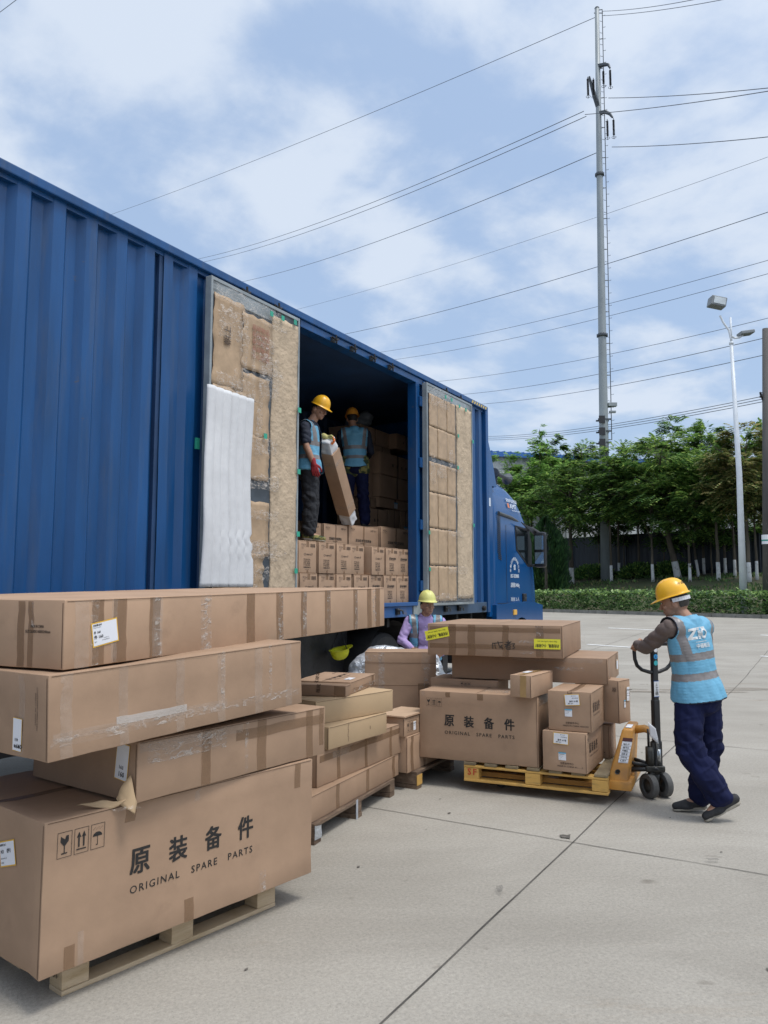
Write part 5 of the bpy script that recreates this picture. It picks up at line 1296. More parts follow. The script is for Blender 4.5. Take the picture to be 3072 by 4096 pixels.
# --- yellow pallet load
G4 = 'cardboard boxes loaded on the yellow pallet'
ZD = .075
pD = pallet('yellow painted pallet lettered SF lifted by the pallet jack', 1.675, 5.928, ZD, 66.1 + 90, 1.128, .868, WOODY, deck=WOODT, H=.149)
pD.scale = (1, -1, 1)
g = MB(); put_text(g, 'SF', (V((1.128, -.002, 0)), V((-1, 0, 0)), V((0, 0, 1)), V((0, -1, 0))), .035, .052, h=.05, m=mat('red_paint_letters', (.45, .05, .02), .6), bold=.03, space=1.3); sf = g.build('lettering', pD)
z = ZD + .151
b = Box('big lettered box with icons standing on the left of the yellow pallet', 1.203, 6.150, z, 66.3, .42, .991, .545, group=G4, dent=.007)
g = b.parts_text('E', .222, .205, .580); b.icons(g, 'E', .060, .420, .066); b.done(); b.tape('E', .02, .50, .05, .54, TAPEC); b.tape('E', .50, .49, .55, .54); b.tape('T', .12, .02, .3, .5, CRINK); b.tape('E', .23, .50, .27, .54)
b.tape('R', .05, .46, .40, .54, TAPE)
ld = [('备件 20 箱', .30, .3, .16, 2), ('清单 2018', .2, .14, .1, 1), ('收货 服务站', .5, .60, .1, 0), ('备件中心库', .45, .8, .08, 0)]
def crate_marks(b):
    g = b.marks(); F = b.F['R']; w = b.L * .48; ch = w * .2
    for i, c in enumerate('原装备件'): put_text(g, c, F, b.L * .17 + i * (w - ch) / 3, b.H * .46, h=.07, w=ch, m=INKF, bold=.03)
    put_text(g, 'ORIGINAL SPARE PARTS', F, b.L * .17, b.H * .36, h=.013, w=w, m=INKF)
    b.icons(g, 'R', .02, b.H * .75, .03, INKF); put_text(g, '合肥备件中心', b.F['E'], b.W * .40, .055, h=.016, m=INKF, bold=.01); put_text(g, 'MADE IN CHINA 400X350', b.F['E'], b.W * .34, .035, h=.012, m=INKF, bold=.01); b.done()
b = Box('lower right box on the yellow pallet with two white stickers', 1.529, 5.947, z, 61.9, .545, .343, .299, group=G4)
b.sticker('E', .085, .205, .118, .085, rot=R(-2), lines=ld); b.sticker('E', .125, .085, .058, .058, border=False, cyan=True, lines=LAB3); crate_marks(b); b.tape('R', .03, .21, .05, .29, CRINK); b.tape('E', .16, .27, .20, .295, TAPEC); b.vtapes('R', [.49], .04)
z2 = z + .301
b = Box('upper right box on the yellow pallet with yellow bordered sticker', 1.577, 5.962, z2, 64.0, .52, .335, .301, group=G4)
b.sticker('E', .135, .190, .115, .085, rot=R(5), lines=ld); b.sticker('E', .13, .11, .056, .056, border=False, cyan=True, lines=LAB3); crate_marks(b); b.tape('T', .005, .135, .515, .185); b.tape('E', .15, .26, .19, .299, TAPE); b.tape('R', .04, .02, .06, .1, CRINK); b.tape('R', .48, .02, .51, .29)
b = Box('narrow box behind the stickered boxes, bottom right of the yellow pallet', 1.854, 6.472, z, 58.8, .20, .40, .270, group=G4); g = b.marks(); b.icons(g, 'E', .30, .03, .03, INKF); b.done(); b.tape('R', .11, .02, .14, .26, CRINK)
b = Box('upright narrow box overhanging the right rear of the yellow pallet', 1.905, 6.352, z2 + .0, 46.4, .195, .40, .345, group=G4, seam='y')
b.sticker('R', .125, .17, .05, .115, lines=LAB3, rot=R(-3)); b.sticker('R', .085, .12, .03, .06, border=False, cyan=True, lines=LAB3); g = b.marks(); put_text(g, '原', b.F['E'], .34, .25, h=.035, m=INKF); b.icons(g, 'R', .02, .27, .03, INKF); b.done()
b = Box('small long box lying crosswise on top of the big lettered box', 1.136, 6.032, z + .548, 58.1, .48, .178, .172, group=G4, seam='x')
b.tape('E', .085, .004, .135, .168, mat('ochre_tape', (.36, .23, .10), .35, var=.08)); b.tape('T', .02, .075, .46, .12, mat('ochre_tape', (.36, .23, .10), .35)); b.sticker('T', .18, .10, .12, .05, border=False)
# support box behind
b = Box('half hidden box with fragile icons under the long flat box', .98, 6.72, z, 66.3, .35, .62, .600, group=G4); g = b.marks(); b.icons(g, 'E', .28, .535, .045, INK); b.done()
b = Box('long plain box under the topmost box of the yellow pallet load', 1.838, 6.412, z2 + .303, 67.2, .80, 1.341, .213, group=G4)
b.tape('R', .03, .03, .12, .20, TAPEC); b.sticker('R', .62, .06, .12, .085, lines=None); b.tape('E', .9, .1, 1.15, .13, CRINK); b.tape('R', .60, .14, .75, .20, TAPE); b.tape('E', .55, .17, 1.3, .21, TAPEC); b.sticker('R', .63, .09, .07, .06, border=False)
b = Box('topmost box on the yellow pallet with two yellow warning stickers', 1.458, 6.344, z2 + .519, 68.4, 1.10, 1.160, .268, group=G4)
W_ = 1.16
b.vtapes('E', [.19, .36, .66, .94], .06, TAPE); b.tape('E', .02, .205, 1.14, .245); b.tape('E', .02, .06, 1.14, .10)
b.tape('E', .80, .12, .98, .14, CRINK); b.tape('E', .94, .18, 1.0, .26, CRINK); b.tape('R', .04, .14, .10, .2, CRINK); b.tape('E', .8, .03, .92, .05, CRINK)
for u, v, rot, txs in ((-.01, .118, R(12), 0), (.925, .075, R(0), 1)):
    g = MB(); F = b.F['E']; o, U, Wv, n = F; ca, sa = math.cos(rot), math.sin(rot); F2 = (o + U * u + Wv * v, U * ca + Wv * sa, Wv * ca - U * sa, n)
    fquad(g, F2, 0, 0, .215, .082, YSTICK, .004); put_text(g, '内有玻璃，小心轻放！', F2, .012, .012, w=.19, h=.03, m=INK, bold=.02, off=.005, flip=True); put_text(g, 'Glass inside, handle with care', F2, .03, .055, w=.16, h=.014, m=INK, off=.005, flip=True); g.build('warning_sticker', b.o)
g = b.marks('handwriting')
F = b.F['E']
def pen(pts, w=.003):
    for (x0, y0), (x1, y1) in zip(pts, pts[1:]):
        d = V((x1 - x0, y1 - y0)); l = d.length or 1; nx, ny = -d.y / l * w, d.x / l * w
        fpoly(g, F, [(x0 + nx, y0 + ny), (x0 - nx, y0 - ny), (x1 - nx, y1 - ny), (x1 + nx, y1 + ny)], INK, .0035)
u0, v0 = .575, .065
pen([(u0, v0 + .05), (u0 + .003, v0)]); pen([(u0, v0 + .045), (u0 + .09, v0 + .055)]); pen([(u0 + .02, v0 + .05), (u0 + .022, v0 + .02), (u0 + .03, v0)]); pen([(u0 + .045, v0 + .065), (u0 + .06, v0 + .02), (u0 + .085, v0 + .005), (u0 + .08, v0 + .02)]); pen([(u0 + .06, v0 + .01), (u0 + .085, v0 + .035)])
pen([(u0 + .11, v0 + .055), (u0 + .16, v0 + .06)]); pen([(u0 + .135, v0 + .075), (u0 + .13, v0 + .04)]); pen([(u0 + .10, v0 + .038), (u0 + .17, v0 + .044)]); pen([(u0 + .16, v0 + .065), (u0 + .105, v0 + .015)]); pen([(u0 + .12, v0 + .028), (u0 + .12, v0), (u0 + .15, v0), (u0 + .15, v0 + .03), (u0 + .12, v0 + .028)]); pen([(u0 + .12, v0 + .014), (u0 + .15, v0 + .014)]); pen([(u0 + .165, v0 + .045), (u0 + .19, v0 + .048), (u0 + .172, v0 + .028), (u0 + .19, v0 + .015), (u0 + .168, v0 + .002)])
b.done()
g = MB(); crumple(g, [(1.1, .0, .17), (1.16, -.02, .13), (1.15, -.03, .05), (1.09, -.01, .06)], TAPEC, 7, .02); g.build('loose_tape', b.o, True)

# ------------------------------------------------------------------ cargo inside the truck (placed in the truck's frame)
def in_truck(x, y, z): return TO + TD * x + TN * y + V((0, 0, z))
TYD = math.degrees(TY)
def small_box(style, label, group):
    w, d, h = .318, .25, .355
    b = Box(label, 0, 0, 0, 0, w, d, h, group=group, dent=.004, name='carton', seed=style + 3)
    g = b.marks(); F = b.F['R']
    b.icons(g, 'R', .045, .285, .042, INK); b.icons(g, 'R', .05, .262, .02, INKF)
    for i in range(9): fquad(g, F, .205 + i * .010, .285, .205 + i * .010 + (.006 if i % 3 else .003), .325, INKF)
    if style == 0:
        ring_ = [(.115 + .02 * math.cos(t), .205 + .012 * math.sin(t)) for t in [k * .524 for k in range(12)]]
        for (a, c), (a2, c2) in zip(ring_, ring_[1:] + ring_[:1]): fpoly(g, F, [(a, c), (a2, c2), (.115 + (a2 - .115) * .75, .205 + (c2 - .205) * .7), (.115 + (a - .115) * .75, .205 + (c - .205) * .7)], INK)
        put_text(g, '奇瑞汽车', F, .145, .195, h=.018, m=INK, bold=.02); put_text(g, 'F', F, .235, .193, h=.026, m=INK, bold=.04)
    else:
        put_text(g, '纤', F, .085, .190, h=.045, m=INK, bold=.03); put_text(g, '备件配件', F, .135, .200, h=.030, m=INK, bold=.04); put_text(g, 'SPARE PARTS', F, .135, .187, h=.008, w=.09, m=INK)
    for i, tx in enumerate(('零件名称: 机油', '零件编号: CH0054', '数量: 4桶/箱', '生产日期: 见标识')): put_text(g, tx, F, .09, .145 - .021 * i, h=.012, w=.115, m=INK, bold=.015); fquad(g, F, .13, .141 - .021 * i, .215, .1425 - .021 * i, INK)
    put_text(g, '奇瑞股份有限公司', F, .09, .055, h=.015, w=.125, m=INK, bold=.03); put_text(g, 'MADE IN CHINA', F, .115, .035, h=.007, w=.07, m=INK)
    b.done(); b.tape('R', .135, .285, .185, .352); b.tape('R', .14, .003, .175, .03)
    return b.o
GA, GB = 'small printed oil cartons in the truck', 'small printed oil cartons in the truck'
pro = [small_box(0, 'x', GA), small_box(1, 'x', GB)]; used = [False, False]
def put_small(style, x, y, z, label, rz=0):
    o = pro[style] if not used[style] else copy_tree(pro[style]); used[style] = True
    o.location = in_truck(x, y, z); o.rotation_euler = (0, 0, TY + R(rz)); o['label'] = label; return o
rowB = [(-5.10, 0), (-4.745, 0), (-4.375, 0), (-4.055, 0), (-3.66, 0), (-3.30, 1), (-2.975, 1), (-2.625, 1)]
names = ['first', 'second', 'third', 'fourth', 'fifth', 'sixth', 'seventh', 'eighth']
for i, (x, st_) in enumerate(rowB): put_small(st_, x, .10 + .012 * (i % 3), ZF + .002, f'bottom row oil carton in the truck opening, {names[i]} from the left', random.uniform(-1.5, 1.5))
put_small(1, -2.30, .12, ZF + .002, 'bottom row oil carton half hidden behind the right door post')
rowT = [(-5.12, 0), (-4.765, 0), (-4.40, 0), (-4.055, 0), (-3.735, 0), (-3.26, 0), (-2.925, 1), (-2.59, 1)]
for i, (x, st_) in enumerate(rowT): put_small(st_, x, .10 + .010 * ((i * 2) % 3), ZF + .360, f'upper row oil carton in the truck opening, {names[i]} from the left', random.uniform(-1.5, 1.5))
put_small(1, -2.262, .12, ZF + .360, 'upper row oil carton half hidden behind the right door post')
GC = 'larger cartons stacked deeper in the truck'
def big(label, x, y, z, L, D_, H, rz=0, txt=None, m=CARD, st=None, tp=True):
    b = Box(label, 0, 0, 0, 0, L, D_, H, group=GC, dent=.005, name='carton', m=m); b.o.location = in_truck(x, y, z); b.o.rotation_euler = (0, 0, TY + R(rz))
    g = b.marks()
    if txt == 'oil': put_text(g, '发动机专用润滑油', b.F['R'], L * .22, H * .28, w=L * .52, h=H * .13, m=INK, bold=.03); put_text(g, 'ENGINE OIL', b.F['R'], L * .38, H * .20, w=L * .2, h=H * .05, m=INK); b.icons(g, 'R', L * .06, H * .72, H * .17, INKF); put_text(g, 'CHERY 4L×4', b.F['R'], L * .72, H * .78, w=L * .2, h=H * .09, m=INK)
    elif txt: 
        for i, c in enumerate(txt): put_text(g, c, b.F['R'], L * .33 + i * L * .13, H * .42, h=H * .14, m=INK, bold=.03)
    if g.f: b.done()
    if tp: b.tape('R', L * .47, .003, L * .52, H - .003)
    if st: b.sticker('R', L * st[0], H * st[1], .12, .10, border=False, cyan=True, lines=LAB3)
    return b
zz2 = ZF + .716
big('oil carton beside the standing worker\'s feet', -4.42, .50, zz2, .64, .34, .27, 2, 'oil'); big('oil carton left of centre in the upper tier', -3.72, .52, zz2, .50, .34, .275, -2, 'oil')
big('oil carton with engine lubricant lettering in the upper tier', -3.16, .52, zz2, .74, .34, .30, 0, 'oil'); big('rightmost oil carton of the upper tier', -2.38, .50, zz2, .86, .36, .33, 0, 'oil')
big('oil carton of the upper tier behind the quilted door edge', -5.10, .50, zz2, .62, .34, .28, 0, 'oil')
# filler tiers the workers stand on
for i, x in enumerate((-5.1, -4.3, -3.5, -2.7, -1.9, -1.1, -.6)):
    big(f'plain carton low in the hidden tier, {names[i]} from the rear', x, .90, ZF + .002, .76 if i < 6 else .50, 1.45, .71, 0, None, tp=False)
for i, x in enumerate((-5.1, -4.3, -3.5, -2.7)):
    big(f'flat carton forming the platform under the workers, {names[i]} from the rear', x, .90, zz2 + .002, .78, 1.4, .30, 0, None, tp=True)
zz3 = zz2 + .33
dk = [('square carton low at the foot of the dark inner stack', -1.50, 1.28, 2.50, .66, .55, .36, '备件', None), ('narrow carton in the bottom row of the dark inner stack', -.80, 1.30, 2.50, .38, .5, .39, None, None), ('narrow carton at the right end of the inner bottom row', -.40, 1.30, 2.50, .34, .5, .395, None, (.3, .1)),
      ('carton in the second tier left of the inner stack', -1.46, 1.34, 2.875, .34, .5, .16, None, None), ('stickered carton in the second tier of the inner stack', -1.08, 1.32, 2.905, 1.1, .5, .165, None, (.45, .1)),
      ('wide lettered carton in the middle of the inner stack', -1.065, 1.30, 3.44, 1.15, .6, .36, '原装备件', None), ('wide plain carton below the lettered one in the inner stack', -1.065, 1.30, 3.075, 1.15, .6, .36, None, None),
      ('large plain carton high in the inner stack', -1.42, 1.45, 3.94, .94, .6, .26, None, None), ('carton with stamped mark near the roof', -.52, 1.30, 3.93, .62, .5, .26, '备', None), ('tall plain carton at the left of the inner stack', -1.50, 1.42, 3.04, .40, .5, .89, None, (.1, .70)), ('carton filling the gap above the inner stack', -1.07, 1.42, 3.806, .55, .5, .12, None, None)]
for lab, x, y, z, L, D_, H, tx, st_ in dk: big(lab, x, y, z, L, D_, H - .003, random.uniform(-1, 1), tx, st=st_)
big('support carton under the dark inner stack', -1.50, 1.30, 2.145, 1.5, .9, .35, 0, None)
b = big('tall brown panel carton leaning behind the worker with the red glove', -4.02, 1.35, 2.46, .75, .12, .95, 0, None, tp=False)
for i, (x, z, h) in enumerate(((-4.95, 2.46, .7), (-4.2, 2.46, .62))): big(f'dim carton against the far wall of the truck, {names[i]} from the rear', x, 1.85, z, .7, .5, h, 0, None)
me = blob([('e', (0, 0, 0), (.22, .12, .10)), ('e', (.12, 0, .1), (.12, .1, .1)), ('e', (-.16, .0, -.08), (.1, .1, .08))], .02, 3, (mat('translucent_plastic_bag', (.16, .18, .20), .4, var=.2),), disp=lambda c, n: .03 * fbm(c, 9, 1))
o = mesh_obj('plastic_bag', me); o.location = in_truck(-1.0, 1.75, 4.32); tag(o, 'pale crumpled plastic bag on top of the inner carton stack', 'bag')
# ------------------------------------------------------------------ people
SKIN = mat('tanned_skin', (.36, .195, .125), .55, var=.12, vs=9, bump=.0008, bs=60)
SKIND = mat('lips', (.20, .085, .065), .5)
HAIR = mat('black_hair', (.012, .011, .011), .7, var=.3, vs=60)
HAIRG = mat('cropped_hair', (.05, .042, .035), .8, var=.4, vs=50)
EYEW = mat('eye_white', (.45, .42, .40), .3); IRIS = mat('dark_iris', (.01, .008, .006), .15)
VESTB = mat('light_blue_vest', (.125, .35, .51), .62, var=.10, vs=6, bump=.004, bs=18)
VESTG = mat('grey_reflective_band', (.20, .185, .18), .35, var=.12, vs=12)
PIPE = mat('navy_piping', (.008, .012, .03), .7)
NAVY = mat('navy_trousers', (.008, .011, .042), .8, spec=.15, var=.25, vs=5, bump=.004, bs=14)
BLACKC = mat('black_trousers', (.012, .013, .017), .85, var=.3, vs=5, bump=.004, bs=14)
GREYSH = mat('grey_brown_shirt', (.125, .092, .080), .85, var=.15, vs=8, bump=.003, bs=18)
DARKSH = mat('dark_blue_shirt', (.012, .017, .034), .8, var=.2, vs=8)
PURPLE = mat('lilac_shirt', (.34, .25, .47), .8, var=.10, vs=7, bump=.003, bs=18)
HATY = mat('yellow_helmet', (.80, .42, .02), .3, var=.04, vs=8, spec=.5)
HATP = mat('faded_yellow_helmet', (.62, .60, .20), .4, var=.12, vs=6)
HATG = mat('greenish_yellow_helmet', (.60, .60, .02), .35, var=.08, vs=6)
SHOE = mat('dark_trainer', (.022, .022, .024), .75, var=.3, vs=20); SOLE = mat('dirty_sole', (.27, .245, .20), .8, var=.2)
REDG = mat('red_glove', (.30, .02, .025), .75, var=.15); YELG = mat('yellow_knit_glove', (.55, .50, .20), .85, var=.15); ORG = mat('orange_rubber_fingers', (.65, .16, .03), .6)
CAMO = mat('camouflage_cloth', (.03, .05, .02), .8, col2=(.22, .20, .06), ramp=(.48, .52), vs=16)

def basis(F, up=V((0, 0, 1))):
    F = V(F).normalized(); Rr = F.cross(V(up)).normalized(); U = Rr.cross(F).normalized()
    return M((Rr, F, U)).transposed()          # columns: right, forward, up
def hand_prims(wr, d, side, nrm, curl=.5, s=1.0, spread=1.0):
    """palm, four fingers of different lengths bent at the knuckles, and a thumb leaving the side of the palm; side points to the thumb"""
    wr, d, side, nrm = V(wr), V(d).normalized(), V(side), V(nrm)
    side = (side - d * side.dot(d)).normalized(); nrm = d.cross(side) * (1 if d.cross(side).dot(nrm) > 0 else -1)
    P = []; Ls = (.068, .076, .071, .056)
    for i in range(4):
        o = (.030 - .020 * i) * s; k = wr + d * (.088 - .004 * abs(i - 1)) * s + side * o
        P.append(('c', wr + side * o * .7 + d * .01, k, .0145 * s, .0125 * s))
        p = k; ang = 0; dd = d + side * (.10 - .07 * i) * spread; dd.normalize()
        for j, (f_, rr) in enumerate(((.45, .0092), (.32, .0084), (.23, .0076))):
            ang += curl * (.75, .95, .7)[j] * (1 + .08 * i); q = p + (dd * math.cos(ang) + nrm * math.sin(ang)) * Ls[i] * f_ * s
            P.append(('c', p, q, rr * s, (rr - .0008) * s)); p = q
    P.append(('e', wr + d * .045 * s, (.036 * s, .046 * s, .016 * s), M((side, d, side.cross(d))).transposed()))
    b0 = wr + d * .022 * s + side * .026 * s; b1 = b0 + (d * .62 + side * .72 + nrm * .25).normalized() * .042 * s; b2 = b1 + (d * .9 + side * .25 + nrm * (.2 + .5 * curl)).normalized() * .034 * s; b3 = b2 + (d * .9 - side * .05 + nrm * (.3 + .7 * curl)).normalized() * .024 * s
    P += [('c', b0, b1, .015 * s, .0115 * s), ('c', b1, b2, .0112 * s, .0095 * s), ('c', b2, b3, .0095 * s, .0078 * s)]
    return P
def hard_hat(center, B, m, parent, name='hard_hat', s=1.0, ridge=3):
    """shell with raised ridges, gutter, peak at the front; local axes right, forward, up"""
    g = MB(); n = 48; rings = []; s *= .815; T_ = M.Translation(center) @ B.to_4x4()
    for j in range(13):
        t = j / 12 * math.pi / 2; row = []
        for k in range(n):
            a = 2 * math.pi * k / n; x, y = math.cos(a), math.sin(a)
            r = math.cos(t) ** .82 if t < 1.56 else 0.0
            px_, py_ = x * .118 * r, y * .142 * r; z = .140 * math.sin(t) ** 1.05 + .012
            w = max(0, 1 - abs(px_) / .022) if ridge else 0
            rid = .009 * w * min(1, math.sin(t) * 2.2) * (1 if py_ > -.12 else .5)
            side_r = .005 * max(0, 1 - abs(abs(px_) - .05) / .014) * math.sin(t) * 1.5
            row.append(V((px_, py_, z + rid + side_r)))
        rings.append(row)
    rim0 = [V((math.cos(2 * math.pi * k / n) * .121, math.sin(2 * math.pi * k / n) * .146, .004)) for k in range(n)]
    rim1 = []; rim2 = []
    for k in range(n):
        a = 2 * math.pi * k / n; pk = max(0, math.sin(a)) ** 1.6 * .052; e = .012 + pk
        rim1.append(V((math.cos(a) * (.121 + .012), math.sin(a) * .146 + math.sin(a) * e if math.sin(a) > 0 else math.sin(a) * (.146 + .012), -.002 - pk * .32)))
        rim2.append(rim1[-1] * 1 + V((0, 0, -.005)))
    inner = [V((math.cos(2 * math.pi * k / n) * .112, math.sin(2 * math.pi * k / n) * .136, -.002)) for k in range(n)]
    allr = [inner, rim2, rim1, rim0] + rings; vs = [p * s for r_ in allr for p in r_]
    fs = [(j * n + k, j * n + (k + 1) % n, (j + 1) * n + (k + 1) % n, (j + 1) * n + k) for j in range(len(allr) - 1) for k in range(n)]
    g.raw(vs, fs, m, T_); ins = [[p * .94 - V((0, 0, .004)) for p in r_] for r_ in rings]; vs = [p * s for r_ in [inner] + ins for p in r_]
    g.raw(vs, [(j * n + k, (j + 1) * n + k, (j + 1) * n + (k + 1) % n, j * n + (k + 1) % n) for j in range(len(ins)) for k in range(n)], m, T_)
    o = g.build(name, parent, autos=R(40)); g = MB()
    for k in range(5): g.box((-.10 + .045 * k, -.155 if abs(k - 2) > 1 else -.16, .008), (-.075 + .045 * k, -.135, .016), m, T_, .002)
    return o
def person(name, label, J, F, HF, o):
    """J: joints in world space; F: way the chest faces; HF: way the face looks; o: clothing"""
    J = {k: V(v) for k, v in J.items()}; pel, nk, hd = J['pelvis'], J['neck'], J['head']
    base = o.get('base', V((pel.x, pel.y, 0))); P = lambda v: V(v) - base
    root = empty(name, base, 0, label, 'person')
    up = (nk - pel).normalized(); B = basis(F, up); Rr, Fw, Uu = B.col[0], B.col[1], B.col[2]; Hh = (nk - pel).length
    HB = basis(HF, o.get('headup', V((0, 0, 1)))); hr, hf, hu = HB.col[0], HB.col[1], HB.col[2]
    tl_ = lambda r, f, h: P(pel + Rr * r + Fw * f + up * h)
    k = o.get('k', 1.0)
    # ---- body
    pr = [('e', P(hd) + hu * .012 - hf * .008, (.074 * k, .094 * k, .104 * k), HB), ('e', P(hd) + hf * .030 * k - hu * .052 * k, (.053 * k, .060 * k, .058 * k), HB), ('e', P(hd) + hf * .060 - hu * .086, (.026, .024, .022), HB),
          ('c', P(hd) + hf * .088 + hu * .008, P(hd) + hf * .104 - hu * .026, .008, .013), ('e', P(hd) + hf * .100 - hu * .030, (.018, .010, .009), HB), ('c', P(hd) + hf * .084 + hr * .028 + hu * .030, P(hd) + hf * .084 - hr * .028 + hu * .030, .011, .011),
          ('e', P(hd) + hf * .080 - hu * .060, (.024, .011, .012), HB),
          ('c', P(hd) - hu * .06 - hf * .015, P(nk) - up * .02, .052 * k, .058 * k)]
    for s_ in (-1, 1):
        pr += [('e', P(hd) + hr * .076 * s_ - hf * .008 - hu * .012, (.010, .019, .032), HB @ M.Rotation(-.25, 3, 'X')), ('e', P(hd) + hf * .066 + hr * .038 * s_ - hu * .022, (.020, .018, .017), HB)]
    for h, r, f, z in ((Hh - .10, .135, .085, .12), (Hh * .5, .125, .09, .14), (.06, .13, .095, .12)): pr.append(('e', tl_(0, 0, h), (r, f, z), B))
    for S in 'LR':
        sh, el, wr = J['sh' + S], J['el' + S], J['wr' + S]; pr += [('c', P(nk) - up * .06, P(sh), .05, .048), ('c', P(sh), P(el), .046 * k, .038 * k), ('c', P(el), P(el.lerp(wr, .35)), .038 * k, .040 * k), ('c', P(el.lerp(wr, .35)), P(wr), .040 * k, .027 * k)]
        hp, kn, an = J['hip' + S], J['kn' + S], J['an' + S]; pr += [('c', P(hp), P(kn), .075, .05), ('c', P(kn), P(kn.lerp(an, .3)), .05, .052), ('c', P(kn.lerp(an, .3)), P(an), .052, .033), ('c', P(an), P(J['to' + S]), .033, .025)]
        hd_ = o['hands'][S]; hp_ = hand_prims(P(wr), hd_[0], hd_[1], hd_[2], hd_[3]); 
        pr += hp_
        if len(hd_) > 4:
            gm = [(p[0], p[1], p[2], p[3] + .0022, p[4] + .0022) if p[0] == 'c' else (p[0], p[1], [q + .002 for q in p[2]], p[3]) for p in hp_] + [('c', P(wr) - V(hd_[0]).normalized() * .045, P(wr) + V(hd_[0]).normalized() * .01, .034, .031)]
            tipd = V(hd_[0]).normalized(); cut = P(wr) + tipd * .085
            mesh_obj('glove', blob(gm, .0032, 2, tuple(hd_[4]), classify=(lambda c, n_, cut=cut, tipd=tipd: 1 if (c - cut).dot(tipd) > 0 else 0) if len(hd_[4]) > 1 else None), root)
    body = mesh_obj('body', blob(pr, o.get('vox', .0042), 3, (SKIN,)), root)
    # ---- eyes, brows, mouth, hair
    for s_ in (-1, 1):
        g = MB(); c = P(hd) + hf * .083 + hr * .031 * s_ + hu * .010
        g.lathe([(.0001, .0085), (.006, .0070), (.0105, .003), (.012, 0), (.0001, -.004)], EYEW, M.Translation(c) @ (HB @ M.Rotation(R(-90), 3, 'X')).to_4x4() @ M.Diagonal((1.15, .50, .75, 1)), 14)
        g.lathe([(.0001, .0095), (.0045, .0085), (.0055, .006)], IRIS, M.Translation(c) @ (HB @ M.Rotation(R(-90), 3, 'X')).to_4x4() @ M.Diagonal((1, .75, .78, 1)), 12); g.build('eye', body, True)
        g = MB(); g.tube([P(hd) + hf * .086 + hr * .014 * s_ + hu * .034, P(hd) + hf * .090 + hr * .032 * s_ + hu * .038, P(hd) + hf * .074 + hr * .050 * s_ + hu * .033], [.003, .0042, .002], HAIR, 6); g.build('eyebrow', body)
    g = MB(); g.tube([P(hd) + hf * .082 - hr * .024 - hu * .061, P(hd) + hf * .0915 - hr * .008 - hu * .059, P(hd) + hf * .0915 + hr * .008 - hu * .059, P(hd) + hf * .082 + hr * .024 - hu * .061], [.002, .0046, .0046, .002], SKIND, 6); g.build('lips', body)
    hc = P(hd) + hu * .014 - hf * .012
    hm = blob([('e', hc, (.0785 * k, .096 * k, .107 * k), HB)], .006, 1, (o.get('hair', HAIR),), classify=lambda c, n_: 0 if ((c - hc).dot(hu) > .030 - (.085 if (c - hc).dot(hf) < -.028 else (.03 if (c - hc).dot(hf) < .025 else -.01))) else None)
    mesh_obj('hair', hm, body)
    if o.get('glasses'):
        g = MB()
        for s_ in (-1, 1):
            c = P(hd) + hf * .098 + hr * .030 * s_ + hu * .008; rg = [c + hr * .021 * math.cos(t) + hu * .016 * math.sin(t) for t in [q * .524 for q in range(13)]]; g.tube(rg, .0022, BLACKPL, 5)
            g.tube([c + hr * .021 * s_, P(hd) + hf * .06 + hr * .076 * s_ + hu * .012, P(hd) - hf * .01 + hr * .082 * s_ + hu * .008], .0022, BLACKPL, 5)
        g.build('glasses', body)
    # ---- shirt
    fold = lambda amp, sc, sd_: (lambda c, n_: amp * (abs(noise.noise(V((c.x * sc + sd_, c.y * sc, c.z * sc * .55)))) * 1.6 - .35) + amp * .5 * noise.noise(V((c.x * sc * 2.3, c.y * sc * 2.3, c.z * sc * 1.6 + sd_))))
    sp = []
    for h, r, f, z in ((Hh - .10, .158, .105, .12), (Hh * .5, .15, .110, .16), (.06, .155, .115, .12)): sp.append(('e', tl_(0, 0, h), (r, f, z), B))
    sp.append(('c', P(nk) - up * .075 , P(nk) - up * .020, .078, .058))
    ss = o.get('sleeve', 1.0)
    for S in 'LR':
        sh, el, wr = J['sh' + S], J['el' + S], J['wr' + S]; sp.append(('c', P(nk) - up * .095, P(sh), .060, .062))
        if ss >= 1:
            e2 = el.lerp(wr, .92 if ss == 1 else ss - 1); sp += [('c', P(sh), P(el), .066, .054), ('c', P(el), P(e2), .054, .040)]
        else: sp.append(('c', P(sh), P(sh.lerp(el, ss)), .066, .060))
    sm = blob(sp, .0065, 4, (o['shirt'],), disp=lambda c, n_: .010 * (abs(noise.noise(V((c.x * 9 + 2, c.y * 9, c.z * 14 + 4 * c.x)))) * 1.7 - .4) + .003 * noise.noise(c * 24)); shirt = mesh_obj('shirt', sm, root)
    if ss < 1 or ss > 1:                      # open the cuffs so skin shows
        pass
    if o.get('collar'):
        g = MB(); cc = P(nk) + up * .005; N_ = 20
        for j in range(N_):
            pts = []
            for t_, rr_, hh_ in ((j, .062, .034), (j + 1, .062, .034), (j + 1, .083, -.012), (j, .083, -.012)):
                a = math.pi * (.5 + .09) + t_ / N_ * math.pi * (2 - .18); dip = -.045 * max(0, math.sin(a)) ** 3
                pts.append(cc + Rr * math.cos(a) * rr_ + Fw * (math.sin(a) * rr_ * .92) + up * (hh_ + dip + (.012 * max(0, math.sin(a)) ** 2 * (-1 if hh_ < 0 else 0))))
            g.face(pts, o['shirt'])
        col_ = g.build('collar', shirt, True); md = col_.modifiers.new('s', 'SOLIDIFY'); md.thickness = .003
        g = MB()
        for j in range(5):
            q = BVHTree.FromPolygons([v.co for v in sm.vertices], [p.vertices for p in sm.polygons]).ray_cast(tl_(0, .4, Hh - .12 - .075 * j), -Fw)
            if q[0]: g.lathe([(.0001, .003), (.0055, .002), (.006, 0)], PAPER, M.Translation(q[0]) @ (B @ M.Rotation(R(-90), 3, 'X')).to_4x4(), 8)
        g.build('buttons', shirt)
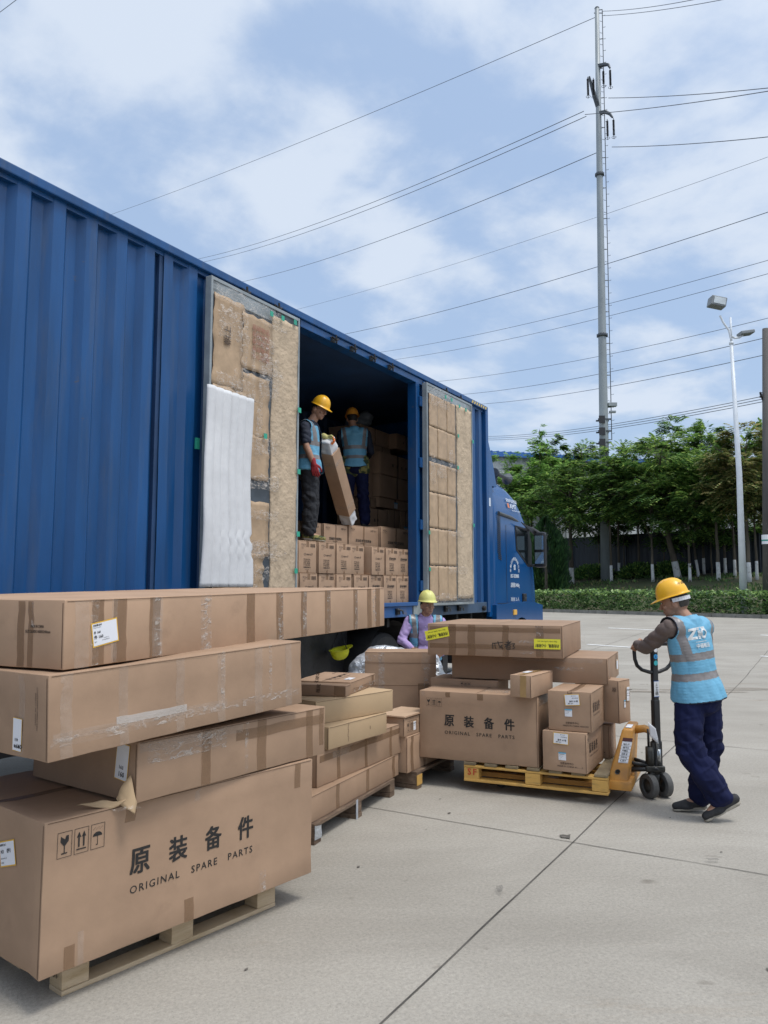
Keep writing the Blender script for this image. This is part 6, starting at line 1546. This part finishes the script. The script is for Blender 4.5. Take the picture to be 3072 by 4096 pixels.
    # ---- trousers
    tm = o['trousers']; bag = o.get('bag', 1.0); tp = [('e', tl_(0, 0, .02), (.158, .122, .11), B), ('e', tl_(0, -.02, -.06), (.160, .125, .10), B)]
    for S in 'LR':
        hp, kn, an = J['hip' + S], J['kn' + S], J['an' + S]; a2 = kn.lerp(an, .90)
        tp += [('c', P(hp), P(kn), .100 * min(bag, 1.06), .078 * bag), ('c', P(kn), P(kn.lerp(an, .5)), .078 * bag, .078 * bag), ('c', P(kn.lerp(an, .5)), P(a2), .078 * bag, .073 * bag)]
    def tdisp(c, n_):
        kz = 1 + 1.2 * max(0, 1 - abs(c.z + base.z - (J['knL'].z)) / .16) + 1.0 * max(0, 1 - abs(c.z + base.z - J['anL'].z - .08) / .15)
        return .0095 * kz * (abs(noise.noise(V((c.x * 8, c.y * 8, c.z * 11 + 3 + 5 * c.x)))) * 1.7 - .4) + .004 * (1 - abs(noise.noise(V((c.x * 6 + 9, c.y * 6, c.z * 13 - 6 * c.x)))) * 2) ** 3 * kz - .002 + .004 * noise.noise(V((c.x * 20, c.y * 20, c.z * 12)))
    mesh_obj('trousers', blob(tp, .0065, 4, (tm,), disp=tdisp), root)
    # ---- shoes
    for S in 'LR':
        an, to = P(J['an' + S]), P(J['to' + S]); gz = o.get('toez', {}).get(S)
        d = (to - an); dh = V((d.x, d.y, 0)).normalized(); he = an - dh * .045 + V((0, 0, -.045)) if 'he' + S not in J else P(J['he' + S])
        ax = (to - he).normalized(); sdv = ax.cross(V((0, 0, 1))).normalized(); uu = sdv.cross(ax).normalized(); SB = M((sdv, ax, uu)).transposed()
        mid = he.lerp(to, .62)
        pr_ = [('c', he + uu * .022, mid + uu * .012, .034, .038), ('c', mid + uu * .010, to + uu * .004, .038, .028), ('c', he + uu * .03 + ax * .02, an + uu * .0, .034, .040), ('e', mid + sdv * .0, (.045, .06, .032), SB)]
        mesh_obj('sock', blob([('c', P(J['kn' + S].lerp(J['an' + S], .72)), an, .040, .037), ('c', an, an.lerp(he, .4), .037, .034)], .006, 2, (PIPE,)), root)
        sh_ = mesh_obj('shoe', blob(pr_, .0045, 3, (o.get('shoe', SHOE),)), root)
        L_ = (to - he).length; mesh_obj('sole', blob([('b', he.lerp(to, .2) - uu * .014, (.030, L_ * .22, .011), SB), ('e', he - uu * .012 + ax * .006, (.034, .034, .014), SB), ('e', mid - uu * .018, (.043, .075, .012), SB), ('e', to - uu * .020 - ax * .01, (.034, .038, .012), SB)], .004, 2, (SOLE,)), sh_)
    # ---- vest
    vb = o.get('vest')
    if vb:
        vp = []
        wk = vb.get('w', 1.0)
        prof_ = [(-.03, .212, .175), (.06, .196, .158), (.15, .172, .134), (.24, .178, .130), (.32, .190, .128), (.39, .196, .122), (.44, .186, .108)]
        for i in range(25):
            h = -.03 + .47 * i / 24; j = max(q for q in range(6) if prof_[q][0] <= h + 1e-6); a, b = prof_[j], prof_[j + 1]; f_ = min(1, (h - a[0]) / (b[0] - a[0]))
            vp.append(('e', tl_(0, 0, h * (Hh - .10) / .44), ((a[1] + (b[1] - a[1]) * f_) * wk, a[2] + (b[2] - a[2]) * f_, .055), B))
        vp.append(('c', P(nk) - up * .10 - Fw * .01, P(nk) - up * .055 - Fw * .012, .118, .098))
        for S in 'LR': vp.append(('c', P(nk) - up * .11 - Fw * .018, P(J['sh' + S].lerp(nk, .35)) - up * .02 - Fw * .018, .096, .084))
        for S in 'LR':
            sh = J['sh' + S]; vp.append(('c', P(nk) - up * .080 + (P(sh) - P(nk)) * .1, P(sh.lerp(nk, .04)) , .080, .080))
        b1, b2, hem = vb.get('b1', .27), vb.get('b2', .125), vb.get('hem', -.03); strap = vb.get('strap', .105); op = vb.get('open', 0); O_ = P(pel)
        nkl = P(nk)
        def cl(c, n_):
            v = c - O_; r, f, h = v.dot(Rr), v.dot(Fw), v.dot(up)
            hl = hem + vb.get('tail', .03) * math.cos(r * 9) * -1
            if h < hl: return None
            rn = (c - nkl); 
            if (rn - up * rn.dot(up)).length < .072 and rn.dot(up) > (-.075 if f > 0 else -.012): return None
            if f > 0 and op and abs(r) < op * (1 if h < Hh - .1 else 1 + (h - Hh + .1) * 1): return None
            if f > 0 and not op and (Hh - h) < .16 and abs(r) < .07 * (1 - (Hh - .02 - h) / .16): return None
            if abs(r) > .200 and h > Hh - .24: return None
            if h < hl + .008 or (f > 0 and op and abs(r) < op + .007) or (abs(r) > .193 and h > Hh - .24): return 2
            if abs(h - b1) < .027 or abs(h - b2) < .026: return 1
            x = abs(r) - (strap + .035 * (h - b1) / .25)
            if h > b1 and abs(x) < .026: return 1
            return 0
        vm = blob(vp, .005, 9, (VESTB if not vb.get('m') else vb['m'], VESTG, PIPE), classify=cl, disp=lambda c, n_: .010 * (abs(noise.noise(V((c.x * 7 + 3, c.y * 7, c.z * 5 + c.x * 6)))) * 1.5 - .3) * min(1, max(.25, (Hh - .12 - (c - O_).dot(up)) / .2)) + .002 * noise.noise(c * 30))
        vo = mesh_obj('safety_vest', vm, root); md = vo.modifiers.new('s', 'SOLIDIFY'); md.thickness = .003; md.offset = 1
        if vb.get('text'):
            bv = BVHTree.FromPolygons([v.co for v in vm.vertices], [p.vertices for p in vm.polygons]); g = MB(); PR = mat('silver_print', (.62, .64, .64), .5, var=.2, vs=40)
            # frame on the back, read from behind: U = right side of the wearer
            fr_ = (tl_(0, -.5, 0), Rr, up, -Fw); 
            def T2(s_, u, v, h, w, bold=0, sp_=1.0): put_text(g, s_, fr_, u, v, h=h, w=w, m=PR, bold=bold, off=0, space=sp_)
            zu, zv = -.125, .400
            fpoly(g, fr_, [(zu, zv + .060), (zu, zv + .078), (zu + .075, zv + .082), (zu + .075, zv + .068), (zu + .030, zv + .018), (zu + .070, zv + .020), (zu + .070, zv + .002), (zu - .004, zv - .002), (zu - .004, zv + .012), (zu + .042, zv + .062)], PR, 0)
            for q in range(3): fquad(g, fr_, zu + .078, zv + .064 + q * .0065, zu + .150, zv + .069 + q * .0065, PR, 0)
            for q in range(6): fquad(g, fr_, zu + .078 , zv + .002 + q * .010, zu + .098, zv + .0095 + q * .010, PR, 0)
            for q in range(22):
                t = q * 2 * math.pi / 22; c0, c1 = (zu + .130 + .018 * math.cos(t), zv + .038 + .020 * math.sin(t)), (zu + .130 + .032 * math.cos(t), zv + .038 + .038 * math.sin(t)); nx_, ny_ = -math.sin(t) * .0032, math.cos(t) * .0032
                fpoly(g, fr_, [(c0[0] - nx_, c0[1] - ny_), (c1[0] - nx_, c1[1] - ny_), (c1[0] + nx_, c1[1] + ny_), (c0[0] + nx_, c0[1] + ny_)], PR, 0)
            fquad(g, fr_, zu + .045, zv - .020, zu + .145, zv - .0165, PR, 0)
            T2('中通智运', zu + .045, zv - .062, .032, .125, .03)
            out_ = []
            for p in g.v:
                h_ = bv.ray_cast(V(p), Fw); out_.append(tuple((h_[0] - Fw * .0085) if h_[0] else V(p) + Fw * .38))
            g.v = out_; g.build('printed_logo', vo)
    # ---- helmet
    hh = o['hat']; off = hh.get('off', (0, 0, .045)); HB2 = HB @ M.Rotation(hh.get('pitch', 0), 3, 'X')
    hat = hard_hat(P(hd) + hr * off[0] + hf * off[1] + hu * off[2], HB2, hh['m'], root, s=hh.get('s', 1.0))
    if hh.get('band'):
        g = MB(); c = P(hd) + hr * off[0] + hf * off[1] + hu * (off[2] - .018); pts = [c + HB2 @ V((math.cos(t) * .090, math.sin(t) * .112, -.006 * abs(math.sin(t)))) for t in [math.pi + math.pi * q / 16 for q in range(17)]]
        for p, q in zip(pts, pts[1:]): dn = HB2 @ V((0, 0, -.028)); dd2 = ((p + q) / 2 - c).normalized() * .004; g.face([p + dd2, q + dd2, q + dn + dd2, p + dn + dd2], mat('helmet_band_grey', (.55, .56, .58), .5))
        g.build('helmet_strap', hat)
        g = MB(); fr_ = (P(hd) + hr * off[0] + hf * off[1] + hu * off[2] + HB2 @ V((-.105, -.07, .06)), (HB2 @ V((.5, -.85, 0))).normalized(), (HB2 @ V((.25, .15, .95))).normalized(), (HB2 @ V((-.85, -.5, .2))).normalized())
        put_text(g, '中通', fr_, 0, 0, h=.022, m=INKF, bold=.02, off=.012); g.build('helmet_mark', hat)
    return root

pusher = person('person', 'man in yellow helmet and light blue vest pushing the pallet jack, seen from behind', dict(
    pelvis=(2.265, 5.66, .865), neck=(2.205, 5.665, 1.405), head=(2.135, 5.70, 1.515),
    shL=(2.050, 5.575, 1.335), shR=(2.360, 5.750, 1.325), elL=(1.945, 5.800, 1.180), wrL=(1.955, 6.015, 1.185), elR=(2.450, 5.950, 1.13), wrR=(2.33, 6.16, 1.19),
    hipL=(2.185, 5.605, .85), hipR=(2.345, 5.70, .85), knL=(2.150, 5.565, .49), knR=(2.365, 5.745, .48), anL=(2.355, 5.545, .150), anR=(2.300, 5.785, .090),
    toL=(2.245, 5.545, .035), toR=(2.130, 5.80, .032), heL=(2.455, 5.535, .140), heR=(2.325, 5.785, .045)),
    (-.50, .87, 0), (-.86, .46, -.22), dict(shirt=GREYSH, trousers=NAVY, bag=1.22, hair=HAIRG, base=V((2.26, 5.66, 0)), headup=V((-.10, 0, 1)), sleeve=1.86,
    hands={'L': ((.0, .90, -.10), (.55, .2, .8), (.7, 0, -.7), 1.15), 'R': ((-.1, .9, -.1), (-.5, .2, .8), (-.7, 0, -.7), 1.1)},
    vest=dict(b1=.272, b2=.132, hem=-.045, strap=.135, text=True, tail=.0), hat=dict(m=HATY, off=(0, -.002, .050), pitch=R(-4), band=True)))
purple = person('person', 'man in faded yellow helmet and lilac shirt standing in front of the truck', dict(
    pelvis=(.475, 9.25, .80), neck=(.490, 9.24, 1.285), head=(.515, 9.20, 1.415),
    shL=(.675, 9.25, 1.215), shR=(.300, 9.22, 1.225), elL=(.76, 9.20, .98), wrL=(.66, 9.02, .86), elR=(.205, 9.14, 1.01), wrR=(.33, 8.98, .92),
    hipL=(.56, 9.25, .78), hipR=(.39, 9.25, .78), knL=(.57, 9.22, .43), knR=(.38, 9.22, .43), anL=(.58, 9.25, .09), anR=(.37, 9.25, .09),
    toL=(.61, 9.08, .035), toR=(.34, 9.08, .035)), (.06, -1, 0), (.40, -.91, -.05), dict(shirt=PURPLE, trousers=NAVY, base=V((.475, 9.24, 0)), collar=True, sleeve=1.9,
    hands={'L': ((-.6, -.4, -.7), (-.3, -.9, 0), (-.8, 0, .3), .6), 'R': ((.6, -.4, -.5), (.3, -.9, 0), (.7, 0, -.5), .6)},
    vest=dict(b1=.26, b2=.11, hem=-.03, strap=.118, open=.085), hat=dict(m=HATP, off=(0, -.005, .052), pitch=R(3), s=1.02)))
tw = lambda s_, t_, z: tuple(TO + TD * s_ + TN * t_ + V((0, 0, z)))
zs_ = 2.142
bx, by = -.875, 8.93
w3 = lambda dx, dy, z: (bx + dx, by + dy, z)
loader = person('person', 'man in glasses and yellow helmet standing in the truck doorway holding a tilted long carton', dict(
    pelvis=w3(0, 0, 3.02), neck=w3(.015, 0, 3.575), head=w3(.105, -.01, 3.715),
    shR=w3(-.035, -.175, 3.475), shL=w3(.01, .175, 3.475), elR=w3(-.015, -.235, 3.235), wrR=w3(.070, -.215, 3.035), elL=w3(.09, .22, 3.27), wrL=w3(.19, .14, 3.41),
    hipR=w3(0, -.085, 2.99), hipL=w3(.01, .085, 2.99), knR=w3(.02, -.09, 2.60), knL=w3(.03, .09, 2.60), anR=w3(.01, -.09, 2.24), anL=w3(-.01, .10, 2.24),
    toR=w3(.18, -.10, 2.178), toL=w3(.16, .12, 2.178)), (.98, -.18, 0), (.90, -.42, -.36), dict(shirt=DARKSH, trousers=BLACKC, base=V((bx, by, zs_)), sleeve=.72, glasses=True, bag=1.06,
    hands={'R': ((.20, .05, -.97), (.9, -.1, .2), (0, 1, 0), .35, (REDG,)), 'L': ((.75, -.15, -.45), (-.1, -.4, .9), (-.2, .1, -.9), .75, (YELG, ORG))},
    vest=dict(b1=.27, b2=.11, hem=-.06, strap=.115, open=.05), hat=dict(m=HATY, off=(0, .01, .050), pitch=R(-6)), shoe=CAMO))
cx2, cy2 = -.445, 11.22
w4 = lambda dx, dy, z: (cx2 + dx, cy2 + dy, z)
rear = person('person', 'man in orange yellow helmet deep in the truck, seen from behind, with camouflage hem', dict(
    pelvis=w4(.02, 0, 3.42), neck=w4(0, .02, 3.98), head=w4(-.03, .03, 4.12),
    shL=w4(-.185, -.01, 3.89), shR=w4(.185, .04, 3.90), elL=w4(-.22, .16, 3.68), wrL=w4(-.16, .38, 3.66), elR=w4(.25, .14, 3.64), wrR=w4(.20, .36, 3.60),
    hipL=w4(-.07, 0, 3.38), hipR=w4(.11, 0, 3.38), knL=w4(-.08, 0, 2.96), knR=w4(.14, 0, 2.96), anL=w4(-.12, .0, 2.56), anR=w4(.17, .0, 2.56),
    toL=w4(-.20, .12, 2.49), toR=w4(.27, .10, 2.49)), (-.10, 1, 0), (-.25, 1, -.05), dict(shirt=DARKSH, trousers=NAVY, base=V((cx2, cy2, 2.445)), vox=.006, bag=1.1,
    hands={'L': ((.1, 1, 0), (1, 0, 0), (0, 0, -1), .4), 'R': ((-.1, 1, 0), (-1, 0, 0), (0, 0, -1), .4)},
    vest=dict(b1=.25, b2=.10, hem=-.03, strap=.12), hat=dict(m=mat('orange_helmet', (.75, .30, .03), .4), off=(0, 0, .050))))
me = blob([('c', (-.09, 0, .925), (.11, 0, .925), .135, .135), ('c', (-.09, 0, 1.02), (.11, 0, 1.02), .13, .13)], .01, 3, (CAMO,), disp=lambda c, n: .01 * fbm(c, 12, 4)); mesh_obj('camouflage_jacket_hem', me, rear)
# long carton he holds, tilted, with foam pads at both ends
a0w, a1w = V(tw(-3.24, .50, 2.575)), V((-.660, 9.17, 3.27))
hc_ = empty('long_carton', (a0w.x, a0w.y, 2.45), 0, 'long narrow carton with white foam ends tilted in the hands of the worker in glasses', 'box')
a0, a1 = a0w - hc_.location, a1w - hc_.location; ax = (a1 - a0).normalized(); LC_ = (a1 - a0).length
s0v = V((.80, -.60, 0)); sx_ = (s0v - ax * s0v.dot(ax)).normalized(); sy_ = ax.cross(sx_)
T_ = M.Translation(a0) @ M((sx_, sy_, ax)).transposed().to_4x4()
g = MB(); g.box((-.095, -.085, .03), (.095, .085, LC_), CARD, T_, .005); g.build('carton_body', hc_)
g = MB(); g.box((-.098, -.088, .14), (.098, .088, .19), TAPEC, T_, .004); g.box((-.098, -.088, LC_ - .18), (.098, .088, LC_ - .13), CRINK, T_, .004); g.build('tape', hc_)
for z0, z1 in ((-.14, .05), (LC_ - .02, LC_ + .17)):
    me = blob([('b', (0, 0, (z0 + z1) / 2), (.082, .074, (z1 - z0) / 2))], .01, 3, (FOAM,), disp=lambda c, n: .014 * fbm(c, 14, 5)); me.transform(T_); mesh_obj('foam_pad', me, hc_)
# upturned helmet hanging under the truck by its chin strap
hb_ = tw(-3.69, .30, .885); hh_ = empty('hard_hat', hb_, 0, 'greenish yellow hard hat hanging upside down in the dark under the truck', 'helmet')
Bh = basis(V((.93, .30, .18)), V((0, .15, -1))); hard_hat(V((0, 0, 0)), Bh, HATG, hh_, name='shell')
g = MB(); g.tube([V((.09, .0, .0)), V((.02, .03, .2)), V((0, .05, .35))], .006, DARK, 5); g.tube([V((-.10, .0, .0)), V((-.02, .03, .2)), V((0, .05, .35))], .006, DARK, 5); g.build('chin_strap', hh_)

# ------------------------------------------------------------------ pallet jack
YJ = mat('worn_yellow_paint', (.52, .245, .045), .5, var=.12, vs=4, detail=9, col2=(.30, .15, .05), ramp=(.52, .74), bump=.002, bs=30)
BLK = mat('jack_black_paint', (.014, .015, .017), .4, var=.3, vs=8, bump=.001)
GRS_ = mat('greasy_metal', (.055, .055, .05), .45, metal=.5, var=.4, vs=14)
ja = V((.914, -.407, 0)); jl = V((.407, .914, 0))       # jack axis away from the pallet, lateral
jo = V((1.85, 6.315, 0)); jk = empty('pallet_jack', jo, 0, 'worn yellow hand pallet jack with black handle under the yellow pallet', 'pallet jack')
JP = lambda a, l, z: ja * a + jl * l + V((0, 0, z))
JT = M((ja, jl, V((0, 0, 1)))).transposed().to_4x4()
for s_ in (-1, 1):
    g = MB(); g.box((-1.05, s_ * .19 - .075, .085), (.04, s_ * .19 + .075, .125), YJ, JT, .008); g.build('fork', jk)
    g = MB(); g.lathe([(.001, -.035), (.038, -.035), (.038, .035), (.001, .035)], RUBBER, M.Translation(JP(-.88, s_ * .19, .038)) @ JT @ M.Rotation(R(90), 4, 'X'), 16); g.build('load_roller', jk)
# sloping yellow side plates joined at the top
def plate(l0, l1, name='side_plate'):
    g = MB(); prof = [(-.02, .155), (.115, .155), (.125, .52), (.075, .535)]
    g.prism([(a, z) for a, z in prof], l0, l1, YJ, JT); return g
g = MB()
P_ = [(-.03, -.31, .145), (.125, -.31, .145), (.125, .31, .145), (-.03, .31, .145), (.085, -.20, .535), (.165, -.20, .535), (.165, .20, .535), (.085, .20, .535)]
bm_ = bmesh.new(); vs_ = [bm_.verts.new(JT @ V(p)) for p in P_]
for f in ((0, 3, 2, 1), (4, 5, 6, 7), (0, 1, 5, 4), (1, 2, 6, 5), (2, 3, 7, 6), (3, 0, 4, 7)): bm_.faces.new([vs_[i] for i in f])
bmesh.ops.bevel(bm_, geom=bm_.edges[:], offset=.016, segments=3, affect='EDGES', profile=.5); g.raw([v.co for v in bm_.verts], [[v.index for v in f.verts] for f in bm_.faces], YJ) if False else None
bm_.verts.index_update(); g.raw([v.co.copy() for v in bm_.verts], [[v.index for v in f.verts] for f in bm_.faces], YJ); bm_.free()
# front face plate proud on the camera side
g.box((-.06, -.33, .098), (.155, .33, .165), YJ, JT, .01)
fo_ = g.build('frame', jk, autos=R(40))
# sticker and hole on the end plate that faces the camera
lo_, hi_ = V((.045, -.31, .145)), V((.125, -.20, .535)); n_ = V((0, -.96, .28)).normalized()
fo = JT @ lo_; W2 = (JT.to_3x3() @ (hi_ - lo_)).normalized(); U2 = ja.copy(); N2 = U2.cross(W2).normalized(); N2 = N2 if N2.dot(jl) < 0 else -N2
FR = (fo, U2, W2, N2)
g = MB(); fquad(g, FR, -.020, .155, .052, .345, PAPER, .004); fquad(g, FR, -.020, .318, .052, .345, mat('dark_red_header', (.08, .02, .02), .6), .006)
for i, tx in enumerate(('吨位 3T', '注意 安全', '严禁载人', '合格 证', '2500 kg', 'CBY')): put_text(g, tx, FR, -.008, .290 - i * .025, h=.014, w=.045, m=INK, bold=.02, off=.006); fquad(g, FR, -.020, .283 - i * .025, .052, .2845 - i * .025, INK, .0055)
g.build('rating_sticker', fo_)
g = MB(); HC = M.Translation(fo + W2 * .085 + U2 * -.01 + N2 * .003) @ M((U2, W2, N2)).transposed().to_4x4(); g.lathe([(.001, 0), (.012, 0), (.013, .001)], mat('dark_hole', (.01, .006, .004), .9), HC, 18); g.lathe([(.013, .001), (.019, .003), (.020, 0)], GRS_, HC, 18); g.build('axle_hole', fo_)
g = MB(); fquad(g, (JT @ V((.125, -.1, .541)), ja, jl, V((0, 0, 1))), -.022, -.06, .022, .10, PAPER, 0.0); g.build('top_sticker', fo_)
pst = JP(.305, -.02, 0)       # pump axis
g = MB(); g.tube([JP(.15, 0, .50), JP(.23, 0, .515), pst + V((-.02, 0, .50))], [.032, .030, .028], YJ, 10); g.build('bridge', jk, True)
g = MB(); g.tube([pst + V((0, 0, .18)), pst + V((0, 0, .42))], .036, GRS_, 16); g.tube([pst + V((-.045, -.01, .22)), pst + V((-.045, -.01, .385))], [.036, .034], GRS_, 14); g.box(pst + V((-.09, -.05, .20)), pst + V((.06, .05, .245)), GRS_, None, .01); g.tube([pst + V((-.05, 0, .38)), pst + V((-.05, 0, .52))], .010, BLK, 8); g.build('hydraulic_pump', jk, True)
for s_ in (-1, 1):
    g = MB(); g.tube([JP(.02, s_ * .10, .20), pst + V((-.01, s_ * .04, .225)), pst + V((.03, s_ * .03, .205))], [.02, .018, .016], BLK, 8); g.tube([JP(.06, s_ * .10, .27), pst + V((-.02, s_ * .03, .24))], .016, BLK, 6); g.build('link_arm', jk, True)
g = MB(); Wv_ = V((.95, .31, 0)).normalized(); g.tube([pst - Wv_ * .06 + V((0, 0, .185)), pst + Wv_ * .06 + V((0, 0, .185))], .022, GRS_, 10); g.tube([pst + V((0, 0, .09)), pst + V((0, 0, .2))], .03, GRS_, 12); g.build('steering_yoke', jk, True)
for s_ in (-1, 1):
    Tq = M.Translation(pst + Wv_ * .066 * s_ + V((0, 0, .092))) @ Wv_.to_track_quat('Z', 'Y').to_matrix().to_4x4()
    g = MB(); g.lathe([(.056, -.026), (.086, -.028), (.092, -.024), (.093, 0), (.092, .024), (.086, .028), (.056, .026), (.054, 0), (.056, -.026)], mat('grey_wheel_tread', (.085, .085, .082), .7, var=.2, vs=20), Tq, 40); w_ = g.build('steer_wheel', jk, autos=R(40))
    g = MB(); g.lathe([(.056, -.012), (.03, -.010), (.018, -.022), (.001, -.022)], GRS_, Tq, 24); g.lathe([(.056, .012), (.03, .010), (.018, .022), (.001, .022)], GRS_, Tq, 24); g.build('rim', w_, True)
s0_ = pst + V((.01, -.005, .23)); s1_ = V((2.140, 6.185, 1.165)) - jo; sd2 = (s1_ - s0_).normalized()
lat = V((.93, .36, 0)).normalized(); fwd_ = lat.cross(sd2).normalized(); ST = M.Translation(s0_) @ M((lat, fwd_, sd2)).transposed().to_4x4(); SL = (s1_ - s0_).length
g = MB(); g.box((-.030, -.020, 0), (.030, .020, SL * .55), BLK, ST, .008); g.box((-.026, -.017, SL * .5), (.026, .017, SL), BLK, ST, .008); g.box((-.036, -.026, 0), (.036, .026, .20), BLK, ST, .01); st_ = g.build('handle_stem', jk)
g = MB(); g.tube([ST @ V((0, .014, .04)), ST @ V((0, .014, .14))], .022, mat('steel_cylinder', (.35, .37, .38), .25, metal=.9), 14); g.build('spring_cylinder', jk, True)
hz = SL - .21
g = MB(); lp = [(0, hz), (-.05, hz + .005), (-.12, hz + .025), (-.165, hz + .06), (-.185, hz + .11), (-.19, hz + .17), (-.18, hz + .205), (-.15, hz + .220), (0, hz + .222), (.15, hz + .220), (.18, hz + .205), (.19, hz + .17), (.185, hz + .11), (.165, hz + .06), (.12, hz + .025), (.05, hz + .005), (0, hz)]
g.tube([ST @ V((x, 0, z)) for x, z in lp], .015, BLK, 10); g.build('handle_loop', jk, True)
g = MB(); FS = (ST @ V((0, -.0215, 0)), lat, sd2, -fwd_); FS = (ST @ V((0, .0215, 0)), -lat if (lat.cross(sd2)).dot(fwd_) < 0 else lat, sd2, fwd_)
fquad(g, FS, -.024, SL * .58, .024, SL * .58 + .115, PAPER, -.001); put_text(g, '上', FS, -.012, SL * .58 + .08, h=.022, m=INK, off=.001); put_text(g, '工', FS, -.012, SL * .58 + .048, h=.022, m=INK, off=.001, bold=.02); put_text(g, '运', FS, -.014, SL * .58 + .012, h=.028, m=INK, off=.001, bold=.02)
fquad(g, FS, -.026, SL * .58 - .004, .026, SL * .58, mat('blue_edge', (.03, .12, .4), .5), -.0005); fquad(g, FS, -.026, SL * .58 + .116, .026, SL * .58 + .120, mat('blue_edge', (.03, .12, .4), .5), -.0005)
for zc_, mm in ((SL - .085, mat('blue_round_sticker', (.03, .25, .55), .5)), (SL - .135, mat('teal_round_sticker', (.04, .38, .42), .5))):
    fpoly(g, FS, [(.020 * math.cos(t), zc_ + .020 * math.sin(t)) for t in [q * .449 for q in range(14)]], mm, 0.0)
put_text(g, '人', FS, -.010, SL - .093, h=.017, m=INK, off=.002, bold=.02); fpoly(g, FS, [(-.018, SL - .03), (-.012, SL - .048), (.008, SL - .052), (.019, SL - .040), (.014, SL - .022), (-.006, SL - .018)], PAPER, 0.0)
g.build('handle_sticker', st_)
g = MB(); TG = [pst + V((-.06, -.04, .585)), pst + V((-.005, -.05, .535)), pst + V((.01, -.055, .415)), pst + V((-.05, -.05, .47))]; crumple(g, TG, PAPER, 5, .006); tg = g.build('hanging_tag', jk, True); md = tg.modifiers.new('s', 'SOLIDIFY'); md.thickness = .0015
g = MB(); crumple(g, [JP(-.01, -.42, .17), JP(.02, -.44, .15), JP(.01, -.44, .11), JP(-.03, -.42, .12)], FOIL, 9, .012); g.build('loose_tape', pD) if False else None
